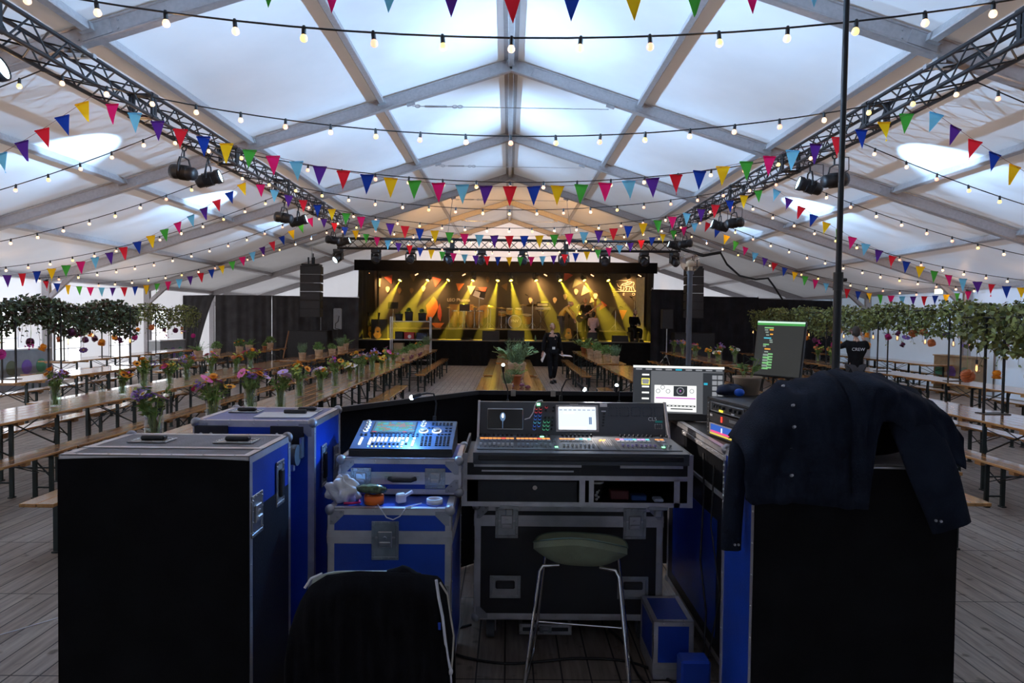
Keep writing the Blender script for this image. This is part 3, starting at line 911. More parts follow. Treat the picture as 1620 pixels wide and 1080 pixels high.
def pot_mesh(kind):
    if kind in POTM: return POTM[kind]
    m_ = MB()
    if kind == 'kraft':
        n = 18; prof = [(.0, .002), (.07, .002), (.075, .02), (.085, .12), (.095, .15), (.088, .155), (.08, .13)]
        vs = []
        for (r, z) in prof:
            for j in range(n):
                a = 2 * PI * j / n; q = r * (1 + .05 * math.sin(j * 2.7 + z * 20)); vs.append((q * math.cos(a), q * math.sin(a), z + (.012 * math.sin(j * 1.9) if z > .14 else 0)))
        m_.add(vs, [(i * n + j, i * n + (j + 1) % n, (i + 1) * n + (j + 1) % n, (i + 1) * n + j) for i in range(len(prof) - 1) for j in range(n)], 0, True)
        m_.tube([(.084 * math.cos(a), .084 * math.sin(a), .085) for a in [k * PI / 8 for k in range(16)]], .003, 4, 1, closed=True)
    elif kind == 'terra':
        m_.lathe([(0, .002), (.065, .002), (.088, .13), (.1, .13), (.102, .165), (.092, .165), (.085, .13)], n=20)
    else:
        m_.lathe([(0, .002), (.10, .002), (.125, .15), (.132, .15), (.132, .165), (.122, .165), (.115, .13)], n=22)
    POTM[kind] = m_.mesh('pot', [M['kraft' if kind == 'kraft' else 'terra' if kind == 'terra' else 'tub'], M['wood_edge']])
    return POTM[kind]
_so = MB(); _so.lathe([(0, .0), (.083, .0)], n=16); SOIL = _so.mesh('soil', M['soil'])
def potted(x, y, pk, hk, label, group, sc=1.0, z=TBH, flower=None):
    r_ = random.Random(int(x * 991 + y * 313))
    root = empty('potted_herb', (x, y, z), r_.uniform(0, 6), label, 'potted plant', group)
    root.scale = (sc, sc, sc)
    obj('pot', pot_mesh(pk), root); obj('soil', SOIL, root, (0, 0, .125))
    obj('foliage', herb(hk, r_.randrange(2)), root, (0, 0, .12))
    if flower:
        for k in range(5):
            f = obj('flower', flw('marigold', flower), root, (r_.uniform(-.09, .09), r_.uniform(-.09, .09), r_.uniform(.22, .3)))
    return root
HN = {'rosemary': 'grey-green rosemary', 'bushy': 'bushy green herb', 'fern': 'feathery green herb', 'kale': 'big curly kale'}
PN = {'kraft': 'paper-wrapped pot', 'terra': 'terracotta pot', 'tub': 'beige tub'}
POTS = [
 ('third row from the windows', -5.15, [(17.1, .0, 'kraft', 'rosemary', 1.0), (18.2, .1, 'kraft', 'bushy', 1.15), (18.9, -.05, 'kraft', 'fern', .8), (19.5, .1, 'kraft', 'bushy', .9), (20.1, .0, 'kraft', 'fern', .9), (20.8, .05, 'kraft', 'rosemary', 1.1), (21.5, .0, 'kraft', 'fern', 1.5)]),
 ('second row from the windows', -7.80, [(17.0, .1, 'kraft', 'fern', 1.2), (18.3, .0, 'kraft', 'bushy', 1.1), (19.6, .1, 'kraft', 'bushy', 1.2), (20.6, .0, 'kraft', 'fern', 1.25), (21.6, .1, 'terra', 'bushy', .7), (22.4, .0, 'kraft', 'bushy', 1.2)]),
 ('inner left row', -2.72, [(16.7, .0, 'kraft', 'fern', 1.0), (17.3, .1, 'kraft', 'bushy', .9), (18.0, .0, 'kraft', 'fern', 1.0), (18.8, .05, 'kraft', 'bushy', 1.0), (19.6, .0, 'kraft', 'fern', 1.1), (20.5, .05, 'kraft', 'bushy', 1.0), (21.4, .0, 'kraft', 'fern', 1.1), (22.3, .05, 'kraft', 'rosemary', 1.2)]),
 ('centre row', .10, [(9.75, -.1, 'kraft', 'rosemary', .8), (10.9, .03, 'terra', 'fern', 1.0), (12.1, .06, 'kraft', 'rosemary', 1.75), (13.7, .03, 'terra', 'kale', 1.15)]),
 ('inner right row', 2.50, [(16.65, .12, 'kraft', 'rosemary', 1.15), (17.2, .0, 'kraft', 'bushy', 1.1), (17.9, .1, 'kraft', 'bushy', 1.2), (18.7, -.05, 'kraft', 'bushy', 1.25), (19.5, .1, 'kraft', 'fern', 1.2), (20.3, -.05, 'kraft', 'bushy', 1.2), (21.2, .05, 'terra', 'fern', 1.4), (22.1, -.05, 'terra', 'kale', 1.0)]),
]
for nm, x, lst in POTS:
    for i, (y, off, pk, hk, sc) in enumerate(lst):
        potted(x + off, y, pk, hk, '%s in a %s, %s from the sound desk, %s' % (HN[hk], PN[pk], ORD[i], nm) if len(nm.split()) <= 3 else '%s in %s, %s pot in the %s' % (HN[hk], PN[pk], ORD[i], nm),
               'herb pots in the ' + nm, sc, flower='orange' if (hk == 'bushy' and i % 3 == 2) else None)
# loose produce beside the pots
k = 0
for (x, y) in ((-2.6, 16.9), (-2.52, 17.6), (-2.58, 18.4), (-2.5, 19.2), (-2.55, 20.0), (.05, 10.35), (.22, 10.5), (.02, 11.4), (.2, 11.55), (.3, 10.2)):
    m_ = MB(); m_.ball((0, 0, .03), (.05, .036, .03), 10, 6)
    nmv = 'inner left row' if x < -1 else 'centre row'
    k += 1
    tag(m_.build('potato', M['potato'], None, (x, y, TBH), (0, 0, k)), 'purple potato lying between the herb pots on the tables of the ' + nmv, 'potato', 'purple potatoes on the ' + nmv)

# ================================================================== GARLANDS ON STANDS
M['bulb_e'] = glow('edison_filament', (1.0, .55, .18), 6)
def garland(x, ya, yb, ztop, posts, dens, leafm, label, drop, flowers, bulbs, seed, wid=.22):
    r_ = random.Random(seed)
    yc = (ya + yb) / 2
    root = empty('hanging_garland', (x, yc, TBH), 0, label, 'garland')
    for py in posts:
        m_ = MB()
        for e in (-.11, .11):
            m_.bb(e - .011, e + .011, py - yc - .011, py - yc + .011, .006, ztop - TBH)
        m_.bb(-.15, .15, py - yc - .09, py - yc + .09, 0, .008)
        m_.bb(-.12, .12, py - yc - .011, py - yc + .011, ztop - TBH - .02, ztop - TBH)
        m_.build('post', M['truss'], root)
    m_ = MB()
    for e in (-.11, .11):
        m_.cyl((e, ya - yc, ztop - TBH), (e, yb - yc, ztop - TBH), .012, n=6)
    m_.build('crossbar', M['truss'], root)
    m_ = MB()
    L = yb - ya
    ph = [r_.random() * 6 for _ in range(4)]
    for k in range(int(L * dens)):
        y = r_.uniform(ya, yb)
        f = .66 + .42 * math.sin(y * 2.3 + ph[0]) * math.sin(y * 1.1 + ph[1])
        dr = drop * (.35 + .65 * f)
        z = ztop + .10 + .08 * math.sin(y * 3 + ph[2]) - r_.random() ** 1.15 * (dr + .16)
        w = wid * (1 - .5 * max(0, (ztop - z) / max(dr, .01)))
        p = Vector((r_.uniform(-w, w), y - yc, z - TBH))
        leaf(m_, p, Vector((r_.uniform(-1, 1), r_.uniform(-1, 1), r_.uniform(-1.2, .4))), r_.uniform(.05, .10), r_.uniform(.02, .038), r_, 1 if r_.random() < .2 else 0)
    for k in range(int(L * 5)):        # trailing stems
        y = r_.uniform(ya, yb); p = Vector((r_.uniform(-wid, wid) * .7, y - yc, ztop - TBH - .05))
        Ls = drop * r_.uniform(.6, 1.35); pts = [p]
        for j in range(5):
            pts.append(p + Vector((.03 * math.sin(j + k), .03 * math.cos(j * 1.3 + k), -Ls * (j + 1) / 5)))
        m_.tube(pts, .003, 3, 1, caps=False)
        for j in range(1, 6):
            for q in range(2):
                leaf(m_, pts[j], Vector((r_.uniform(-1, 1), r_.uniform(-1, 1), -.6)), r_.uniform(.03, .06), .014, r_, 0)
    tag(m_.build('foliage', [M[leafm], M['eye_b'] if leafm == 'leaf_d' else M['leaf_d']], root), kind='stuff')
    for k in range(flowers):
        y = ya + L * (k + .5 + r_.uniform(-.4, .4)) / flowers
        kd, co = r_.choice((('pompon', 'orange'), ('pompon', 'rust'), ('pompon', 'plum'), ('cosmos', 'violet'), ('pompon', 'orange'), ('spray', 'magenta'), ('pompon', 'magenta')))
        zz = ztop - TBH - drop * r_.uniform(.75, 1.6)
        f = obj('flower', flw(kd, co), root, (r_.uniform(-.2, .2), y - yc, zz))
        f.rotation_euler = (PI + r_.uniform(-.6, .6), r_.uniform(-.6, .6), 0)
        sf = r_.uniform(1.5, 2.1); f.scale = (sf, sf, sf)
        st = MB(); st.tube([(0, 0, 0), (.01, .01, .2), (0, 0, .42)], .003, 4)
        o = st.build('stem', M['stem'], root, f.location)
    for k in range(bulbs):
        y = ya + L * (k + .5 + r_.uniform(-.3, .3)) / bulbs
        zz = ztop - TBH - drop * r_.uniform(.9, 1.25)
        hold = MB(); hold.cyl((0, 0, .0), (0, 0, .05), .014, n=8); hold.tube([(0, 0, .05), (.005, 0, .3), (0, 0, .55)], .003, 4)
        h = hold.build('lamp_holder', M['cable'], root, (r_.uniform(-.15, .15), y - yc, zz))
        gb = MB(); gb.lathe([(.012, 0), (.02, -.02), (.036, -.06), (.036, -.085), (.02, -.11), (0, -.116)], n=12); gb.build('bulb', M['globe'], h)
        fi = MB(); fi.tube([(-.006, 0, -.02), (-.008, 0, -.075), (0, 0, -.085), (.008, 0, -.075), (.006, 0, -.02)], .0022, 4); fi.build('filament', M['bulb_e'], h)
    return root
garland(-7.95, 8.9, 14.5, 1.93, [10.9, 12.0, 14.2], 900, 'leaf_d', 'dark ivy garland on thin posts over the second row from the windows', .50, 15, 4, 1, wid=.20)
garland(-10.1, 14.8, 22.2, 1.97, [15.4, 17.2, 19.4, 21.9], 480, 'leaf_o', 'paler green garland on posts over the row along the window wall', .50, 16, 6, 2, wid=.2)
garland(8.15, 9.3, 22.6, 2.06, [12.4, 14.8, 17.2, 19.6, 22.3], 760, 'leaf_o', 'long olive green garland with hanging flowers over the second row from the right wall', .50, 46, 14, 3, wid=.26)
garland(5.66, 5.0, 8.3, 1.88, [7.9, 5.4], 800, 'leaf_o', 'leafy garland at the right picture edge over the third row from the right wall', .5, 10, 4, 4, wid=.24)

# ================================================================== FESTOONS AND BUNTING
M['bulb_w'] = glow('warm_frosted_bulb', (1.0, .60, .34), 1.6, base=(.5, .4, .3))
M['bulb_r'] = glow('orange_frosted_bulb', (1.0, .42, .26), 1.4, base=(.5, .3, .2))
M['bulb_y'] = glow('yellow_frosted_bulb', (1.0, .64, .20), 1.6, base=(.5, .4, .2))
_s = MB(); _s.cyl((0, 0, .0), (0, 0, -.05), .0155, .0165, 8); _s.cyl((0, 0, .014), (0, 0, 0), .009, .0155, 8); SOCK = _s.mesh('lamp_holder', M['cable'])
BULBS = []
for kk in ('bulb_w', 'bulb_r', 'bulb_y', 'bulb_w'):
    _b = MB(); _b.lathe([(.013, -.048), (.020, -.056), (.0265, -.072), (.025, -.088), (.014, -.099), (0, -.102)], n=10); BULBS.append(_b.mesh('bulb', M[kk]))
def span_pts(pa, pb, sag, n):
    pa = Vector(pa); pb = Vector(pb)
    return [pa.lerp(pb, k / n) + Vector((0, 0, -4 * sag * (k / n) * (1 - k / n))) for k in range(n + 1)]
def along(pts, step, start):
    """points every `step` metres along a polyline"""
    out = []; need = start; acc = 0.0
    for a, b in zip(pts[:-1], pts[1:]):
        L = (b - a).length
        while acc + L >= need:
            out.append(a.lerp(b, (need - acc) / L)); need += step
        acc += L
    return out
def festoon(y, label, inner_sag=.64, outer=True, step=.49, zc=0.0, X0=TX):
    root = empty('light_string', (0, y, 0), 0, label, 'light string')
    spans = [((-X0 - .12, 0, TZ - .19 + zc), (X0 + .12, 0, TZ - .19 + zc), inner_sag)]
    if outer:
        spans += [((-X0 - .12, 0, TZ - .19), (-HW + .12, 0, 2.72), .30), ((X0 + .12, 0, TZ - .19), (HW - .12, 0, 2.72), .30)]
    m_ = MB(); n = 0
    for a, b, s in spans:
        pts = span_pts(a, b, s, 26)
        m_.tube(pts, .0075, 5, caps=False)
        for p in along(pts, step, step * .5):
            h = obj('lamp_holder', SOCK, root, p); h.rotation_euler = (rnd.uniform(-.12, .12), rnd.uniform(-.12, .12), 0)
            obj('bulb', BULBS[rnd.randrange(4)], h)
            if n % 4 == 1: lamp('bulb_light', 'POINT', (p.x, p.y, p.z - .15), 2.8, (1.0, .58, .28), parent=root, radius=.03)
            n += 1
    m_.build('cable', M['cable'], root)
FY = [4.9, 7.5, 10.0, 12.5, 15.0, 17.5, 20.0]
FN = ['nearest the camera, high over the sound desk', 'second from the camera', 'third from the camera', 'fourth from the camera', 'third from the stage', 'second from the stage', 'closest to the stage']
for y, n_ in zip(FY, FN):
    festoon(y, 'string of round warm bulbs across the tent, ' + n_)
# bunting
PENC = [('red', (.66, .02, .035)), ('blue', (.012, .045, .32)), ('yellow', (.95, .50, .012)), ('green', (.06, .36, .045)), ('pink', (.68, .015, .14)), ('light_blue', (.16, .50, .72)), ('purple', (.09, .025, .24))]
PENM = [translucent('%s_pennant_cloth' % n_, c, tuple(min(1, q * 1.5) for q in c), .42, rough=.85, bump=.1, spec=.1) for n_, c in PENC]
def pennant_mesh(ci, v):
    r_ = random.Random(ci * 10 + v); m_ = MB(); w, h = .083, .235
    tw = r_.uniform(-.02, .02); cu = r_.uniform(-.018, .018)
    def fn(u, t):
        x = (u - .5) * 2 * w * (1 - t); return Vector((x, .004 + cu * math.sin(t * 2.5) + tw * t * (u - .5) * 2, -h * t))
    m_.grid(fn, 4, 5)
    m_.bb(-w, w, -.004, .004, -.012, .006)
    return m_.mesh('pennant', PENM[ci])
PEN = [[pennant_mesh(c, v) for v in range(3)] for c in range(7)]
def bunting(y, label, shift=0, sag=1.02, osag=.80, step=.288, zc=0.0, outer=True):
    root = empty('bunting', (0, y, 0), 0, label, 'bunting')
    m_ = MB()
    zt = TZ - .20 + zc
    spans = [((0, 0, 0), 1), ]
    mid = span_pts((-TX - .05, 0, zt), (TX + .05, 0, zt), sag, 40)
    L = sum((b - a).length for a, b in zip(mid[:-1], mid[1:]))
    n = int(L / step); off = (L - (n - 1) * step) / 2
    def flags(pts, start, c0, dc):
        for k, p in enumerate(along(pts, step, start)):
            f = obj('pennant', PEN[(c0 + dc * k) % 7][rnd.randrange(3)], root, p)
            f.rotation_euler = (rnd.uniform(-.12, .12), rnd.uniform(-.06, .06), rnd.uniform(-.25, .25))
            if abs(p.x) > TX + .1:
                f.rotation_euler.y = .35 * (1 if p.x > 0 else -1) * max(0, 1 - (abs(p.x) - TX) / 4)
    flags(mid, off, (0 + shift - (n // 2)) % 7, 1)
    m_.tube(mid, .003, 4, caps=False)
    if outer:
        for sg in (-1, 1):
            out = span_pts((sg * (TX + .05), 0, zt), (sg * (HW - .12), 0, 2.66), osag, 26)
            m_.tube(out, .003, 4, caps=False)
            flags(out, .15, (2 + shift) % 7 if sg < 0 else (5 + shift) % 7, -1 if sg < 0 else 1)
    m_.build('cord', mat('bunting_cord', (.25, .12, .12), rough=.8), root)
bunting(3.3, 'colourful pennant bunting at the top of the picture, nearest the camera', 0, zc=-.02, sag=.94)
bunting(8.3, 'colourful pennant bunting, second from the camera, between two light strings', 0)
bunting(13.2, 'colourful pennant bunting, second from the stage', 0)
bunting(17.7, 'colourful pennant bunting, closest to the stage', 2)
# ================================================================== STAGE
SY = 26.3; SZ = .97; BY = 30.6
M['skirt'] = mat('black_stage_skirt', (.010, .009, .009), rough=.9, var=.2, bump=.2, bscale=90, spec=.1)
M['deck'] = mat('dark_stage_deck', (.19, .16, .11), rough=.45, var=.3, scale=3)
M['backdrop'] = mat('dark_printed_backdrop', (.050, .046, .042), rough=.85, var=.15, scale=1.2)
M['p_orange'] = mat('printed_orange', (.75, .22, .05), rough=.8, var=.08)
M['p_red'] = mat('printed_red', (.55, .09, .06), rough=.8, var=.08)
M['p_cream'] = mat('printed_cream', (.75, .60, .36), rough=.8, var=.06)
M['p_olive'] = mat('printed_olive', (.16, .18, .11), rough=.8, var=.08)
M['p_tan'] = mat('printed_tan', (.26, .15, .06), rough=.8, var=.08)
M['p_white'] = mat('printed_white', (.82, .76, .66), rough=.8, var=.04)
M['brass'] = mat('cymbal_brass', (.72, .50, .16), rough=.25, metal=.9, var=.1)
M['drum'] = mat('amber_drum_shell', (.42, .25, .08), rough=.3, var=.15, coat=.4)
M['skin_d'] = mat('drum_skin', (.55, .50, .42), rough=.6, var=.06)
M['amp'] = mat('black_tolex', (.02, .018, .018), rough=.7, var=.2, bump=.2)
M['guitar'] = mat('guitar_wood', (.50, .25, .08), rough=.25, var=.2, coat=.5)
M['paper'] = mat('white_paper', (.82, .82, .84), rough=.8, var=.03)
M['lens_y'] = glow('yellow_lens', (1.0, .80, .12), 7)
M['lens_o'] = glow('orange_lens', (1.0, .30, .06), 4)
M['grey_cab'] = mat('grey_speaker_cabinet', (.30, .31, .32), rough=.6, var=.08)
M['red_box'] = mat('red_plastic_crate', (.42, .03, .03), rough=.5, var=.1)
M['card'] = mat('cardboard', (.36, .25, .14), rough=.85, var=.12)

root = empty('stage', (0, SY, 0), 0, 'wide black-skirted stage at the far end of the tent', 'stage')
m_ = MB(); m_.bb(-5.95, 5.75, 0, 6.1, SZ - .06, SZ); m_.build('deck', M['deck'], root)
m_ = MB()
def fn(u, v):
    x = -5.95 + 11.7 * u
    return Vector((x, -.02 + .012 * math.sin(x * 22) * (1 - v * .7), (SZ - .03) * v))
m_.grid(fn, 220, 2); m_.build('skirt', M['skirt'], root)
for nm, x0, x1, y0, z1, lb in (('stage_riser', -2.57, 1.53, 27.9, 1.41, 'long low black riser under the drums'), ('stage_riser', 2.85, 4.85, 28.0, 1.37, 'short black riser at the right of the stage'),
                               ('stage_riser', -5.0, -2.75, 28.0, 1.40, 'black riser behind the metal shelf')):
    r = empty(nm, ((x0 + x1) / 2, y0, SZ), 0, lb, 'riser')
    w = (x1 - x0) / 2
    m_ = MB(); m_.bb(-w, w, 0, 2.0, z1 - SZ - .05, z1 - SZ, b=.005); m_.build('top', M['deck'], r)
    m_ = MB(); m_.bb(-w + .01, w - .01, .012, 1.98, 0.002, z1 - SZ - .05); m_.build('skirt', M['skirt'], r)

# curtains of the stage box
def curtain(name, x0, y0, x1, y1, z0, z1, amp, freq, mt, label, cat='curtain', nu=None):
    L = math.hypot(x1 - x0, y1 - y0)
    o = wavy_wall(name, x0, y0, x1, y1, z1, amp, mt, nu or max(20, int(L * freq * 2)), freq, zb=z0)
    return tag(o, label, cat)
curtain('stage_valance', -5.95, SY + .05, 5.72, SY + .05, 3.62, 4.03, .012, 6, M['skirt'], 'black valance along the top front of the stage')
curtain('stage_curtain', -5.80, SY + .15, -5.86, BY - .1, SZ, 4.0, .05, 7, M['drape'], 'black curtain closing the left side of the stage')
curtain('stage_curtain', 5.62, SY + .15, 5.74, BY - .1, SZ, 4.0, .05, 7, M['drape'], 'black curtain closing the right side of the stage')
M['sheer'] = mat('pale_sheer_cloth', (.48, .44, .38), rough=.9, var=.1)
curtain('sheer_drape', 5.32, 28.6, 5.62, 28.2, SZ, 3.6, .05, 18, M['sheer'], 'pale sheer drape hanging at the right end of the stage', nu=24)
# backdrop with prints
root = empty('printed_backdrop', (0, BY, SZ), 0, 'dark stage backdrop printed with pennants, flames and a lion emblem', 'backdrop')
m_ = MB()
def bdy(x, z): return .03 * math.sin(x * 3.1) + .015 * math.sin(x * 9 + z)
m_.grid(lambda u, v: Vector((-5.9 + 11.6 * u, bdy(-5.9 + 11.6 * u, 3.05 * v), 3.05 * v)), 120, 6)
m_.build('cloth', M['backdrop'], root)
def onbd(px, py):
    p = P(px, py, BY - .06); return Vector((p.x, 0, p.z - SZ))
def patch(name, poly, mt, zo=0.0, cut=True):
    vs = [onbd(x, y) for x, y in poly]
    m_ = MB()
    n = len(vs)
    a = [Vector((v.x, -.055 - zo, v.z)) for v in vs]; b = [Vector((v.x, -.051 - zo, v.z)) for v in vs]
    m_.add(a + b, [list(range(n)), list(range(2 * n - 1, n - 1, -1))] + [(i, n + i, n + (i + 1) % n, (i + 1) % n) for i in range(n)])
    return m_.build(name, mt, root)
def zA(l): return [(560 + x / 5.786, 400 + y / 5.786) for x, y in l]
def zB(l): return [(780 + x / 5.786, 400 + y / 5.786) for x, y in l]
PR = [('A', [(85, 310), (150, 275), (150, 355)], 'p_orange'), ('A', [(178, 268), (246, 222), (240, 312)], 'p_cream'), ('A', [(275, 222), (352, 198), (343, 282)], 'p_red'),
      ('A', [(505, 195), (578, 188), (545, 262)], 'p_tan'), ('A', [(718, 218), (802, 240), (745, 312)], 'p_red'), ('A', [(933, 278), (1010, 280), (958, 352)], 'p_orange'),
      ('A', [(1035, 300), (1112, 305), (1068, 382)], 'p_cream'), ('A', [(1140, 315), (1218, 315), (1185, 388)], 'p_red'), ('A', [(1345, 300), (1407, 272), (1397, 347)], 'p_tan'),
      ('A', [(1460, 272), (1485, 212), (1502, 292)], 'p_olive'),
      ('B', [(725, 322), (750, 228), (817, 275)], 'p_olive'), ('B', [(805, 392), (832, 293), (892, 350)], 'p_cream'), ('B', [(652, 170), (732, 205), (648, 262)], 'p_red'),
      ('B', [(992, 436), (1047, 480), (973, 527)], 'p_red'), ('B', [(1063, 490), (1124, 500), (1070, 578)], 'p_olive'), ('B', [(1153, 520), (1227, 525), (1185, 614)], 'p_orange'),
      ('B', [(883, 458), (900, 405), (932, 442)], 'p_cream'), ('B', [(1352, 510), (1402, 500), (1375, 558)], 'p_red'),
      ('A', [(700, 640), (828, 640), (770, 705)], 'p_orange')]
for z, l, k in PR:
    patch('printed_pennant', zA(l) if z == 'A' else zB(l), M[k])
for z, x, y in (('A', 200, 312), ('A', 308, 330), ('A', 417, 342), ('A', 527, 342), ('A', 635, 322), ('B', 343, 430), ('B', 565, 430), ('B', 660, 397), ('B', 760, 352), ('A', 1225, 240), ('A', 98, 285)):
    l = [(x + (20 - (4 if math.sin(a) > 0 else 0)) * math.cos(a), y + 24 * math.sin(a) + (6 if math.sin(a) > .9 else 0)) for a in [k * PI / 7 for k in range(14)]]
    patch('printed_balloon', zA(l) if z == 'A' else zB(l), M['p_tan'] if x in (417, 527, 1225, 98) else M['p_cream'])
patch('printed_flame', zA([(660, 480), (700, 435), (728, 398), (760, 440), (772, 495), (752, 540), (735, 570), (705, 612), (672, 575)]), M['p_orange'])
patch('printed_flame', zA([(764, 540), (772, 500), (783, 462), (800, 520), (804, 570), (792, 632), (768, 590)]), M['p_red'])
patch('printed_flame', zA([(648, 545), (662, 550), (676, 590), (668, 622), (655, 600)]), M['p_orange'])
patch('printed_panel', zA([(868, 470), (1095, 470), (1095, 640), (868, 640)]), M['p_tan'], -.002)
for k, (bx, by, br) in enumerate(((940, 560, 28), (1010, 540, 34), (1180, 540, 60))):
    patch('printed_disc', zA([(bx + br * math.cos(a), by + br * math.sin(a)) for a in [q * PI / 8 for q in range(16)]]), M['p_cream'] if k < 2 else M['p_tan'], .001)
def bdtext(body, px, py, h):
    v = onbd(px, py)
    text('lettering', body, h, M['p_white'], root, (v.x, -.062, v.z), (PI / 2, 0, 0), .002)
bdtext('LEO Pharma', 725.5, 474.5, .20)
for ch, bx in (('L', 1108), ('E', 1196), ('O', 1286)):
    bdtext(ch, 780 + bx / 5.786, 400 + 379 / 5.786, .17)
def zL(l): return [(900 + x / 7.714, 420 + y / 7.714) for x, y in l]
LION = [[(528, 314), (828, 318)], [(575, 188), (640, 180), (710, 182), (722, 200), (700, 214), (652, 226), (632, 250), (640, 280)],
        [(640, 232), (670, 246), (705, 232), (745, 222), (770, 205), (792, 200), (797, 225), (782, 246), (790, 275), (800, 300), (818, 312)],
        [(725, 205), (745, 196), (770, 198)], [(770, 250), (762, 280), (772, 312)], [(752, 258), (738, 288), (736, 312)],
        [(690, 258), (720, 254), (752, 258)], [(690, 258), (706, 285), (690, 312)], [(668, 262), (672, 288), (655, 312)], [(640, 262), (628, 290), (640, 312)],
        [(585, 215), (600, 250), (628, 270), (640, 262)], [(600, 285), (625, 300), (650, 296)]]
for l in LION:
    pts = [onbd(x, y) for x, y in zL(l)]
    m_ = MB(); m_.tube([Vector((p.x, -.055, p.z)) for p in pts], .014, 5); m_.build('emblem_line', M['p_white'], root)

# ---- stage lights: ten yellow beam lamps in the haze
YEL = (1.0, .72, .04)
def stage_head(px, py, Y, aim, label, grp, mt, energy, col, spot, blend=.25):
    p = P(px, py, Y)
    r = empty('stage_light', p, 0, label, 'stage light', grp)
    d = (Vector(aim) - p).normalized()
    m_ = MB(); m_.lathe([(0, -.16), (.07, -.15), (.085, -.05), (.09, .08), (.075, .09)], n=12, axis=d); m_.build('lamp_head', M['black'], r)
    m_ = MB(); m_.lathe([(.074, .088), (.05, .10), (0, .104)], n=12, axis=d); m_.build('lens', mt, r)
    m_ = MB(); m_.tube([(-.11, 0, -.02), (-.11, 0, .16), (.11, 0, .16), (.11, 0, -.02)], .018, 5); m_.cyl((0, 0, .16), (0, 0, 3.78 - p.z), .02, n=6); m_.build('yoke', M['black'], r)
    if energy:
        l = lamp('stage_beam', 'SPOT', d * .12, energy, col, parent=r, target=d * 2, spot=spot, blend=blend, radius=.03)
    return r
BX = [(634, -5.6, 27.2), (678, -4.6, 27.0), (711, -4.3, 26.9), (749, -2.3, 27.4), (788, -.95, 27.4), (808, .55, 27.2), (847, 2.1, 27.4), (885, 3.4, 27.0), (923, 4.4, 27.3), (961, 5.3, 27.2)]
for i, (px, ax, ay) in enumerate(BX):
    stage_head(px, 441, 28.9, (ax, ay, 1.0), 'stage lamp throwing a yellow beam, %s from the left of the stage' % ORD[i], 'yellow beam lamps over the stage', M['lens_y'], 2700, YEL, 18)
for i, (px, py) in enumerate(((601, 436), (680, 435), (749, 434), (846, 434), (921, 436), (994, 437))):
    ax = P(px, 460, 30.4)
    stage_head(px, py, 29.7, (ax.x + .1, 30.55, ax.z), 'orange wash lamp close to the backdrop, %s from the left' % ORD[i], 'orange wash lamps over the stage', M['lens_o'], 230, (1.0, .50, .16), 95, 1.0)
for i, (px, py, sl) in enumerate(((582, 433, -.5), (659, 434, -.5), (734, 434.5, -.5), (863, 435, .5), (937, 435.5, .5), (1012, 436, .5))):
    p = P(px, py, 28.6)
    m_ = MB(); m_.box((0, 0, 0), (.14, .03, .03), Euler((0, sl, 0)).to_matrix(), b=.005)
    m_.cyl((0, 0, .015), (0, 0, 3.78 - p.z), .008, n=5, mi=1)
    tag(m_.build('light_bar', [glow('orange_light_bar', (1.0, .40, .16), 6), M['black']], None, p), 'small glowing orange light bar under the stage roof, %s from the left' % ORD[i], 'light bar', 'orange light bars over the stage')
# lighting bar that carries them
m_ = MB()
for dy, dz in ((0, 0), (0, .25), (.25, .12)):
    m_.cyl((-5.6, 28.7 + dy, 3.78 + dz), (5.5, 28.7 + dy, 3.78 + dz), .025, n=6)
for k in range(44):
    x = -5.6 + k * .252
    m_.cyl((x, 28.7, 3.78 + (.25 if k % 2 else 0)), (x + .252, 28.7, 3.78 + (0 if k % 2 else .25)), .011, n=4)
    m_.cyl((x, 28.7, 3.78), (x + .252, 28.95, 3.90), .011, n=4) if k % 2 else m_.cyl((x, 28.95, 3.9), (x + .252, 28.7, 3.78), .011, n=4)
tag(m_.build('stage_truss', M['truss']), 'black truss over the stage carrying the yellow lamps', 'truss')
for sx in (-5.5, 5.4):
    m_ = MB(); m_.cyl((sx, 28.82, SZ), (sx, 28.82, 3.76), .04, n=8); m_.cyl((sx, 28.82, SZ), (sx, 28.82, SZ + .02), .2, n=12)
    tag(m_.build('truss_tower', M['truss']), 'black tower post at the %s end of the stage truss' % ('left' if sx < 0 else 'right'), 'tower post')
# haze over the stage
hz = bpy.data.materials.new('stage_haze'); hz.use_nodes = True
_n = hz.node_tree; _n.nodes.remove(_n.nodes['Principled BSDF'])
_v = _n.nodes.new('ShaderNodeVolumeScatter'); _v.inputs['Density'].default_value = .065; _v.inputs['Anisotropy'].default_value = .2; _v.inputs['Color'].default_value = (1, .97, .92, 1)
_n.links.new(_v.outputs[0], _n.nodes['Material Output'].inputs['Volume'])
m_ = MB(); m_.bb(-5.6, 5.5, SY + .25, BY - .2, SZ + .01, 3.9)
tag(m_.build('haze', hz), 'thin smoke haze lit by the yellow stage beams', 'haze', kind='stuff')

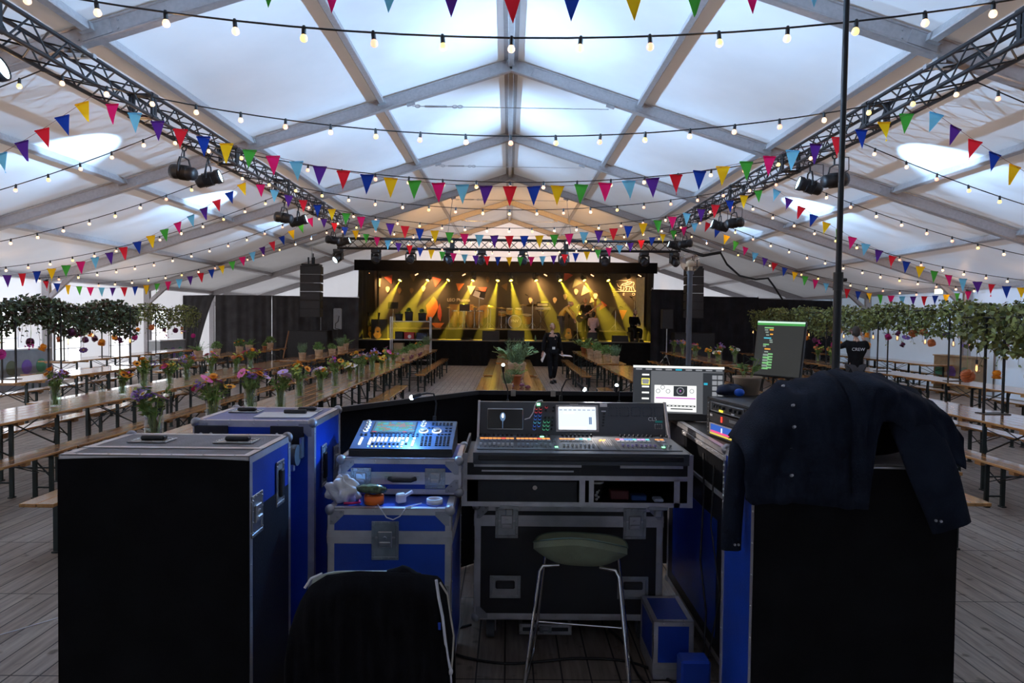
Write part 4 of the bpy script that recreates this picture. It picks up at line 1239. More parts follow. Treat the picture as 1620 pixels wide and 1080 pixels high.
# ---- things on stage
def stand(px, py0, Y, zf, h, name, label, cat, grp=None, boom=None, n=3):
    p = P(px, py0, Y)
    r = empty(name, (p.x, Y, zf), 0, label, cat, grp)
    m_ = MB(); m_.cyl((0, 0, .02), (0, 0, h), .012, n=6); m_.build('pole', M['chrome'], r)
    m_ = MB()
    for k in range(3):
        a = .6 + k * 2.1; m_.cyl((0, 0, .28), (.26 * math.cos(a), .26 * math.sin(a), .01), .010, n=5)
    m_.build('tripod_base', M['chrome'], r)
    if boom:
        m_ = MB(); m_.cyl((-boom * .3, 0, h - .08), (boom, 0, h + .18), .008, n=5); m_.build('boom', M['black'], r)
        m_ = MB(); m_.cyl((boom, 0, h + .18), (boom + .12, -.03, h + .12), .024, .018, n=8); m_.build('microphone', M['black'], r)
    return r
stand(843, 470, 28.2, 1.41, 1.25, 'microphone_stand', 'tall microphone stand with a boom beside the keyboard', 'microphone stand', None, -.32)
stand(914, 478, 28.0, SZ, 1.40, 'microphone_stand', 'microphone stand left of the bald man on stage', 'microphone stand', None, .2)
stand(974, 486, 28.2, 1.37, .85, 'microphone_stand', 'microphone stand behind the green pennant on the right riser', 'microphone stand', None, .18)
stand(1004, 472, 28.3, 1.37, 1.25, 'microphone_stand', 'microphone stand under the lion emblem', 'microphone stand', None, -.2)
def music_stand(px, Y, zf, h, label, paper=False, w=.42):
    r = stand(px, 490, Y, zf, h, 'music_stand', label, 'music stand')
    m_ = MB(); m_.box((0, -.02, h + .1), (w, .02, .30), Euler((-.45, .15 if paper else 0, 0)).to_matrix()); m_.build('desk', M['black'], r)
    if paper:
        m_ = MB(); m_.box((0, -.05, h + .06), (w * .95, .004, .26), Euler((-.45, .35, 0)).to_matrix()); tag(m_.build('sheet', M['paper'], r), None)
music_stand(735, 27.95, 1.41, .75, 'black music stand by the percussion drums')
music_stand(758, 28.3, 1.41, 1.32, 'high music stand with a white sheet of paper', True, .5)
music_stand(622, 28.2, 1.40, .82, 'black music stand above the metal shelf')
def drum(m_, c, r, h, axis, mi=0, ms=1, mh=2):
    ax = Vector(axis).normalized()
    c = Vector(c)
    m_.cyl(c - ax * h / 2, c + ax * h / 2, r, n=20, mi=mi)
    for s in (-1, 1):
        q = c + ax * (s * h / 2)
        m_.cyl(q - ax * .018, q + ax * .018, r * 1.04, n=20, mi=mh)
        m_.cyl(q, q + ax * (s * .022), r * .97, n=20, mi=ms)
DM = [M['drum'], M['skin_d'], M['chrome']]
def cymbal(parent, x, y, z, r, tilt, zf):
    m_ = MB(); Mx = Euler((tilt, tilt * .5, 0)).to_matrix()
    m_.lathe([(0, .03), (.03, .025), (.05, .01), (r, -.008), (r, -.011), (.05, .005), (0, .02)], n=20, axis=Mx @ Vector((0, 0, 1)))
    c = m_.build('cymbal', M['brass'], parent, (x, y, z))
    s = MB(); s.cyl((x, y, z), (x, y, zf), .011, n=6)
    for k in range(3):
        a = .4 + 2.1 * k; s.cyl((x, y, zf + .25), (x + .24 * math.cos(a), y + .24 * math.sin(a), zf + .01), .010, n=5)
    s.build('cymbal_stand', M['chrome'], parent)
px0 = P(814, 507, 28.7)
kit = empty('drum_kit', (px0.x, 28.7, 1.41), 0, 'amber drum kit with brass cymbals in the middle of the stage', 'drum kit')
m_ = MB(); drum(m_, (0, 0, .29), .27, .38, (0, 1, 0)); bd = m_.build('bass_drum', [M['drum'], mat('dark_amber_drumhead', (.20, .14, .05), rough=.5, var=.15), M['chrome']], kit)
text('lettering', 'FNV', .17, M['p_white'], bd, (0, -.222, .32), (PI / 2, 0, 0), .002)
for x, y, z, r, h in ((-.22, .05, .72, .14, .2), (.16, .05, .72, .15, .22), (.52, .25, .40, .2, .36), (-.52, .35, .62, .18, .14)):
    m_ = MB(); drum(m_, (x, y, z), r, h, (.05, -.25, 1))
    if z < .7: [m_.cyl((x + r * math.cos(a), y + r * math.sin(a), z), (x + r * 1.1 * math.cos(a), y + r * 1.1 * math.sin(a), .01), .008, n=5, mi=2) for a in (.3, 2.4, 4.5)]
    m_.build('tom_drum', DM, kit)
for x, y, z, r, t in ((-1.02, .2, .92, .25, .25), (-.55, .3, .88, .22, .15), (.75, .25, 1.0, .26, -.2), (1.1, .1, .78, .2, .1), (-.35, .5, .62, .18, .0), (.35, .5, 1.02, .2, .15)):
    cymbal(kit, x, y, z, r, t, .0)
m_ = MB(); m_.lathe([(0, .48), (.17, .48), (.18, .44), (.16, .42), (0, .42)], (0, .75, 0), 14); m_.cyl((0, .75, 0), (0, .75, .42), .03, n=6); m_.build('drum_stool', M['black'], kit)
perc = empty('percussion_set', (P(735, 500, 28.6).x, 28.6, 1.41), 0, 'group of upright hand drums with small cymbals left of the drum kit', 'percussion')
for k, (x, r) in enumerate(((-.42, .13), (-.1, .15), (.24, .15), (.62, .17))):
    m_ = MB()
    m_.lathe([(0, .02), (r * .75, .02), (r * .95, .25), (r * 1.12, .48), (r, .74), (0, .745)], (x, .05 * (k % 2), 0), 18)
    m_.lathe([(r * 1.04, .70), (r * 1.06, .745), (r * .9, .75)], (x, .05 * (k % 2), 0), 18, mi=2)
    m_.lathe([(r * .98, .748), (0, .752)], (x, .05 * (k % 2), 0), 18, mi=1)
    m_.build('hand_drum', DM, perc)
for x, z, r in ((-.62, .86, .12), (-.05, .98, .15), (.42, .9, .16), (.98, .95, .22)):
    cymbal(perc, x, -.2, z, r, .2, 0)
p = P(859, 483, 28.4)
kb = empty('keyboard', (p.x, 28.4, 1.41), 0, 'stage keyboard on a stand right of the drums', 'keyboard')
m_ = MB(); m_.bb(-.32, .32, -.15, .15, .80, .89, b=.01); m_.build('body', M['grey_cab'], kb)
m_ = MB(); m_.bb(-.29, .29, -.14, .0, .885, .90); m_.build('keys', M['paper'], kb)
m_ = MB(); m_.cyl((-.25, -.1, .02), (.25, -.1, .8), .016, n=6); m_.cyl((.25, .1, .02), (-.25, .1, .8), .016, n=6); m_.cyl((-.25, -.2, .02), (-.25, .2, .02), .016, n=6); m_.cyl((.25, -.2, .02), (.25, .2, .02), .016, n=6); m_.build('stand', M['black'], kb)
am = empty('amplifier_head', (p.x - .02, 28.45, 2.33), 0, 'small amplifier with a pale front standing above the keyboard', 'amplifier')
m_ = MB(); m_.bb(-.24, .24, -.12, .12, 0, .2, b=.015); m_.build('box', M['amp'], am)
m_ = MB(); m_.bb(-.21, .21, -.125, -.118, .04, .14); m_.build('front_panel', M['skin_d'], am)
m_ = MB(); m_.tube([(-.1, 0, .2), (-.09, 0, .24), (.09, 0, .24), (.1, 0, .2)], .01, 5); m_.build('handle', M['black'], am)
m_ = MB(); m_.bb(-.22, -.18, -.1, .1, -.03, 0); m_.bb(.18, .22, -.1, .1, -.03, 0); m_.build('foot', M['black'], am)
def cabinet(px0, px1, py0, py1, Y, dep, name, label, cat, mt, grille=None, grp=None, rz=0):
    a = P(px0, py1, Y); b = P(px1, py0, Y)
    w, h = b.x - a.x, b.z - a.z
    r = empty(name, ((a.x + b.x) / 2, Y + dep / 2, a.z), rz, label, cat, grp)
    m_ = MB(); m_.bb(-w / 2, w / 2, -dep / 2, dep / 2, 0, h, b=.012); m_.build('cabinet', mt, r)
    m_ = MB(); m_.bb(-w / 2 + .03, w / 2 - .03, -dep / 2 - .012, -dep / 2, .03, h - .03, b=.005); m_.build('grille', grille or M['black'], r)
    return r
cabinet(587, 613, 505, 536.6, 27.2, .4, 'guitar_amplifier', 'large black amplifier cabinet at the left end of the stage', 'amplifier', M['amp'])
def guitar(x, y, z, label, mt, lean=.25, rz=0.0, h=1.0):
    r = empty('guitar', (x, y, z), rz, label, 'guitar')
    m_ = MB()
    pr = []
    for k in range(20):
        a = 2 * PI * k / 20; rr = .17 if math.sin(a) < 0 else .135
        wv = rr * math.cos(a) * (1 - .25 * math.exp(-((math.sin(a) - .15) / .25) ** 2)); pr.append((wv, .24 * math.sin(a) + .26))
    Mx = Euler((lean, 0, 0)).to_matrix()
    e1, e2 = Mx @ Vector((1, 0, 0)), Mx @ Vector((0, 0, 1))
    m_.prism(pr, (0, .08, .02), e1, e2, .09); m_.build('body', mt, r)
    m_ = MB(); o = Vector((0, .02, .02)); m_.bar(o + e2 * .40, o + e2 * .92, .05, .025); m_.box(o + e2 * .98, (.075, .02, .14), Mx); m_.build('neck', M['amp'], r)
    m_ = MB(); nn = e1.cross(e2); m_.cyl(o + e2 * .3 - Vector((0, .035, 0)), o + e2 * .3 - Vector((0, .03, 0)), .05, n=14); m_.build('sound_hole', M['black'], r)
    m_ = MB(); m_.cyl((-.14, .0, .0), (-.05, .22, .45), .01, n=5); m_.cyl((.14, 0, 0), (.05, .22, .45), .01, n=5); m_.cyl((0, .38, 0), (0, .22, .45), .01, n=5); m_.build('stand', M['black'], r)
    return r
guitar(P(597, 535, 26.8).x, 26.75, SZ, 'acoustic guitar on a stand at the far left of the stage', M['guitar'], .25, .5)
guitar(P(588, 535, 27.5).x, 27.5, SZ, 'guitar standing upright by the left stage curtain', M['guitar'], .2, -.6)
guitar(P(899, 530, 28.0).x, 27.95, SZ, 'guitar on a stand right of the person in the yellow jacket', M['guitar'], .2, 0)
def wedge(px0, px1, py0, py1, Y, label):
    a = P(px0, py1, Y); b = P(px1, py0, Y); w = b.x - a.x; h = b.z - SZ
    r = empty('floor_monitor', ((a.x + b.x) / 2, Y + .2, SZ), 0, label, 'speaker')
    m_ = MB(); m_.prism([(-.2, 0), (.22, 0), (.2, h), (-.02, h)], (-w / 2, 0, 0), (0, 1, 0), (0, 0, 1), w); m_.build('cabinet', M['amp'], r)
    m_ = MB(); m_.bar((0, .19, h * .5), (0, .235, h * .5), w * .6, h * .5); m_.build('back_plate', M['black'], r)
wedge(762.5, 790, 523.5, 538, 26.55, 'black floor monitor, left of the two at the stage edge')
wedge(803, 830, 523, 538, 26.55, 'black floor monitor, right of the two at the stage edge')
wedge(970, 995, 531, 539, 26.5, 'low dark floor monitor at the right part of the stage edge')
def speaker_globe(x, y, z, h, r, label, name='globe_lamp', warm=False):
    ro = empty(name, (x, y, z), 0, label, 'lamp')
    m_ = MB(); m_.cyl((0, 0, .02), (0, 0, h - r), .055 if not warm else .045, n=12); m_.cyl((0, 0, 0), (0, 0, .03), .24, n=24); m_.cyl((0, 0, h - r - .04), (0, 0, h - r + .03), .075, n=12)
    m_.build('pole', mat('grey_lamp_post', (.07, .075, .09), rough=.5, var=.05) if not warm else M['guitar'], ro)
    m_ = MB(); m_.ball((0, 0, h), r, 24, 14); m_.build('globe', M['globe'], ro)
    m_ = MB(); m_.cyl((0, 0, h - r + .02), (0, 0, h - r * .1), .05, n=12); m_.lathe([(.05, 0), (.085, .02), (.085, .10), (.05, .13), (0, .13)], (0, 0, h - r * .45), 12); m_.build('lamp_insert', M['skin_d'] if not warm else glow('warm_lamp_core', (1.0, .55, .15), 2.5), ro)
    return ro
p = P(1092, 415, 14.0); speaker_globe(p.x, 14.0, 0, p.z, .20, 'tall grey lamp post with a clear glass globe between the tables')
p = P(942, 466, 27.9); speaker_globe(p.x, 27.9, SZ, p.z - SZ, .19, 'glowing amber globe lamp on the stage behind the bald man', warm=True)
# clutter at the stage edge
m_ = MB(); m_.lathe([(0, 0), (.035, 0), (.035, .14), (.012, .19), (.012, .23), (0, .23)], n=10)
tag(m_.build('bottle', mat('green_bottle', (.15, .28, .12), rough=.2, coat=.5), None, P(847, 538, 26.45) * 1.0), 'small green bottle standing at the stage edge', 'bottle').location.z = SZ
for (px, n_) in ((737, 'yellow-lit coil of cable on the stage edge in front of the riser'), (907, 'dark coil of cable at the stage edge behind the walking woman')):
    m_ = MB()
    for k in range(4): m_.tube([((.16 + .02 * k) * math.cos(a), (.13 + .02 * k) * math.sin(a), .02 + .015 * k) for a in [q * PI / 8 for q in range(16)]], .010, 5, closed=True)
    q = P(px, 537, 26.9); tag(m_.build('cable_coil', M['cable'], None, (q.x, 26.9, SZ)), n_, 'cable')

# ---- PA: line arrays, subs, fills
def line_array(px0, px1, py0, py1, Y, label, n=6):
    a = P(px0, py1, Y); b = P(px1, py0, Y); w = b.x - a.x; h = (b.z - a.z) / n
    r = empty('line_array', ((a.x + b.x) / 2, Y, a.z), 0, label, 'speaker')
    for k in range(n):
        m_ = MB(); e = .06 * (n - 1 - k) / n
        m_.prism([(-.02 - .0, 0), (.34, .02), (.34, h - .03), (-.02, h - .008)], (-w / 2, -e, h * k), (0, 1, 0), (0, 0, 1), w); m_.bb(-w / 2 + .02, w / 2 - .02, -.035 - e, -.015 - e, h * k + .015, h * (k + 1) - .025, mi=1)
        m_.build('cabinet', [M['amp'], M['black']], r)
    zt = h * n
    m_ = MB()
    m_.bb(-w / 2 + .05, w / 2 - .05, -.05, .4, zt, zt + .06); m_.cyl((-.1, .1, zt), (-.1, .1, zt + .30), .03, n=6); m_.cyl((.1, .1, zt), (.1, .1, zt + .30), .03, n=6); m_.cyl((0, .25, zt), (0, .25, zt + .45), .04, n=8)
    m_.build('flying_frame', M['truss'], r)
    return r, zt
la, zt = line_array(475, 507.5, 420, 501.5, 24.3, 'tall hanging black loudspeaker array left of the stage')
lb_, zt2 = line_array(1084, 1113.5, 424, 503, 24.3, 'tall hanging black loudspeaker array right of the stage')
for r, z in ((la, zt), (lb_, zt2)):
    m_ = MB(); wz = roof_z(r.location.x) - .10 - r.location.z
    m_.cyl((0, .2, z + .3), (0, .2, wz), .015, n=6); sg_ = 1 if r.location.x > 0 else -1; m_.bar((sg_ * 4.8 - r.location.x, .2, roof_z(4.8) - .1 - r.location.z), (sg_ * 7.3 - r.location.x, .2, roof_z(7.3) - .1 - r.location.z), .06, .08); m_.build('hoist_beam', M['steel'], r)
def box_speaker(px0, px1, py0, py1, Y, dep, name, label, mt, z0=None, grp=None):
    r = cabinet(px0, px1, py0, py1, Y, dep, name, label, 'speaker', mt, grp=grp)
    return r
r = box_speaker(456, 518, 522.5, 574, 25.0, .6, 'subwoofer', 'big black subwoofer on the floor left of the stage', M['amp']); 
r = box_speaker(1067, 1131, 526, 578, 25.0, .6, 'subwoofer', 'black subwoofer on the floor right of the stage', M['amp'])
for o in [o for o in bpy.data.objects if o.name.startswith('subwoofer')]:
    dz = o.location.z
    o.location.z = 0; o.scale.z = (dz + 1.35) / 1.35 if dz > 0 else 1.0
r = empty('fill_speaker', (P(533, 505, 25.1).x, 25.2, 0), .25, 'grey loudspeaker on a black stand beside the left subwoofer', 'speaker')
za = P(533, 521, 25.1).z; zb = P(533, 487.5, 25.1).z
m_ = MB(); m_.bb(-.15, .15, -.14, .14, za, zb, b=.03); m_.build('cabinet', M['grey_cab'], r)
m_ = MB(); m_.cyl((0, 0, .3), (0, 0, za + .02), .02, n=8); [m_.cyl((0, 0, .5), (.35 * math.cos(a), .35 * math.sin(a), .01), .014, n=5) for a in (.3, 2.4, 4.5)]; m_.build('stand', M['black'], r)
m_ = MB(); m_.tube([(.05, -.145, za + .5), (.02, -.15, za + .3), (-.07, -.15, za + .22), (-.09, -.18, za + .05), (.1, -.2, za)], .014, 5); m_.build('cable', M['cable'], r)
r = cabinet(1048, 1066, 489, 520, 24.9, .35, 'fill_speaker', 'dark loudspeaker on a stand right of the stage', 'speaker', M['amp'])
m_ = MB(); z_ = r.location.z; m_.cyl((0, 0, -z_ + .45), (0, 0, 0), .02, n=8); [m_.cyl((0, 0, -z_ + .55), (.4 * math.cos(a), .4 * math.sin(a), -z_ + .01), .014, n=5) for a in (.9, 2.9, 5.0)]; m_.build('stand', M['steel'], r)
m_ = MB(); m_.bar(P(457, 523, 24.75), Vector((P(445, 566, 24.75).x, 24.75, .0)), .05, .03)
tag(m_.build('wooden_batten', M['wood_edge']), 'pale wooden batten leaning against the left subwoofer', 'batten')
# metal shelf with planters in front of the stage
r = empty('metal_shelf', (P(650, 560, 25.6).x, 25.6, 0), 0, 'grey metal shelving unit in front of the stage at left', 'shelf')
w = (681 - 619) * 25.6 / 1080 / 2
for sx in (-1, 1):
    for sy in (-.2, .2):
        m_ = MB(); m_.bb(sx * w - .02, sx * w + .02, sy - .02, sy + .02, 0, 1.86); m_.build('upright', M['steel'], r)
SH = (.25, 1.02, 1.70)
for z in SH:
    m_ = MB(); m_.bb(-w, w, -.2, .2, z - .03, z); m_.build('shelf_board', M['steel'], r)
sx0 = r.location.x
def bucket(x, y, z, rr, h, mt, label, plant=None, name='planter'):
    b = empty(name, (x, y, z), 0, label, 'planter')
    m_ = MB(); m_.lathe([(0, .002), (rr * .85, .002), (rr, h), (rr * .94, h), (rr * .85, h - .04), (0, h - .04)], n=18); m_.build('pot', mt, b)
    if plant: o = obj('foliage', herb(plant, 0), b, (0, 0, h - .06))
    return b
bucket(sx0 - .45, 25.6, 1.70, .15, .26, M['amp'], 'black bucket of cut flowers, leftmost on top of the metal shelf', 'fern')
bucket(sx0 - .08, 25.6, 1.70, .16, .34, M['amp'], 'tall black bucket in the middle of the metal shelf top', 'bushy')
bucket(sx0 + .42, 25.6, 1.70, .16, .30, M['amp'], 'black bucket with reddish leaves, right on the metal shelf top', 'bushy')
def crate(x, y, z, s, mt, label, cat='crate', name='crate'):
    c = empty(name, (x, y, z), 0, label, cat)
    m_ = MB(); a, b_, h = s; t = .015
    m_.bb(-a / 2, a / 2, -b_ / 2, b_ / 2, 0, t); m_.bb(-a / 2, a / 2, -b_ / 2, -b_ / 2 + t, 0, h); m_.bb(-a / 2, a / 2, b_ / 2 - t, b_ / 2, 0, h); m_.bb(-a / 2, -a / 2 + t, -b_ / 2, b_ / 2, 0, h); m_.bb(a / 2 - t, a / 2, -b_ / 2, b_ / 2, 0, h)
    m_.build('box', mt, c)
    m_ = MB(); m_.bb(-a / 2 - .012, a / 2 + .012, -b_ / 2 - .012, b_ / 2 + .012, h - .03, h - .012); m_.build('rim', mt, c)
    return c
crate(sx0 - .42, 25.6, 1.02, (.30, .34, .28), M['amp'], 'black crate on the middle board of the metal shelf')
c = crate(sx0 - .05, 25.6, 1.02, (.38, .34, .26), M['red_box'], 'red crate in the middle of the metal shelf')
m_ = MB(); m_.ball((.02, -.18, .1), (.07, .012, .07), 10, 6); m_.build('white_mark', M['paper'], c)
crate(sx0 + .42, 25.6, 1.02, (.4, .32, .24), mat('dark_blue_crate', (.02, .03, .07), rough=.5), 'dark blue crate at the right of the metal shelf')
crate(sx0 - .45, 25.6, .25, (.36, .34, .62), M['card'], 'tall cardboard box on the bottom board of the metal shelf', 'box', 'cardboard_box')
crate(sx0 + .05, 25.6, .25, (.42, .32, .4), M['grey_cab'], 'grey box with pale papers on the bottom board of the metal shelf', 'box', 'storage_box')

# ---- house drapes left and right of the stage
DY = 25.75
def drape_piece(name, x0, x1, ztop, label, pull=None):
    m_ = MB(); L = abs(x1 - x0); ph = rnd.random() * 6
    def fn(u, v):
        x = x0 + (x1 - x0) * u
        if pull: x = x0 + (x1 - x0) * u * (1 - pull * (1 - v) ** .8 * (1 if v > .25 else .95))
        s = u * L
        w = .05 * (math.sin(s * 9 + ph) + .5 * math.sin(s * 21 + ph * 3) + .4 * math.sin(s * 4 + v)) * (.5 + .5 * (1 - v))
        zt = ztop[0] + (ztop[1] - ztop[0]) * u
        return Vector((x, DY + w, .01 + (zt - .01) * v))
    m_.grid(fn, int(L * 26) + 10, 10)
    return tag(m_.build(name, M['drape_l'] if x0 < 0 else M['drape']), label, 'curtain')
def X(px): return P(px, 500, DY).x
drape_piece('house_drape', X(287), X(341), (2.56, 2.60), 'black drape at far left gathered to one side', .62)
drape_piece('house_drape', X(341), X(430), (2.60, 2.60), 'black drape right of the gap showing daylight')
drape_piece('house_drape', X(430), X(507), (2.60, 2.58), 'black drape behind the left loudspeaker array')
drape_piece('house_drape', X(507), X(567), (2.58, 2.55), 'black drape next to the left end of the stage')
drape_piece('house_drape', X(1030), X(1086), (2.99, 2.97), 'taller black drape next to the right end of the stage')
drape_piece('house_drape', X(1086), X(1200), (2.75, 2.73), 'black drape behind the glass globe lamp')
drape_piece('house_drape', X(1200), X(1318), (2.68, 2.62), 'black drape at far right near the tent wall')
for i, (x0, x1, z) in enumerate(((287, 567, 2.59), (1030, 1086, 3.0), (1086, 1318, 2.72))):
    m_ = MB(); m_.cyl((X(x0), DY + .1, z - .03), (X(x1), DY + .1, z - .03), .018, n=6)
    for px in ((287, 430, 565) if i == 0 else (1032, 1084) if i == 1 else (1090, 1200, 1316)):
        m_.cyl((X(px), DY + .1, 0), (X(px), DY + .1, z + .05), .02, n=6)
    tag(m_.build('drape_rail', M['steel']), ('steel rail carrying the drapes left of the stage', 'steel rail of the taller drape right of the stage', 'steel rail carrying the drapes behind the globe lamp')[i], 'rail')

# ---- moving heads on the cross truss
hx = [(535, 398), (595, 397), (650, 399), (710, 396), (762, 398), (828, 399), (892, 397), (957, 400), (1019, 399), (1067, 402)]
for i, (px, py) in enumerate(hx):
    p = P(px, py, 20.9)
    r = empty('moving_head', (p.x, 20.9, 0), rnd.uniform(-.5, .5), 'black moving head lamp under the cross truss, %s from the left' % ORD[i], 'stage light', 'moving heads under the cross truss')
    z = 3.90
    m_ = MB(); m_.bb(-.13, .13, -.1, .1, z - .12, z - .02, b=.015); m_.cyl((0, 0, z - .02), (0, 0, z + .03), .03, n=6); m_.build('base', M['black'], r)
    m_ = MB()
    for s in (-1, 1): m_.bb(s * .15 - .018, s * .15 + .018, -.05, .05, z - .34, z - .14, b=.01)
    m_.bb(-.16, .16, -.05, .05, z - .155, z - .12, b=.01); m_.build('yoke', M['black'], r)
    m_ = MB(); ax = Vector((rnd.uniform(-.4, .4), -.7, -.5)).normalized()
    m_.lathe([(0, -.16), (.08, -.15), (.12, -.05), (.125, .1), (.11, .14), (.1, .13)], (0, 0, z - .29), 14, axis=ax)
    hd = m_.build('lamp_head', M['black'], r)
    m_ = MB(); m_.lathe([(.1, .13), (.06, .15), (0, .155)], (0, 0, z - .29), 14, axis=ax); m_.build('lens', M['lens_dark'] if i else M['lens_blue'], r)
    if i in (3, 6):  # two warm spots added here to brighten the roof above the stage
        lamp('added_roof_wash', 'SPOT', (0, .25, z - .1), 1000, (1.0, .50, .15), parent=r, target=(.0, 7.0, 5.2), spot=75, blend=1.0, radius=.08).rotation_euler.z -= r.rotation_euler.z

# cable loom from the truss down to the drapes
m_ = MB()
q = [P(1062, 388, 21), P(1085, 397, 21.5), P(1112, 405, 22), P(1140, 400, 22.6), P(1150, 418, 23.2), P(1170, 436, 24), P(1195, 442, 24.6), P(1215, 440, 25), P(1226, 455, 25.4), P(1238, 474, 25.6)]
m_.tube(q, .035, 6); m_.tube([v + Vector((.03, .02, .05)) for v in q[:4]], .02, 5)
tag(m_.build('cable_loom', M['cable']), 'thick black cable bundle sagging from the truss to the right drapes', 'cable')
# gable door box, exit sign lamp, bins, extinguisher
for px0, px1, py0, py1, Y, lb, nm, c, cat in ((-6, 42, 562, 592, 16.3, 'waste sorting counter with coloured circles under the left windows', 'sorting_counter', 1, 'counter'),
                                         (202, 230, 547, 571, 23.4, 'low pale sorting counter by the last left window', 'sorting_counter', 1, 'counter'),
                                         (1455, 1510, 563, 600, 17.6, 'brown box counter with coloured circles by the right wall', 'sorting_counter', 2, 'counter')):
    sgn = -1 if px0 < 800 else 1
    a = P(px0, py1, Y); b = P(px1, py0, Y)
    if sgn < 0: x0, x1 = -HW + .25, -HW + .65
    else: x0, x1 = HW - .6, HW - .25
    ya = abs(x1) * 1080 / abs((px1 if sgn < 0 else px0) - 804); 
    Ln = 1.7 if c == 1 else 1.5
    r = empty(nm, ((x0 + x1) / 2, Y, 0), 0, lb, cat)
    m_ = MB(); m_.bb(-.2, .2, -Ln / 2, Ln / 2, 0, .95, b=.01); m_.build('body', M['grey_cab'] if c == 1 else M['card'], r)
    m_ = MB(); m_.bb(-.22, .22, -Ln / 2 - .02, Ln / 2 + .02, .95, .98); m_.build('top', M['paper'] if c == 1 else M['card'], r)
    for k, cn in enumerate(('p_olive', 'pz', 'pg')):
        mt = M.get(cn) or M.setdefault(cn, mat('bin_disc_' + cn, (.22, .12, .42) if cn == 'pz' else (.10, .30, .16), rough=.6))
        m_ = MB(); xx = .2 if sgn < 0 else -.2
        m_.cyl((xx, -.5 + .5 * k, .55), (xx + .012 * (1 if sgn < 0 else -1), -.5 + .5 * k, .55), .17, n=20); m_.build('coloured_disc', mt, r)
r = empty('fire_extinguisher', (-HW + .32, 17.55, 0), 0, 'red fire extinguisher by the left tent leg', 'fire extinguisher')
m_ = MB(); m_.lathe([(0, 0), (.085, 0), (.09, .03), (.09, .46), (.06, .54), (.03, .56), (0, .56)], n=14); m_.build('cylinder', M['red_box'], r)
m_ = MB(); m_.cyl((0, 0, .56), (0, 0, .61), .02, n=8); m_.bar((0, 0, .6), (.12, 0, .65), .02, .015); m_.tube([(0, .02, .58), (.1, .05, .5), (.1, .03, .25)], .012, 5); m_.build('valve', M['black'], r)
r = empty('exit_sign', (HW - .15, 18.9, 2.62), 0, 'small lit emergency exit lamp high on the right wall', 'exit sign')
m_ = MB(); m_.bb(-.05, .05, -.2, .2, 0, .16, b=.01); m_.build('housing', M['paper'], r)
m_ = MB(); m_.bb(-.056, -.05, -.18, .18, .015, .145); m_.build('diffuser', glow('pale_yellow_diffuser', (1.0, .95, .55), 1.6), r)
# ================================================================== PEOPLE
M['skin'] = mat('skin', (.50, .30, .22), rough=.55, var=.06)
M['lip'] = mat('lips', (.34, .14, .12), rough=.5, var=.05)
M['eyec'] = mat('eyes', (.03, .02, .02), rough=.2, var=.05)
M['hair_blond'] = mat('ash_blond_hair', (.34, .27, .20), rough=.6, var=.3, scale=40, stretch=(1, 1, 4))
M['hair_dark'] = mat('dark_hair', (.025, .018, .014), rough=.5, var=.3, scale=40)
M['hair_grey'] = mat('grey_hair', (.42, .39, .36), rough=.6, var=.25, scale=40)
M['cl_black'] = mat('black_clothing', (.010, .010, .012), rough=.85, var=.3, scale=12, bump=.3, bscale=25, spec=.15)
M['cl_yellow'] = mat('yellow_rain_jacket', (.62, .46, .10), rough=.6, var=.12, bump=.3, bscale=20)
M['cl_pink'] = mat('pale_pink_shirt', (.58, .40, .38), rough=.8, var=.1, bump=.3, bscale=20)
M['cl_grey'] = mat('dark_grey_trousers', (.05, .05, .058), rough=.85, var=.2)
def skin_mesh(pts, edges, radii, root_i, sub=1):
    me = bpy.data.meshes.new('tmp'); me.from_pydata([tuple(p) for p in pts], edges, [])
    o = bpy.data.objects.new('tmp', me); COL.objects.link(o)
    o.modifiers.new('s', 'SKIN').use_smooth_shade = True
    sv = me.skin_vertices[0].data
    for i, r in enumerate(radii):
        sv[i].radius = (r, r) if not isinstance(r, tuple) else r; sv[i].use_root = (i == root_i)
    sb = o.modifiers.new('u', 'SUBSURF'); sb.levels = sub; sb.render_levels = sub
    dg = bpy.context.evaluated_depsgraph_get(); ev = o.evaluated_get(dg); em = ev.to_mesh()
    vs = [v.co.copy() for v in em.vertices]; fs = [tuple(p.vertices) for p in em.polygons]
    ev.to_mesh_clear(); bpy.data.objects.remove(o); bpy.data.meshes.remove(me)
    return vs, fs
def rotx(v, a, o):
    d = v - o; return o + Vector((d.x, d.y * math.cos(a) - d.z * math.sin(a), d.y * math.sin(a) + d.z * math.cos(a)))
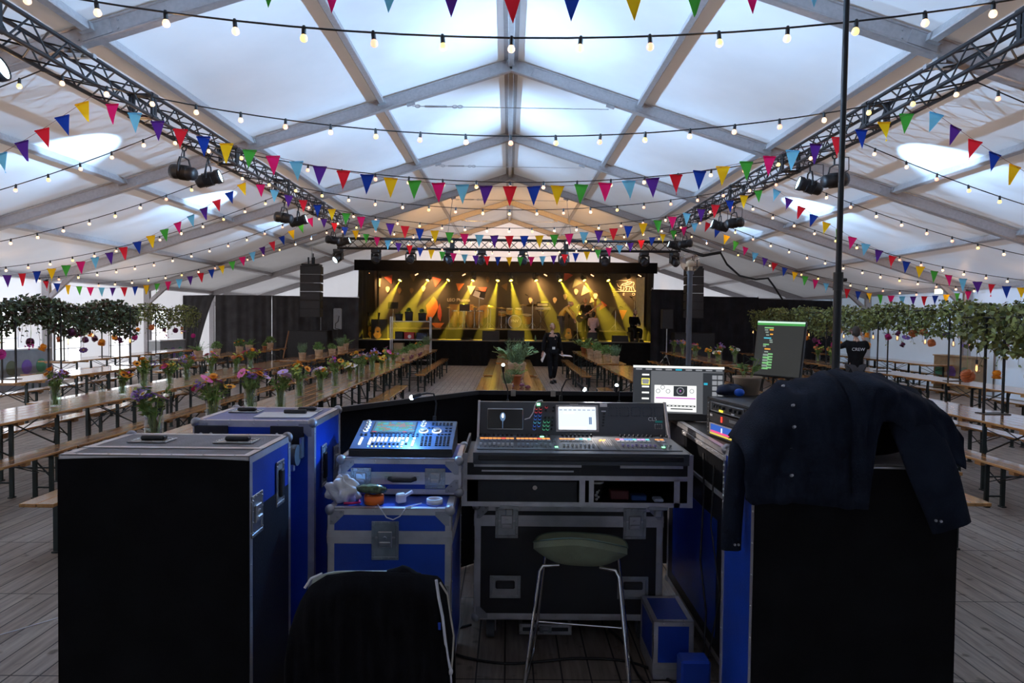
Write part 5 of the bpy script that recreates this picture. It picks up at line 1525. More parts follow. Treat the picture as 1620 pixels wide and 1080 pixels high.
def person(loc, heading, label, J=None, lean=0.0, headtilt=0.0, headturn=0.0, top='cl_black', legs='cl_black', hair='hair_blond', hairlen=0.0, bald=False, s=1.0, sleeves='long', curl=.5, shirtlen=.0):
    """local frame: faces -y, feet at z = 0"""
    root = empty('person', loc, heading, label, 'person'); root.scale = (s, s, s)
    D = dict(pelvis=(0, 0, .96), spine=(0, .01, 1.12), chest=(0, 0, 1.32), neck=(0, .01, 1.47), skull=(0, -.005, 1.555),
             shl=(.175, .01, 1.41), ell=(.225, .02, 1.13), wrl=(.235, -.06, .89), shr=(-.175, .01, 1.41), elr=(-.225, .02, 1.13), wrr=(-.235, -.06, .89),
             hil=(.088, 0, .92), knl=(.095, -.02, .5), anl=(.095, .02, .085), tol=(.115, -.13, .035), hir=(-.088, 0, .92), knr=(-.095, -.02, .5), anr=(-.095, .02, .085), tor=(-.115, -.13, .035))
    D = {k: Vector(v) for k, v in D.items()}
    if lean:
        for k in ('spine', 'chest', 'neck', 'skull', 'shl', 'ell', 'wrl', 'shr', 'elr', 'wrr'):
            D[k] = rotx(D[k], lean * (.5 if k == 'spine' else 1.0), D['pelvis'])
    if J:
        for k, v in J.items(): D[k] = Vector(v)
    names = list(D); ix = {k: i for i, k in enumerate(names)}
    E = [('pelvis', 'spine'), ('spine', 'chest'), ('chest', 'neck'), ('neck', 'skull'), ('chest', 'shl'), ('shl', 'ell'), ('ell', 'wrl'), ('chest', 'shr'), ('shr', 'elr'), ('elr', 'wrr'),
         ('pelvis', 'hil'), ('hil', 'knl'), ('knl', 'anl'), ('anl', 'tol'), ('pelvis', 'hir'), ('hir', 'knr'), ('knr', 'anr'), ('anr', 'tor')]
    RB = dict(pelvis=(.135, .105), spine=(.12, .095), chest=(.135, .11), neck=.052, skull=.055, shl=.06, ell=.04, wrl=.027, shr=.06, elr=.04, wrr=.027, hil=.085, knl=.055, anl=.036, tol=.03, hir=.085, knr=.055, anr=.036, tor=.03)
    vs, fs = skin_mesh([D[k] for k in names], [(ix[a], ix[b]) for a, b in E], [RB[k] for k in names], 0)
    b = MB(); b.add(vs, fs, 0, True)
    # head
    up = (D['skull'] - D['neck']).normalized()
    hc = D['skull'] + up * .085
    Mh = Matrix.Rotation(headturn, 3, 'Z') @ Euler((math.atan2(-up.y, up.z) * -1 + headtilt, 0, 0)).to_matrix()
    hv = []; nu, nv = 16, 12
    for i in range(nv + 1):
        th = PI * i / nv
        for j in range(nu):
            a = 2 * PI * j / nu
            v = Vector((.072 * math.sin(th) * math.cos(a), .09 * math.sin(th) * math.sin(a), .115 * math.cos(th)))
            if v.z < -.02: v.x *= 1 - .35 * (-v.z - .02) / .095; v.y = v.y * (1 - .15 * (-v.z - .02) / .095) - .012 * (-v.z) / .1
            if v.y < -.03 and abs(v.x) < .03 and -.04 < v.z < .02: v.y -= .016 * (1 - abs(v.x) / .03)
            hv.append(Mh @ v + hc)
    b.add(hv, [(i * nu + j, (i + 1) * nu + j, (i + 1) * nu + (j + 1) % nu, i * nu + (j + 1) % nu) for i in range(nv) for j in range(nu)], 0, True)
    for sx in (-1, 1):
        b.ball(Mh @ Vector((sx * .03, -.082, .008)) + hc, .010, 6, 4, 2); b.ball(Mh @ Vector((sx * .074, .008, -.01)) + hc, (.012, .022, .032), 8, 5, 0, Mh)
    b.ball(Mh @ Vector((0, -.088, -.055)) + hc, (.022, .007, .007), 8, 4, 1, Mh); b.ball(Mh @ Vector((0, -.098, -.018)) + hc, (.013, .014, .018), 8, 5, 0, Mh)
    # hands
    for sfx, sx in (('l', 1), ('r', -1)):
        w = D['wr' + sfx]; f = (w - D['el' + sfx]).normalized()
        sd = f.cross(Vector((0, 0, 1)));
        if sd.length < .2: sd = f.cross(Vector((0, 1, 0)))
        sd = sd.normalized(); pn = sd.cross(f)
        if sd.dot(Vector((0, -1, 0))) < 0 and abs(sd.y) > .3: sd = -sd
        Mp = Matrix((sd, f, sd.cross(f))).transposed()
        b.ball(w + f * .05, (.04, .058, .018), 10, 6, 0, Mp)
        for k in range(4):
            L = (.068, .078, .073, .056)[k]; o = w + f * .085 + sd * (.030 - .02 * k); q = pn * (curl * .03)
            b.tube([o, o + f * (L * .45) + q * .4, o + f * (L * .8) + q * 1.3, o + f * L + q * 2.2], [.0092, .0088, .008, .006], 6)
        o = w + f * .025 + sd * .032
        b.tube([o, o + f * .03 + sd * .022, o + f * .058 + sd * .026 + pn * .008], [.011, .0095, .007], 6)
    b.build('body', [M['skin'], M['lip'], M['eyec']], root)
    # clothing: grown on the same skeleton
    tn = ['pelvis', 'spine', 'chest', 'neckb', 'shl', 'ell', 'wl', 'shr', 'elr', 'wr', 'hem']
    T = dict(D); T['neckb'] = D['chest'].lerp(D['neck'], .80); k_ = .93 if sleeves == 'long' else .0
    T['wl'] = D['ell'].lerp(D['wrl'], k_) if sleeves == 'long' else D['shl'].lerp(D['ell'], .85); T['wr'] = D['elr'].lerp(D['wrr'], k_) if sleeves == 'long' else D['shr'].lerp(D['elr'], .85)
    T['hem'] = D['pelvis'] + (D['pelvis'] - D['spine']).normalized() * (.05 + shirtlen)
    if sleeves == 'long':
        te = [('pelvis', 'spine'), ('spine', 'chest'), ('chest', 'neckb'), ('chest', 'shl'), ('shl', 'ell'), ('ell', 'wl'), ('chest', 'shr'), ('shr', 'elr'), ('elr', 'wr'), ('pelvis', 'hem')]
    else:
        tn = [n for n in tn if n not in ('ell', 'elr')]
        te = [('pelvis', 'spine'), ('spine', 'chest'), ('chest', 'neckb'), ('chest', 'shl'), ('shl', 'wl'), ('chest', 'shr'), ('shr', 'wr'), ('pelvis', 'hem')]
    RT = dict(pelvis=(.16, .13), spine=(.145, .12), chest=(.16, .135), neckb=.07, shl=.08, ell=.06, wl=.046, shr=.08, elr=.06, wr=.046, hem=(.155, .13))
    ti = {k: i for i, k in enumerate(tn)}
    vs, fs = skin_mesh([T[k] for k in tn], [(ti[a], ti[c]) for a, c in te], [RT[k] for k in tn], 0)
    m_ = MB(); m_.add(vs, fs, 0, True); m_.build('jacket' if sleeves == 'long' else 'shirt', M[top], root)
    ln = ['pelvis', 'hil', 'knl', 'al', 'hir', 'knr', 'ar']; T['al'] = D['knl'].lerp(D['anl'], .93); T['ar'] = D['knr'].lerp(D['anr'], .93)
    li = {k: i for i, k in enumerate(ln)}
    RL = dict(pelvis=(.142, .115), hil=.105, knl=.078, al=.068, hir=.105, knr=.078, ar=.068)
    vs, fs = skin_mesh([T[k] for k in ln], [(li[a], li[c]) for a, c in (('pelvis', 'hil'), ('hil', 'knl'), ('knl', 'al'), ('pelvis', 'hir'), ('hir', 'knr'), ('knr', 'ar'))], [RL[k] for k in ln], 0)
    m_ = MB(); m_.add(vs, fs, 0, True); m_.build('trousers', M[legs], root)
    for sfx in 'lr':
        a, t = D['an' + sfx], D['to' + sfx]
        m_ = MB(); d = (t - a); d.z = 0; d = d.normalized() if d.length > 1e-3 else Vector((0, -1, 0)); c = (a + t) / 2; c.z = min(a.z, t.z) + .01
        Ms = Matrix((d.cross(Vector((0, 0, 1))), d, Vector((0, 0, 1)))).transposed()
        m_.ball(c + d * .01, (.05, .14, .052), 12, 7, 0, Ms); m_.box(c + d * .01 - Vector((0, 0, .035)), (.085, .25, .02), Ms, b=.008); m_.build('shoe', M['black'], root)
    if not bald:
        m_ = MB(); hv = []
        for i in range(nv + 1):
            th = PI * i / nv * .68
            for j in range(nu):
                a = 2 * PI * j / nu
                v = Vector((.08 * math.sin(th) * math.cos(a), .099 * math.sin(th) * math.sin(a), .124 * math.cos(th)))
                if v.y < -.03 and v.z < .06: v.y = -.03 + (v.y + .03) * .3; v.z = max(v.z, .05)
                hv.append(Mh @ v + hc)
        m_.add(hv, [(i * nu + j, (i + 1) * nu + j, (i + 1) * nu + (j + 1) % nu, i * nu + (j + 1) % nu) for i in range(nv) for j in range(nu)], 0, True)
        if hairlen: m_.tube([Mh @ Vector((0, .085, .03)) + hc, Mh @ Vector((0, .125, -.03)) + hc, Mh @ Vector((0, .11, -.03 - hairlen)) + hc], [.045, .05, .02], 8)
        else: m_.ball(Mh @ Vector((0, .06, -.02)) + hc, (.066, .05, .07), 10, 6, 0, Mh)
        m_.build('hair', M[hair], root)
    return root, D
# woman walking beside the centre row, looking down, papers in both hands
wx = P(873, 603, 19.4).x
pw, D = person((wx, 19.4, 0), .25, 'woman in black walking between the tables with papers in her hands, looking down',
   dict(ell=(.25, .04, 1.14), wrl=(.29, -.02, .90), elr=(-.25, .04, 1.14), wrr=(-.28, .0, .90), knl=(.09, -.06, .5), anl=(.07, .08, .1), tol=(.08, -.06, .04), knr=(-.08, -.07, .5), anr=(-.06, -.12, .085), tor=(-.07, -.27, .035)),
   lean=0.0, headtilt=-.55, s=.98, hair='hair_blond', shirtlen=.10)
m_ = MB(); m_.box((.0, -.135, 1.02), (.085, .006, .07)); tag(m_.build('name_badge', M['paper'], pw), 'white name badge')
def held(person_root, loc, size, rot, label):
    m_ = MB(); m_.box((0, 0, 0), size)
    w = person_root.matrix_basis @ Vector(loc)
    o = m_.build('paper_sheet', M['paper'], None, w, rot)
    return tag(o, label, 'paper')
held(pw, (-.29, -.07, .76), (.012, .20, .26), (0.3, .3, .25), 'white papers in the hand on the left side of the walking woman')
held(pw, (.40, -.06, .80), (.34, .22, .01), (.15, .1, .25), 'white sheets held out level by the walking woman')
# person bending forward on stage in the yellow jacket
px_ = P(887, 533, 27.4).x
py_, D = person((px_, 27.4, SZ), 1.25, 'person in a yellow jacket bending forward on the stage', dict(ell=(.20, -.52, 1.06), wrl=(.15, -.55, .86), elr=(-.20, -.50, 1.05), wrr=(-.12, -.58, .88), knl=(.1, -.08, .5), knr=(-.1, -.06, .5)), lean=.62, headtilt=-.3, top='cl_yellow', legs='cl_grey', hair='hair_grey', s=.98, shirtlen=.10)
# bald man in black
px_ = P(928, 533, 27.2).x
pm, D = person((px_, 27.65, SZ), -.35, 'bald man in a black T-shirt standing on the stage and playing a bass guitar', dict(ell=(.27, .02, 1.13), wrl=(.18, -.22, 1.12), elr=(-.27, .02, 1.14), wrr=(-.12, -.24, .98)), lean=.10, headtilt=-.25, bald=True, sleeves='short', s=.98)
g = empty('bass_guitar', pm.matrix_basis @ Vector((-.08, -.24, .98)), -.35, 'dark bass guitar held slantwise by the bald man', 'guitar')
m_ = MB(); Mx = Euler((0, -.6, 0)).to_matrix(); e1, e2 = Mx @ Vector((1, 0, 0)), Mx @ Vector((0, 0, 1))
m_.prism([(-.24, -.12), (-.1, -.16), (.02, -.11), (.16, -.14), (.2, -.06), (.12, 0), (.2, .08), (.14, .13), (.02, .1), (-.1, .16), (-.24, .12), (-.27, 0)], (0, .02, 0), e1, e2, .045); m_.build('body', M['amp'], g)
m_ = MB(); m_.bar(e1 * .1, e1 * .78, .03, .05); m_.box(e1 * .86, (.18, .02, .08), Mx); m_.build('neck', M['guitar'], g)
# seated person seen from behind in a pale pink shirt
px_ = P(938, 531, 26.75).x
SIT = dict(pelvis=(0, 0, .47), spine=(0, -.03, .63), chest=(0, -.07, .83), neck=(0, -.10, .97), skull=(0, -.13, 1.05), shl=(.165, -.07, .91), ell=(.20, -.16, .66), wrl=(.08, -.32, .62), shr=(-.165, -.07, .91), elr=(-.20, -.16, .66), wrr=(-.06, -.33, .63),
           hil=(.09, -.02, .45), knl=(.13, -.40, .46), anl=(.12, -.36, .085), tol=(.13, -.50, .035), hir=(-.09, -.02, .45), knr=(-.13, -.40, .46), anr=(-.12, -.36, .085), tor=(-.13, -.50, .035))
pp, D = person((px_, 26.8, SZ), PI - .3, 'person in a pale pink shirt seated on the stage, seen from behind', SIT, headtilt=-.3, top='cl_pink', hair='hair_dark', hairlen=.2, s=.95)
m_ = MB(); m_.bb(-.2, .2, -.16, .2, .0, .36, b=.02)
tag(m_.build('equipment_box', M['amp'], None, (px_, 26.8, SZ), (0, 0, -.3)), 'black box that the person in pink sits on', 'box')
px_ = P(1001, 533, 27.0).x
pr, D = person((px_, 27.0, SZ), .35, 'man in black seated at the right of the stage looking at his phone', SIT, headtilt=-.45, s=1.02, hair='hair_dark')
m_ = MB(); m_.bb(-.2, .2, -.16, .2, .0, .37, b=.02)
tag(m_.build('equipment_box', M['amp'], None, (px_, 27.0, SZ), (0, 0, .35)), 'black box that the man with the phone sits on', 'box')
m_ = MB(); m_.box((0, 0, 0), (.075, .15, .01), b=.004)
tag(m_.build('phone', M['grey_cab'], None, pr.matrix_basis @ Vector((.01, -.40, .66)), (.5, 0, .35)), 'phone in the hands of the seated man in black', 'phone')
# crew member reaching up to the garland
pc, D = person((6.82, 13.35, 0), PI - .15, 'crew member in black seen from behind, reaching up into the right garland',
   dict(ell=(.30, -.16, 1.30), wrl=(.24, -.26, 1.56), elr=(-.30, -.16, 1.30), wrr=(-.2, -.28, 1.56)), headtilt=.1, hair='hair_dark', legs='cl_grey', sleeves='short', s=.99, shirtlen=.08)
text('back_lettering', 'CREW', .085, M['paper'], pc, (0, .152, 1.30), (PI / 2, 0, PI), .002)
# ================================================================== MIXING POSITION
M['case_blue'] = mat('blue_laminate', (.010, .055, .42), rough=.35, var=.1, scale=6, bump=.12, bscale=140)
M['case_black'] = mat('black_laminate', (.012, .012, .016), rough=.45, var=.2, scale=6, bump=.15, bscale=140)
M['case_grey'] = mat('scuffed_grey_laminate', (.16, .15, .165), rough=.6, var=.25, scale=9, bump=.3, bscale=120)
M['case_violet'] = mat('worn_blue_lid', (.13, .14, .30), rough=.5, var=.2, scale=7, bump=.2, bscale=120)
M['edge'] = mat('aluminium_edge', (.60, .58, .60), rough=.38, metal=.6, var=.12, scale=12)
M['dish'] = mat('zinc_dish', (.40, .42, .44), rough=.3, metal=.8, var=.15, scale=20)
M['ballc'] = mat('cast_ball_corner', (.34, .34, .37), rough=.4, metal=.6, var=.2)
M['rubber'] = mat('grey_rubber', (.09, .10, .11), rough=.7, var=.15)
M['jacket'] = mat('navy_work_shirt', (.011, .0155, .029), rough=.85, var=.3, scale=9, bump=.35, bscale=160, spec=.12)
M['sweat'] = mat('black_sweatshirt', (.007, .007, .009), rough=.95, var=.3, scale=10, bump=.3, bscale=140, spec=.1)
M['snap'] = mat('metal_snap_button', (.5, .52, .58), rough=.3, metal=.7)
M['cord_w'] = mat('white_cord', (.72, .72, .78), rough=.8, var=.05)

class Fr:
    """a local frame on a case face: u right, v up, n outwards"""
    def __init__(s, o, u, v):
        s.o = Vector(o); s.u = Vector(u).normalized(); s.v = Vector(v).normalized(); s.n = s.u.cross(s.v)
        s.M = Matrix((s.u, s.v, s.n)).transposed()
    def p(s, a, b, c=0): return s.o + s.u * a + s.v * b + s.n * c
    def box(s, m_, a, b, c, sa, sb, sc, mi=0, bv=0.0): m_.box(s.p(a, b, c), (sa, sb, sc), s.M, mi, bv)
    def rivet(s, m_, a, b, c=0, r=.005, mi=0): m_.cyl(s.p(a, b, c), s.p(a, b, c + .003), r, r * .6, 7, mi)
def rim(fr, m_, a, b, w, h, t, th, mi=0):
    for sg in (-1, 1):
        fr.box(m_, a, b + sg * (h - t) / 2, th / 2, w, t, th, mi, .002)
        fr.box(m_, a + sg * (w - t) / 2, b, th / 2, t, h - 2 * t + .001, th, mi, .002)
    for i in range(4):
        for sg in (-1, 1):
            fr.rivet(m_, a + (i - 1.5) * w * .27, b + sg * (h - t) / 2, th, .004, mi)
            fr.rivet(m_, a + sg * (w - t) / 2, b + (i - 1.5) * h * .25, th, .004, mi)
def latch(root, fr, a, b, w=.105, h=.115):
    m_ = MB(); rim(fr, m_, a, b, w, h, .016, .006); fr.box(m_, a, b, .0015, w - .02, h - .02, .003)
    l = m_.build('latch', M['dish'], root)
    m_ = MB(); fr.box(m_, a, b + .006, .008, w * .52, h * .42, .008, 0, .003); fr.box(m_, a, b - .012, .014, w * .42, .018, .010, 0, .003)
    m_.cyl(fr.p(a, b + .012, .01), fr.p(a, b + .012, .018), .010, n=12)
    m_.build('twist_plate', M['steel'], l)
def recess_handle(root, fr, a, b, w=.15, h=.10, grip_up=True):
    m_ = MB(); rim(fr, m_, a, b, w, h, .017, .006); fr.box(m_, a, b, .001, w - .02, h - .02, .002, 1)
    l = m_.build('recessed_handle', [M['dish'], M['alu_d']], root)
    m_ = MB()
    if w >= h: fr.box(m_, a, b + (h * .12 if grip_up else -h * .05), .012, w * .62, h * .34, .02, 0, .006)
    else: fr.box(m_, a, b, .010, w * .42, h * .62, .016, 0, .005)
    m_.build('grip', M['black'], l)
def case(label, x0, x1, y0, y1, z0, z1, body, top=None, seam=None, castors=0, ew=.032, name='flight_case', balls=True, fballs=True):
    cx, cy = (x0 + x1) / 2, (y0 + y1) / 2
    root = empty(name, (cx, cy, 0), 0, label, 'flight case')
    X0, X1, Ya, Yb = x0 - cx, x1 - cx, y0 - cy, y1 - cy
    m_ = MB(); m_.bb(X0 + .003, X1 - .003, Ya + .003, Yb - .003, z0 + .003, z1 - .003)
    m_.build('panel_box', body, root)
    if top is not None:
        m_ = MB(); m_.bb(X0 + .02, X1 - .02, Ya + .02, Yb - .02, z1 - .004, z1 - .0015); m_.build('lid_top', top, root)
    m_ = MB(); t = .003
    for x, sx in ((X0, 1), (X1, -1)):
        for y, sy in ((Ya, 1), (Yb, -1)):
            m_.bb(x, x + sx * ew, y, y + sy * t, z0, z1); m_.bb(x, x + sx * t, y, y + sy * ew, z0, z1)
    for z, sz in ((z0, 1), (z1, -1)):
        for y, sy in ((Ya, 1), (Yb, -1)):
            m_.bb(X0 + ew, X1 - ew, y, y + sy * t, z, z + sz * ew); m_.bb(X0, X1, y, y + sy * ew, z, z + sz * t)
        for x, sx in ((X0, 1), (X1, -1)):
            m_.bb(x, x + sx * t, Ya + ew, Yb - ew, z, z + sz * ew); m_.bb(x, x + sx * ew, Ya + ew, Yb - ew, z, z + sz * t)
    # rivets down the front and the side edges
    fF = Fr((0, Ya, 0), (1, 0, 0), (0, 0, 1)); fR = Fr((X1, 0, 0), (0, 1, 0), (0, 0, 1)); fL = Fr((X0, 0, 0), (0, -1, 0), (0, 0, 1)); fT = Fr((0, 0, z1), (1, 0, 0), (0, 1, 0))
    nz = max(2, int((z1 - z0) / .12)); nx = max(2, int((x1 - x0) / .12))
    for k in range(nz):
        z = z0 + (z1 - z0) * (k + .5) / nz
        for x in (X0 + ew * .5, X1 - ew * .5): fF.rivet(m_, x, z, 0)
        for y in (Ya + ew * .5, Yb - ew * .5): fR.rivet(m_, y, z, 0); fL.rivet(m_, -y, z, 0)
    for k in range(nx):
        x = X0 + (X1 - X0) * (k + .5) / nx
        for z in (z0 + ew * .5, z1 - ew * .5): fF.rivet(m_, x, z, 0)
        for y in (Ya + ew * .5, Yb - ew * .5): fT.rivet(m_, x, y, 0)
    if seam:
        for zz in ([seam] if not isinstance(seam, (list, tuple)) else seam):
            m_.bb(X0 - .001, X1 + .001, Ya - .002, Ya + .002, zz - .03, zz + .03); m_.bb(X1 - .002, X1 + .002, Ya, Yb, zz - .03, zz + .03); m_.bb(X0 - .002, X0 + .002, Ya, Yb, zz - .03, zz + .03)
            m_.bb(X0 - .002, X1 + .002, Ya - .004, Ya - .001, zz - .004, zz + .004)
    m_.build('edge_trim', M['edge'], root)
    if balls:
        for x in (X0 + .012, X1 - .012):
            for y in ((Ya + .012, Yb - .012) if fballs else (Yb - .012,)):
                for z, sz in ((z0 + .012, 1), (z1 - .012, -1)):
                    b_ = MB(); b_.ball((x, y, z), .026, 10, 7)
                    sx = 1 if x < 0 else -1; sy = 1 if y < 0 else -1
                    if y < 0:
                        b_.prism([(0, 0), (.065, 0), (.065, .02), (.02, .065), (0, .065)] if sx * sz > 0 else [(0, 0), (0, .065), (.02, .065), (.065, .02), (.065, 0)], (x, Ya - .003, z), (sx, 0, 0), (0, 0, sz), .004 * (1 if True else 0))
                        for q in ((.05, .01), (.01, .05), (.035, .03)): fF.rivet(b_, x + sx * q[0], z + sz * q[1], .003)
                    b_.build('ball_corner', M['ballc'], root)
    if castors:
        for x in (X0 + .09, X1 - .09):
            for y in (Ya + .09, Yb - .09):
                c_ = MB(); c_.box((x, y, z0 - .004), (.11, .09, .008)); c_.bar((x - .03, y, z0 - .008), (x - .03, y + .03, .055), .006, .05); c_.bar((x + .03, y, z0 - .008), (x + .03, y + .03, .055), .006, .05)
                o = c_.build('castor', M['steel'], root)
                w_ = MB(); w_.cyl((x - .022, y + .03, .052), (x + .022, y + .03, .052), .05, n=16); w_.build('wheel', M['rubber'], o)
    return root, fF, fR, fL, fT
def cloth_panel(name, fr, w, z0, z1, label_parent, mt, amp=.006):
    m_ = MB(); ph = rnd.random() * 5
    m_.grid(lambda u, v: fr.p((u - .5) * w, z0 + (z1 - z0 + .012 * math.sin(u * PI) * 0 - .01 * (u - .5) ** 2 * 4) * v, .004 + amp * (1 + math.sin(u * 14 + ph)) * (1 - v)), 30, 10)
    # hem edge folded back
    return m_.build(name, mt, label_parent)

# ---- left pair of tall cases
c1, fF, fR, fL, fT = case('tall blue flight case at the front left, its front hidden by a black cloth', -1.765, -1.015, 2.68, 3.19, .12, 1.25, M['case_blue'], M['case_grey'], castors=1, fballs=False)
o = cloth_panel('front_cloth', fF, .754, .01, 1.242, c1, M['black_matt']); o['label'] = 'black front cloth'
m_ = MB(); fT.box(m_, 0, -.10, .0015, .74, .028, .003); m_.build('lid_strip', M['edge'], c1)
recess_handle(c1, fT, -.17, .06, .17, .11); recess_handle(c1, fT, .20, .06, .17, .11)
recess_handle(c1, fR, .10, 1.06, .10, .20); 
m_ = MB(); fR.box(m_, 0, .55, .001, .44, .95, .001); m_.build('side_panel', M['case_black'], c1).hide_render = False
latch(c1, fR, -.18, 1.0, .12, .17)
c2, fF, fR, fL, fT = case('tall blue flight case lying on its back behind the front left case, castors facing forward', -1.58, -.97, 3.42, 3.95, .004, 1.278, M['case_blue'], M['case_violet'])
recess_handle(c2, fT, -.16, .06, .16, .10); recess_handle(c2, fT, .16, .10, .16, .10)
recess_handle(c2, fR, -.09, 1.02, .09, .22); latch(c2, fR, .16, .98, .11, .20)
for a in (-.21, .17):
    m_ = MB(); fF.box(m_, a, 1.178, .004, .17, .15, .008, 0, .003); pl = m_.build('castor_plate', M['black'], c2)
    m_ = MB(); fF.box(m_, a + .02, 1.15, .025, .012, .10, .04); fF.box(m_, a + .08, 1.15, .025, .012, .10, .04); m_.build('fork', M['steel'], pl)
    m_ = MB(); w0 = fF.p(a + .025, 1.12, .07); w1 = fF.p(a + .075, 1.12, .07); m_.cyl(w0, w1, .052, n=18); m_.build('wheel', M['rubber'], pl)
    m_ = MB(); fF.box(m_, a + .05, 1.07, .09, .03, .05, .02, 0, .004); m_.build('brake_lever', M['steel'], pl)
    m_ = MB(); [fF.rivet(m_, a + q, 1.21, .008, .009) for q in (-.05, .0)]; m_.build('bolt', M['steel'], pl)
m_ = MB(); m_.bb(-.13, .16, -.10, .10, 0, .003); tag(m_.build('paper_sheet', M['paper'], None, (-1.19, 3.62, 1.279), (0, 0, .06)), 'white sheets of paper lying on the rear left blue case', 'paper')
m_ = MB(); m_.bb(-.06, .06, -.009, .009, 0, .02, b=.004); tag(m_.build('marker_pen', M['black'], None, (-1.14, 3.66, 1.2835), (0, 0, .04)), 'black pen on the white papers of the rear left case', 'pen')

# ---- lower and upper blue cases under the lighting desk
c3, fF, fR, fL, fT = case('lower blue flight case whose lid serves as a ledge', -.825, -.25, 3.12, 3.75, .10, .925, M['case_blue'], M['case_blue'], seam=.79, castors=1)
latch(c3, fF, -.02, .775, .125, .18); recess_handle(c3, fF, -.20, .50, .15, .14); recess_handle(c3, fF, .20, .50, .15, .14)
c4, fF, fR, fL, fT = case('upper blue flight case carrying the lighting desk', -.83, -.226, 3.345, 3.76, .930, 1.11, M['case_blue'], M['case_blue'], seam=1.012, ew=.028)
latch(c4, fF, -.19, 1.012, .10, .10); latch(c4, fF, .175, 1.012, .10, .10)
m_ = MB(); fF.box(m_, -.055, 1.012, .006, .035, .03, .008, 1); fF.box(m_, .085, 1.012, .006, .03, .03, .008, 1)
m_.tube([fF.p(-.05, 1.012, .012), fF.p(-.03, 1.008, .03), fF.p(.06, 1.008, .03), fF.p(.08, 1.012, .012)], .011, 8); m_.build('carry_handle', [M['black'], M['steel']], c4)

# ---- lighting desk
M['desk_face'] = mat('slate_blue_faceplate', (.03, .075, .15), rough=.4, var=.05)
M['white_led'] = glow('white_led', (.80, .90, 1.0), 1.15)
M['key'] = mat('grey_key_caps', (.07, .09, .12), rough=.5, var=.1)
M['key_l'] = mat('dark_keys', (.02, .025, .035), rough=.5, var=.1)
desk = empty('lighting_desk', (-.53, 3.38, 1.112), 0, 'blue-lit lighting control desk with white faders on the blue cases', 'lighting desk')
DW = .515; D0 = Vector((0, 0, .035)); D1 = Vector((0, .33, .128))
m_ = MB(); m_.prism([(0, 0), (.34, 0), (.34, .12), (.33, .126), (.004, .033), (0, .028)], (-DW / 2, 0, 0), (0, 1, 0), (0, 0, 1), DW); m_.build('body', M['black'], desk)
dv = (D1 - D0); DL = dv.length
fd = Fr(D0, (1, 0, 0), dv)
def dk(zx, zy):
    t = (zy - 205) / 245.0; l = 200 - 65 * t; r = 875 - 5 * t; u = (zx - l) / (r - l)
    return (u - .5) * DW, (1 - t) * DL
m_ = MB(); fd.box(m_, 0, DL / 2, .001, DW - .006, DL - .006, .002); m_.build('faceplate', M['desk_face'], desk)
a0, b0 = dk(300, 225); a1, b1 = dk(575, 318)
m_ = MB(); fd.box(m_, (a0 + a1) / 2, (b0 + b1) / 2, .004, (a1 - a0) + .012, (b0 - b1) + .012, .006); sc_ = m_.build('screen_frame', M['black'], desk)
m_ = MB(); fd.box(m_, (a0 + a1) / 2, (b0 + b1) / 2, .0075, (a1 - a0), (b0 - b1), .001); scr = m_.build('screen', glow('desk_screen', (.03, .10, .16), 1.0), sc_)
colr = [glow('screen_row_' + n_, c, .62) for n_, c in (('teal', (.05, .5, .55)), ('green', (.14, .42, .10)), ('orange', (.5, .22, .04)), ('cyan', (.06, .28, .6)), ('red', (.8, .05, .05)))]
m_ = MB(); rr = random.Random(4)
for row in range(9):
    bb_ = b0 - (b0 - b1) * (row + 1) / 10.5; a = a0 + .012
    while a < a1 - .02:
        w = rr.uniform(.008, .03); fd.box(m_, a + w / 2, bb_, .0085, w, (b0 - b1) * .055, .001, rr.choice((0, 0, 1, 1, 2, 3)) if row != 3 else 2); a += w + .004
fd.box(m_, a0 + .012, b1 + .004, .0085, .022, .008, .001, 4); fd.box(m_, a0 + .2 * .85, b1 + .004, .0085, .02, .008, .001, 4)
m_.build('cue_rows', colr, scr)
for k, (zx, zy, r) in enumerate(((248, 228, 17), (247, 252, 17), (240, 276, 17), (232, 300, 17), (640, 228, 19), (635, 250, 19))):
    a, b = dk(zx, zy); m_ = MB(); m_.lathe([(.013, 0), (.013, .004), (.011, .005), (.011, 0)], fd.p(a, b, .002), 16, axis=fd.n); o = m_.build('encoder_ring', M['white_led'], desk)
    m_ = MB(); m_.lathe([(.010, 0), (.009, .014), (0, .014)], fd.p(a, b, .002), 14, axis=fd.n); m_.build('encoder_knob', M['steel'], o)
for zx, zy in ((645, 300), (738, 300)):
    a, b = dk(zx, zy); m_ = MB(); m_.lathe([(.025, 0), (.025, .005), (.021, .006)], fd.p(a, b, .002), 20, axis=fd.n); o = m_.build('encoder_ring', M['white_led'], desk)
    m_ = MB(); m_.lathe([(.021, 0), (.020, .014), (.012, .016), (0, .015)], fd.p(a, b, .002), 18, axis=fd.n); m_.build('jog_wheel', M['steel'], o)
for zx, zy, h in ((210, 390, 58), (277, 390, 55), (305, 375, 34), (335, 375, 34), (362, 375, 34), (390, 375, 34), (428, 375, 34), (455, 375, 34), (482, 375, 34), (508, 405, 26), (508, 366, 14), (537, 375, 34), (582, 405, 45), (588, 365, 12)):
    a, b = dk(zx, zy); m_ = MB(); fd.box(m_, a, b, .0045, .013, h * DL / 245, .005, 0, .001); m_.build('lit_fader', M['white_led'], desk)
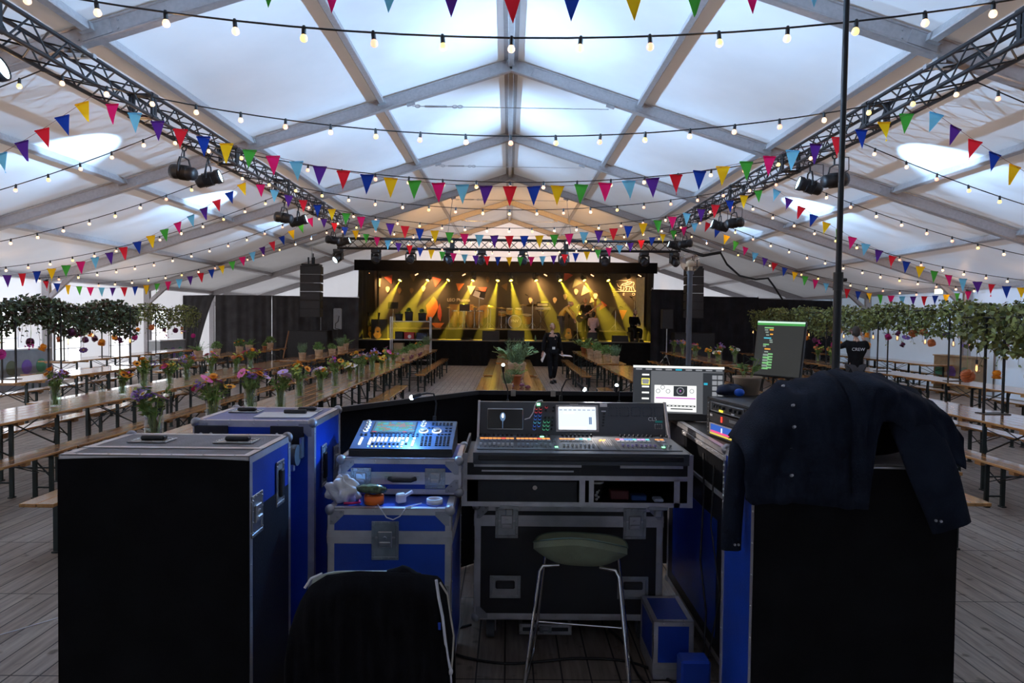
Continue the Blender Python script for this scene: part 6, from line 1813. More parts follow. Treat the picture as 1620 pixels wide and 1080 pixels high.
for nm_, x0, x1, nx, y0, y1, ny in (('key_row', 208, 240, 2, 330, 340, 2), ('key_row', 285, 400, 5, 328, 345, 2), ('key_row', 420, 540, 5, 328, 345, 2), ('key_row', 575, 606, 2, 328, 345, 2), ('keypad', 645, 702, 3, 350, 418, 6), ('keypad', 750, 832, 4, 350, 418, 6),
                                    ('key_row', 706, 836, 6, 230, 244, 2), ('keypad', 806, 836, 2, 275, 298, 2), ('key_row', 300, 535, 9, 410, 418, 1), ('key_row', 650, 702, 3, 328, 334, 1), ('key_row', 756, 832, 4, 328, 334, 1), ('key_row', 682, 706, 2, 272, 276, 1)):
    m_ = MB()
    for i in range(nx):
        for j in range(ny):
            a, b = dk(x0 + (x1 - x0) * i / max(1, nx - 1), y0 + (y1 - y0) * (j / max(1, ny - 1)))
            fd.box(m_, a, b, .005, .013 if nx < 8 else .012, .0085, .006, 0, .0015)
    m_.build(nm_, M['key_l'], desk)
m_ = MB()
for k in range(9):
    a, b = dk(268 + 28 * k + (14 if k > 4 else 0), 432); fd.box(m_, a, b, .004, .006, .005, .003, 0 if k % 3 else 1)
m_.build('status_leds', [glow('yellow_led', (.9, .8, .1), 3), glow('blue_led', (.1, .3, 1), 5)], desk)
def gooseneck(base, path, head_dir, label, lit=True, energy=0, col=(.6, .8, 1.0), aim=None):
    r = empty('gooseneck_lamp', base, 0, label, 'lamp')
    m_ = MB(); m_.tube(path, .0045, 7); m_.cyl((0, 0, 0), (0, 0, .03), .010, n=10); m_.build('stem', M['cable'], r)
    e = Vector(path[-1]); d = Vector(head_dir).normalized()
    m_ = MB(); m_.cyl(e, e + d * .05, .009, .012, 10); m_.build('lamp_head', M['black'], r)
    m_ = MB(); m_.ball(e + d * .05, .0125, 10, 6); m_.build('led', glow('cool_led', (.75, .9, 1.0), 9) if lit else M['lens_dark'], r)
    if energy:
        l = lamp('led_light', 'SPOT', e + d * .07, energy, col, parent=r, target=e + d * 2 + Vector((0, 0, -1.2)) if aim is None else e + Vector(aim), spot=120 if aim is None else 160, blend=.8, radius=.012)
    return r
gb = Vector((-.40, 3.735, 1.235))
hd = P(660, 626, 3.55) - gb
gooseneck(gb, [(0, 0, 0), (.01, 0, .10), (-.005, -.01, .155), (hd.x + .05, hd.y + .02, hd.z + .012), tuple(hd + Vector((.02, 0, .008)))], (-1, -.1, -.35), 'lit gooseneck lamp bending over the lighting desk', True, 15, (.14, .42, 1.0), (-.25, -.2, -1))

# ---- odds and ends on the ledge
m_ = MB(); r_ = random.Random(3)
def crump(u, v):
    a = 2 * PI * u; th = PI * v
    r = .062 * (1 + .22 * math.sin(a * 3 + v * 9) + .16 * math.sin(a * 7 - v * 13) + .1 * math.sin(v * 21 + a * 2))
    return Vector((r * 1.15 * math.sin(th) * math.cos(a), r * .7 * math.sin(th) * math.sin(a), max(0, .05 + r * .95 * math.cos(th))))
m_.grid(crump, 26, 16); tag(m_.build('crumpled_cloth', M['paper'], None, (-.775, 3.22, .927)), 'crumpled white cloth at the left end of the case ledge', 'cloth')
m_ = MB(); m_.lathe([(.034, 0), (.046, 0), (.046, .038), (.034, .038), (.034, 0)], n=24)
tag(m_.build('tape_roll', mat('orange_tape', (.95, .16, .01), rough=.5, emit=None), None, (-.625, 3.20, .927)), 'bright orange roll of tape on the case ledge', 'tape')
m_ = MB(); m_.ball((0, 0, .026), (.075, .035, .026), 14, 8)
tag(m_.build('shiny_pouch', mat('mottled_green_foil', (.05, .09, .035), rough=.2, var=.9, scale=45, coat=.6), None, (-.64, 3.20, .967), (0, .06, .1)), 'shiny dark green pouch lying on the orange tape', 'pouch')
m_ = MB(); m_.lathe([(.028, 0), (.038, 0), (.038, .024), (.028, .024), (.028, 0)], n=24)
tag(m_.build('tape_roll', M['paper'], None, (-.34, 3.20, .927)), 'white roll of tape at the right end of the case ledge', 'tape')
r = empty('power_adapter', (-.50, 3.21, .927), .5, 'white plug adapter on the case ledge beside the orange tape', 'adapter')
m_ = MB(); m_.bb(-.022, .022, -.018, .018, 0, .045, b=.006); m_.build('body', M['paper'], r)
m_ = MB(); m_.bar((.02, 0, .03), (.06, .01, .045), .012, .012); m_.build('plug', M['paper'], r)
m_ = MB(); m_.tube([(-.60, 3.16, .93), (-.58, 3.114, .925), (-.55, 3.11, .885), (-.52, 3.11, .875), (-.49, 3.11, .89), (-.46, 3.12, .93), (-.40, 3.19, .93)], .003, 6)
tag(m_.build('thin_wire', M['cord_w']), 'thin white wire hanging over the latch of the lower blue case', 'wire')
m_ = MB(); m_.tube([(-.76, 3.17, .932), (-.72, 3.16, .936), (-.69, 3.19, .932), (-.70, 3.22, .932)], .006, 6)
tag(m_.build('lanyard', mat('magenta_ribbon', (.6, .02, .12), rough=.7)), 'magenta lanyard beside the crumpled white cloth', 'lanyard')

# ---- black case and tray under the sound console
c5, fF, fR, fL, fT = case('large black flight case on castors under the sound desk', -.175, .86, 3.70, 4.30, .15, .79, M['case_black'], None, seam=.70, castors=1, ew=.036)
latch(c5, fF, -.34, .69, .125, .17); latch(c5, fF, .36, .69, .125, .17); recess_handle(c5, fF, -.345, .335, .17, .125); recess_handle(c5, fF, .355, .335, .17, .125)
tray = empty('console_tray', (.365, 3.5, 0), 0, 'black drawer tray with aluminium edges right under the sound desk', 'flight case tray')
TX0, TX1 = -.595, .595; z0, z1 = .835, 1.06
m_ = MB(); m_.bb(TX0, TX1, 0, .62, z0, z0 + .012); m_.bb(TX0, TX1, .60, .62, z0, z1); m_.bb(TX0, TX0 + .012, 0, .62, z0, z1 + .05); m_.bb(TX1 - .012, TX1, 0, .62, z0, z1 + .05); m_.bb(TX0, TX1, .0, .62, z1 - .07, z1); m_.build('carcass', M['case_black'], tray)
m_ = MB()
for z in (z0 + .012, z1 - .075): m_.bb(TX0, TX1, -.004, .0, z - .012, z + .012)
for x in (TX0 + .012, TX1 - .012): m_.bb(x - .014, x + .014, -.005, .0, z0, z1 + .05)
m_.bb(.01, .04, -.005, .002, z0, z1 - .08); m_.bb(.06, .085, -.005, .002, z0, z1 - .08); m_.bb(.50, .53, -.004, .002, z0, z1 - .08)
m_.bb(TX0 + .10, -.02, -.004, 0, z1 - .045, z1 - .037); m_.bb(TX0 + .06, .02, -.004, 0, z1 - .02, z1 - .008); m_.bb(.22, TX1 - .05, -.004, 0, z1 - .022, z1 - .008)
m_.build('edge_trim', M['edge'], tray)
m_ = MB(); m_.bb(TX0 + .08, .0, -.002, .3, z0 + .022, z1 - .092, b=.003); dr = m_.build('drawer', M['case_black'], tray)
m_ = MB(); m_.cyl((-.22, -.002, .935), (-.22, -.012, .935), .012, n=14); m_.build('lock', M['chrome'], dr)
for x in (-.35, .42):
    m_ = MB(); m_.bb(x - .05, x + .05, -.01, .02, z0 - .012, z0 + .004); m_.bb(x - .02, x + .02, -.014, .014, z0 - .05, z0 - .01, b=.006); m_.build('clamp', M['dish'], tray)
cup = empty('paper_cup', (.475, 3.58, .849), 0, 'paper cup with a printed figure standing in the open tray compartment', 'cup')
m_ = MB(); m_.lathe([(0, 0), (.026, 0), (.036, .095), (.038, .097), (.035, .098), (.025, .006), (0, .006)], n=22); m_.build('cup_wall', mat('dark_printed_cup', (.03, .03, .03), rough=.5), cup)
m_ = MB(); m_.lathe([(.035, .092), (.0385, .097), (.036, .103), (.03, .104), (0, .104)], n=22); m_.build('lid', M['skin_d'], cup)
m_ = MB()
for (x, z, r) in ((0, .05, .008), (-.006, .035, .009), (.007, .025, .007), (-.004, .014, .008), (.009, .06, .005)): m_.ball((x, -.0325 + z * -.03, z), (r, .004, r), 8, 5)
m_.build('printed_figure', M['sheer'], cup)
for k, (x, y, w, c_) in enumerate(((.60, 3.62, .10, 'red'), (.70, 3.60, .08, 'blue'), (.80, 3.58, .05, 'pale'))):
    m_ = MB(); m_.bb(-w / 2, w / 2, -.03, .03, 0, (.05, .03, .018)[k], b=.005)
    tag(m_.build('small_box', mat('small_box_' + c_, ((.10, .02, .02), (.02, .06, .2), (.4, .45, .6))[k], rough=.5), None, (x, y, .848)), 'small %s box in the open tray compartment under the sound desk' % ('dark red', 'blue', 'pale')[k], 'box')

# ---- sound console
M['con_body'] = mat('graphite_console', (.05, .058, .072), rough=.35, var=.08)
M['con_panel'] = mat('dark_grey_panel', (.075, .083, .10), rough=.4, var=.05)
con = empty('mixing_console', (.373, 3.40, 1.06), 0, 'large digital sound mixing console with rows of faders and a bright screen', 'mixing console')
CW = 1.086
m_ = MB(); m_.prism([(.0, .015), (.06, .0), (.58, .0), (.60, .05), (.575, .262), (.545, .262), (.475, .082), (.0, .072)], (-CW / 2, 0, 0), (0, 1, 0), (0, 0, 1), CW); m_.build('body', M['con_body'], con)
m_ = MB()
for sx in (-1, 1): m_.prism([(.40, .078), (.48, .078), (.56, .268), (.53, .27)], (sx * (CW / 2) - (.012 if sx > 0 else .0), 0, 0), (0, 1, 0), (0, 0, 1), .012)
m_.build('side_trim', M['edge'], con)
fb = Fr((0, .0, .0735), (1, 0, 0), (0, .475, .010)); BL = .475
pv = Vector((0, .07, .18)); fp = Fr((0, .475, .083), (1, 0, 0), pv); PL = pv.length
def cb(zx, zy):      # fader bed
    t = (zy - 470) / 95.0; t = max(0, min(1, t)); t2 = t * 3.4 / (3.4 * t + 3.93 * (1 - t)) * 1.0
    l = 75 - 40 * t; r = 1222 + 143 * t; return ((zx - l) / (r - l) - .5) * CW, (1 - t2) * BL
def cp(zx, zy):      # upright panel
    t = (zy - 256) / 212.0; l = 55 + 20 * t; r = 1197 + 28 * t; return ((zx - l) / (r - l) - .5) * CW, (1 - t) * PL
m_ = MB(); fp.box(m_, 0, PL / 2, .001, CW - .03, PL - .006, .002); m_.build('display_panel', M['con_panel'], con)
m_ = MB(); fb.box(m_, 0, BL * .56, .001, CW - .03, BL * .82, .002); m_.build('fader_bed', M['con_panel'], con)
# main screen with its glow
a0, b0 = cp(546, 285); a1, b1 = cp(790, 436)
m_ = MB(); rim(fp, m_, (a0 + a1) / 2, (b0 + b1) / 2, a1 - a0 + .03, b0 - b1 + .02, .014, .004); o = m_.build('screen_frame', M['edge'], con)
m_ = MB(); fp.box(m_, (a0 + a1) / 2, (b0 + b1) / 2, .003, a1 - a0, b0 - b1, .001); sc_ = m_.build('touchscreen', glow('pale_touchscreen', (.62, .70, .82), 1.15, True), o)
m_ = MB(); ui = [glow('ui_white', (.95, .97, 1.0), 1.3), glow('ui_blue', (.12, .22, .4), .8), glow('ui_grey', (.4, .46, .58), .8)]
fp.box(m_, (a0 + a1) / 2, b0 - .006, .0042, (a1 - a0) * .96, .008, .001, 0)
for k in range(8): fp.box(m_, a0 + (a1 - a0) * (k + .5) / 8, b0 - .02, .0042, (a1 - a0) * .08, .006, .001, 2)
for k in range(4): fp.box(m_, a0 + (a1 - a0) * (.83 + .04 * (k % 2)), b1 + .045 + .02 * (k // 2), .0042, .007, .022, .001, 1)
fp.box(m_, a0 + (a1 - a0) * .28, b1 + .10, .0042, .06, .010, .001, 0); fp.box(m_, a0 + (a1 - a0) * .4, b1 + .012, .0042, (a1 - a0) * .7, .014, .001, 0)
m_.build('screen_content', ui, sc_)
text('lettering', 'YAMAHA', .012, M['paper'], con, fp.p(*cp(640, 271), .003), Euler((math.atan2(pv.z, pv.y), 0, 0)), .0005)
text('lettering', 'CL5', .030, M['paper'], con, fp.p(*cp(1125, 362), .003), Euler((math.atan2(pv.z, pv.y), 0, 0)), .0005)
m_ = MB(); a, b = cp(1165, 377); fp.box(m_, a, b, .003, .042, .012, .002); m_.build('green_tape_label', mat('turquoise_tape', (.03, .42, .36), rough=.5), con)
m_ = MB(); a, b = cp(820, 274); fp.box(m_, a, b, .003, .042, .020, .002); m_.build('paper_label', M['paper'], con)
m_ = MB(); a, b = cp(1165, 408); rim(fp, m_, a, b, .042, .028, .003, .002); m_.build('socket_plate', M['alu_d'], con)
m_ = MB()
for k in range(5):
    xa, ba = cp(850 + 70 * k, 283); xb, bb_ = cp(912 + 70 * k, 342)
    rim(fp, m_, (xa + xb) / 2, (ba + bb_) / 2, xb - xa, ba - bb_, .003, .002)
m_.build('channel_window', M['key'], con)
kn = {}
for nm_, c_ in (('red', (.75, .06, .08)), ('blue', (.05, .18, .8)), ('cyan', (.1, .55, .75)), ('green', (.1, .6, .3)), ('dark', (.02, .02, .025))):
    q = MB(); q.lathe([(.008, 0), (.0075, .004)], n=10); q.lathe([(.0068, .004), (.006, .014), (0, .014)], n=10, mi=1); kn[nm_] = q.mesh('knob', [glow('knob_ring_' + nm_, c_, 1.2) if nm_ != 'dark' else M['key_l'], M['key_l']])
qp = fp.n.to_track_quat('Z', 'Y').to_euler(); qb = fb.n.to_track_quat('Z', 'Y').to_euler()
for col_i, zx in enumerate((414, 440)):
    for k in range(6 if col_i else 7):
        nm_ = ['red', 'red', 'blue', 'blue', 'cyan', 'blue', 'blue'][k]
        o = obj('knob', kn[nm_], con); o.location = fp.p(*cp(zx, 298 + 22 * k), .002); o.rotation_euler = qp
for k in range(4):
    for zx in (473, 495, 518):
        nm_ = 'green' if k and zx < 510 else 'dark'
        o = obj('knob', kn[nm_], con); o.location = fp.p(*cp(zx, 358 + 24 * k), .002); o.rotation_euler = qp
for k, (zx, zy) in enumerate(((474, 288), (518, 290), (474, 312), (518, 312))):
    o = obj('knob', kn['dark' if k != 0 else 'red'], con); o.location = fp.p(*cp(zx, zy), .002); o.rotation_euler = qp
m_ = MB()
for k in range(5):
    a, b = cp(828, 330 + 19 * k); fp.box(m_, a, b, .004, .012, .009, .004, 0, .001)
a, b = cp(824, 313); fp.box(m_, a, b, .003, .026, .006, .003, 1)
m_.build('key_column', [M['key_l'], M['paper']], con)
fad = MB(); fad.prism([(-.012, 0), (.012, 0), (.010, .010), (0, .006), (-.010, .010)], (-.006, 0, .004), (0, 1, 0), (0, 0, 1), .012); fad.box((0, 0, .001), (.0028, .082, .001), mi=1); fad.box((0, .0, .0115), (.009, .002, .001), mi=2)
FADM = {}
for nm_, c_ in (('white', (.55, .58, .62)), ('orange', (.75, .20, .06)), ('violet', (.28, .25, .5)), ('steel', (.30, .36, .42))):
    FADM[nm_] = fad.mesh('fader', [mat('fader_cap_' + nm_, c_, rough=.4), M['black'], M['key_l']])
banks = [[90 + 27 * k for k in range(8)], [318 + 27 * k for k in range(8)], [590 + 25 * k for k in range(8)], [945 + 27 * k for k in range(8)], [1195, 1225]]
cols = ['white', 'steel', 'white', 'violet', 'steel']
lit = [glow('scribble_' + n_, c, 1.5) for n_, c in (('orange', (.95, .28, .06)), ('red', (.9, .08, .05)), ('blue', (.1, .25, .85)), ('violet', (.5, .3, .8)), ('cyan', (.1, .6, .7)), ('white', (.8, .8, .8)))]
for bi, bank in enumerate(banks):
    for k, zx in enumerate(bank):
        a, _ = cb(zx, 520)
        o = obj('fader', FADM[cols[bi]], con); o.location = fb.p(a, .15 + (.022 if (k + bi) % 3 == 0 else 0) * rnd.random(), .002); o.rotation_euler = (qb.x, qb.y, qb.z)
        o = obj('knob', kn['dark'], con); o.location = fb.p(cb(zx, 485)[0], .425, .002); o.rotation_euler = qb
        m_ = MB(); fb.box(m_, a, .312, .0022, .021, .09, .0016, 2); ci = (0, 0, 0, 0, 0, 1, 0, 0)[k] if bi < 2 else ((0, 0, 0, 0, 5, 4, 5, 4)[k] if bi == 2 else ((1, 3, 2, 2, 4, 3, 3, 4)[k] if bi == 3 else 0))
        fb.box(m_, a, .345, .004, .020, .020, .004, 0, .001); fb.box(m_, a, .305, .003, .016, .010, .003, 1); fb.box(m_, a, .28, .003, .016, .008, .003, 2); m_.build('channel_display', [lit[ci], M['paper'], M['key']], con)
for zx in (538, 800, 905, 1180):
    m_ = MB(); fb.box(m_, cb(zx, 520)[0], .2, .003, .018, .28, .002); m_.build('section_divider', M['key_l'], con)
m_ = MB(); fb.box(m_, cb(545, 530)[0], .12, .005, .016, .012, .004); fb.box(m_, cb(1183, 520)[0], .14, .005, .016, .012, .004); fb.box(m_, cb(462, 480)[0], .40, .005, .022, .01, .004); fp.box(m_, *cp(424, 273), .006, .018, .012, .008)
m_.build('green_key', glow('green_key_light', (.2, 1.0, .35), 3.5), con)
m_ = MB()
for k in range(4): fb.box(m_, cb(805 + 10 * k, 492)[0], .30 + .02 * (k % 2), .005, .010, .009, .004)
m_.build('orange_key', glow('orange_key_light', (1.0, .4, .08), 2.5), con)
m_ = MB()
for zx in range(830, 905, 13): fb.box(m_, cb(zx, 505)[0], .26, .003, .004, .17, .002)
m_.build('fader_slot', M['alu_d'], con)
m_ = MB(); m_.bb(-CW / 2 + .02, CW / 2 - .02, -.004, .03, .026, .066, b=.01); m_.build('front_bumper', M['black'], con)
tabl = empty('tablet', con.matrix_basis @ fp.p(*cp(232, 372), .006), 0, 'black tablet with a white glow on its screen, on the mixing console', 'tablet')
tabl.rotation_euler = (math.atan2(pv.z, pv.y), 0, 0)
m_ = MB(); m_.box((0, 0, .005), (.205, .125, .010), b=.004); m_.build('frame', M['steel'], tabl)
m_ = MB(); m_.box((0, 0, .0105), (.198, .112, .001)); m_.build('screen', mat('dark_glass', (.005, .006, .009), rough=.12, coat=.8), tabl)
m_ = MB(); m_.ball((-.014, .018, .0112), (.006, .014, .001), 12, 6); m_.ball((-.014, -.02, .0112), (.0022, .05, .0006), 8, 5, 1); m_.ball((-.014, .012, .0110), (.016, .026, .0005), 14, 6, 1); m_.build('screen_glow', [glow('white_screen_image', (.9, .95, 1.0), 3), glow('dim_screen_image', (.10, .18, .32), .8)], tabl)
m_ = MB(); cpt = [con.matrix_basis @ fp.p(*cp(x, y), z) for x, y, z in ((350, 372, .01), (380, 366, .025), (398, 330, .03), (402, 290, .03), (415, 258, .03), (440, 250, .02))]
cpt += [con.matrix_basis @ Vector((-.17, .575, .268)), con.matrix_basis @ Vector((-.16, .61, .2))]
m_.tube(cpt, .0032, 6); tag(m_.build('charging_cable', M['cord_w']), 'white cable plugged into the tablet on the mixing console', 'cable')

# ---- console lamps on the cloth wall
for (px, py, Y, bx, lb) in ((796, 581, 4.85, 803, 'thin black gooseneck lamp in front of the centre table row'), (975, 613, 4.85, 979, 'short gooseneck lamp left of the big monitor')):
    b = P(bx, 640, Y); b.z = 1.20; h = P(px, py, Y)
    gooseneck(b, [(0, 0, 0), (.0, 0, .1), ((h.x - b.x) * .8, 0, (h.z - b.z) * .7), tuple(h - b - Vector((0, 0, .03)))], (0, -.3, 1), lb)
b = P(887, 640, 4.0); b.z = 1.325; h = P(914, 607, 4.0)
gooseneck(b, [(0, 0, 0), (.005, 0, .07), (.03, -.01, .125), (.07, -.03, .135), tuple(h - b)], (.75, -.2, -.6), 'gooseneck lamp arching over the screen of the mixing console', True, 16, (1.0, .88, .78))

# ---- black cloth wall behind the desks
wall = empty('cloth_barrier', (0, 5, 0), 0, 'black cloth barrier behind the two control desks', 'barrier')
pts = [Vector((-.98, -1.0, 0)), Vector((-.22, 0, 0)), Vector((.95, .0, 0)), Vector((2.3, -.1, 0))]
for a, b in zip(pts[:-1], pts[1:]):
    m_ = MB(); d = (b - a); n_ = Vector((-d.y, d.x, 0)).normalized(); ph = rnd.random() * 6
    m_.grid(lambda u, v: a + d * u + n_ * (.012 * math.sin(u * d.length * 16 + ph) * (1 - v)) + Vector((0, 0, .005 + 1.265 * v)), 40, 4)
    m_.build('cloth', M['black_matt'], wall)
    m_ = MB(); m_.bar(a + Vector((0, 0, 1.262)), b + Vector((0, 0, 1.262)), .03, .03); m_.bar(a + n_ * .03, a + n_ * .03 + Vector((0, 0, 1.26)), .03, .03); m_.bar(a + n_ * .03 - Vector((0, 0, 0)), a + n_ * .35, .03, .03); m_.build('rail', M['black'], wall)
for px in (812, 875):
    m_ = MB(); p = P(px, 618, 4.99); m_.box((p.x, -.018, 1.262), (.035, .012, .045)); m_.build('tape_tab', M['sheer'], wall)

# ---- big monitor, rack, right hand table
M['mon_ui'] = glow('monitor_grey_ui', (.10, .105, .115), 1.0)
def monitor(TL, TR, BLc, BRc, label, back=.03):
    TL, TR, BLc, BRc = map(Vector, (TL, TR, BLc, BRc))
    o = (BLc + BRc) / 2
    r = empty('monitor', o, 0, label, 'monitor')
    u = (BRc - BLc + TR - TL) / 2; v = (TL - BLc + TR - BRc) / 2
    f = Fr((0, 0, 0), u, v); f.v = (f.v - f.u * f.v.dot(f.u)).normalized(); f.n = f.u.cross(f.v); f.M = Matrix((f.u, f.v, f.n)).transposed()
    W, H = u.length, v.length
    m_ = MB(); f.box(m_, 0, H / 2, -.014, W, H, .028, 0, .004); m_.build('housing', M['black'], r)
    return r, f, W, H
mb0 = dict(TL=P(1005, 577.5, 4.30), TR=P(1148, 580, 4.20), BLc=P(1000, 662, 4.26), BRc=P(1146, 668, 4.16))
r, f, W, H = monitor(mb0['TL'], mb0['TR'], mb0['BLc'], mb0['BRc'], 'big monitor showing a grey control window, right of the mixing console')
m_ = MB(); f.box(m_, 0, H * .56, .001, W * .985, H * .86, .002); sc_ = m_.build('screen', M['mon_ui'], r)
m_ = MB(); uis = [glow('ui_panel_white', (.85, .87, .84), 1.0), glow('ui_dark', (.02, .022, .026), 1), glow('ui_mid', (.22, .23, .25), 1), glow('ui_teal', (.02, .35, .5), 1), glow('ui_yellow', (.9, .8, .1), 1), glow('ui_purple', (.5, .1, .5), 1)]
def ub(x0, x1, y0, y1, mi, dz=.003): f.box(m_, (((x0 + x1) / 2) - .5) * W, (1 - (y0 + y1) / 2) * H, dz, (x1 - x0) * W, (y1 - y0) * H, .001, mi)
ub(.0, 1, .005, .045, 0); ub(0, 1, .05, .10, 1); ub(0.0, .2, .1, .88, 1, .0028); ub(.77, .99, .12, .88, 1, .0028)
for k in range(9): ub(.03 + .11 * k, .10 + .11 * k, .06, .085, 2 if k != 4 else 3, .0036)
for k in range(6): ub(.10, .18, .16 + .11 * k, .19 + .11 * k, 0 if k != 1 else 2, .0036)
ub(.095, .185, .24, .36, 4, .0034); ub(.105, .175, .255, .345, 2, .004)
for i in range(2):
    for j in range(5): ub(.87 + .06 * i, .92 + .06 * i, .16 + .1 * j, .235 + .1 * j, 2, .0036)
ub(.78, .82, .3, .34, 3, .0036)
ub(.24, .70, .36, .84, 0, .0034); ub(.45, .60, .37, .56, 1, .004); ub(.255, .69, .585, .605, 5, .004); ub(.255, .69, .72, .75, 1, .004); ub(.42, .66, .78, .80, 1, .004)
for k in range(10): ub(.27 + .042 * k, .295 + .042 * k, .73, .742, 0, .0046)
for (x, y) in ((.28, .47), (.33, .40), (.39, .47), (.65, .46)):
    m_.cyl(f.p((x - .5) * W, (1 - y) * H, .0036), f.p((x - .5) * W, (1 - y) * H, .0046), .014, n=16, mi=2); m_.cyl(f.p((x - .5) * W, (1 - y) * H, .0046), f.p((x - .5) * W, (1 - y) * H, .0052), .010, n=16, mi=0)
m_.lathe([(.018, 0), (.023, .0005), (.018, .001)], f.p((.525 - .5) * W, (1 - .46) * H, .0046), 20, mi=2, axis=f.n); m_.cyl(f.p((.525 - .5) * W, (1 - .46) * H, .0046), f.p((.525 - .5) * W, (1 - .46) * H, .0056), .004, n=10, mi=5)
m_.build('screen_windows', uis, sc_)
m_ = MB(); zb = r.location.z; m_.bar((0, .05, .10), (0, .09, -zb + 1.19), .06, .02); m_.bb(-.12, .12, .0, .18, -zb + 1.181, -zb + 1.195, b=.004); m_.build('stand', M['black'], r)
# table case under it
c6, fF, fR, fL, fT = case('black edged equipment case along the right side of the mixing position', 1.06, 1.72, 3.24, 4.45, .10, 1.18, M['case_black'], None, castors=1, ew=.03)
m_ = MB(); fL.box(m_, .18, 1.04, -.001, .80, .16, .004); m_.build('open_slot', M['black_matt'], c6)
m_ = MB(); fL.box(m_, .18, .945, .004, .84, .022, .008); fL.box(m_, .58, 1.04, .004, .022, .19, .008); fL.box(m_, .18, 1.135, .004, .84, .022, .008)
for k in range(9): fL.rivet(m_, -.2 + .095 * k, 1.135, .008, .007)
m_.build('slot_frame', M['edge'], c6)
m_ = MB(); fL.box(m_, .0, .5, .001, .9, .6, .002); m_.build('side_panel', M['case_blue'], c6)
# rack facing the operator
rk = empty('equipment_rack', (1.10, 3.74, 1.182), R(-80), 'small black rack of wireless receivers beside the big monitor', 'rack')
RW, RH = .46, .205
m_ = MB(); t = .012
m_.bb(0, RW, 0, .34, 0, t); m_.bb(0, RW, 0, .34, RH - t, RH); m_.bb(0, t, 0, .34, 0, RH); m_.bb(RW - t, RW, 0, .34, 0, RH); m_.bb(0, RW, .33, .34, 0, RH)
m_.build('case_shell', M['black'], rk)
m_ = MB()
for x in (.022, RW - .022):
    m_.bb(x - .008, x + .008, -.002, .004, t, RH - t)
    for k in range(8): m_.cyl((x, -.002, .02 + k * .022), (x, -.006, .02 + k * .022), .004, n=8, mi=1)
m_.build('rack_rail', [M['black'], M['steel']], rk)
def unit(z0, z1, nm, mt, items):
    m_ = MB(); m_.bb(.035, RW - .035, -.004, .25, z0, z1, b=.002); u_ = m_.build(nm, mt, rk)
    for (nm2, fn) in items:
        q = MB(); m2 = fn(q); q.build(nm2, m2, u_)
def knobs(xs, z, r):
    def g(q):
        for x in xs: q.cyl((x, -.004, z), (x, -.018, z), r, r * .85, 12)
        return M['key_l']
    return g
def rect(x0, x1, z0, z1, mt, y=-.006):
    def g(q): q.bb(x0, x1, y - .002, y, z0, z1); return mt
    return g
def rimr(x0, x1, z0, z1, mt):
    def g(q):
        q.bb(x0, x1, -.008, -.004, z1 - .005, z1); q.bb(x0, x1, -.008, -.004, z0, z0 + .005); q.bb(x0, x0 + .005, -.008, -.004, z0, z1); q.bb(x1 - .005, x1, -.008, -.004, z0, z1); return mt
    return g
unit(.135, .19, 'preamplifier', M['black'], [('front_rim', rimr(.06, .40, .138, .187, M['dish'])), ('knob', knobs((.10, .13, .16, .20, .27, .32, .36), .165, .010)), ('yellow_key', rect(.15, .19, .140, .152, glow('yellow_lamp', (1, .8, .05), 1.3))), ('white_label', rect(.28, .31, .140, .150, M['paper']))])
unit(.078, .128, 'receiver', M['case_black'], [('red_light', rect(.17, .185, .088, .118, glow('red_lamp', (.9, .05, .03), 1.2))), ('label', rect(.26, .34, .10, .115, M['dish'])), ('sticker', rect(.05, .075, .108, .12, M['paper']))])
unit(.016, .072, 'spectrum_display', M['alu'], [('blue_screen', rect(.06, .40, .034, .066, glow('blue_screen', (.02, .09, .42), 1.0))), ('pink_trace', rect(.06, .40, .024, .034, glow('pink_trace', (.85, .06, .22), 1.0))), ('yellow_strip', rect(.05, .41, .012, .020, glow('yellow_strip', (.75, .6, .08), .8))), ('white_trace', rect(.18, .19, .034, .058, glow('white_trace', (.8, .85, 1), 1.0), -.0085))])
# things on the rack
pot = empty('potted_tomato', (1.36, 3.86, 1.389), 0, 'small leafy plant in a beige tub on top of the equipment rack', 'potted plant')
obj('pot', pot_mesh('tub'), pot).scale = (.62, .62, .62)
m_ = MB(); m_.lathe([(0, .08), (.072, .08)], n=18); m_.build('soil', M['soil'], pot)
m_ = MB(); rr = random.Random(9)
for k in range(4):
    a = k * 1.7; p0 = Vector((.02 * math.cos(a), .02 * math.sin(a), .08)); p1 = p0 + Vector((.05 * math.cos(a), .05 * math.sin(a), rr.uniform(.09, .16)))
    m_.tube([p0, p0.lerp(p1, .5) + Vector((0, 0, .02)), p1], .0022, 4, 1)
    for j in range(7): leaf(m_, p0.lerp(p1, rr.uniform(.4, 1)), Vector((rr.uniform(-1, 1), rr.uniform(-1, 1), rr.uniform(-.3, .5))), .04, .011, rr)
m_.build('foliage', [M['leaf'], M['stem']], pot)
def lump(sx, sy, sz, f1, f2, ph):
    def g(u, v):
        a = 2 * PI * u; th = PI * v; k = 1 + .14 * math.sin(a * f1 + ph + v * 4) + .10 * math.sin(v * f2 + a * 2)
        return Vector((sx * k * math.sin(th) * math.cos(a), sy * k * math.sin(th) * math.sin(a), max(0, sz * .6 + sz * .6 * k * math.cos(th))))
    return g
m_ = MB(); m_.grid(lump(.075, .06, .05, 3, 9, 1), 24, 12); tag(m_.build('folded_cloth', mat('dark_blue_cloth', (.012, .02, .055), rough=.8, var=.4, scale=20), None, (1.235, 3.80, 1.389)), 'dark blue cloth heap on the rack left of the beige tub', 'cloth')
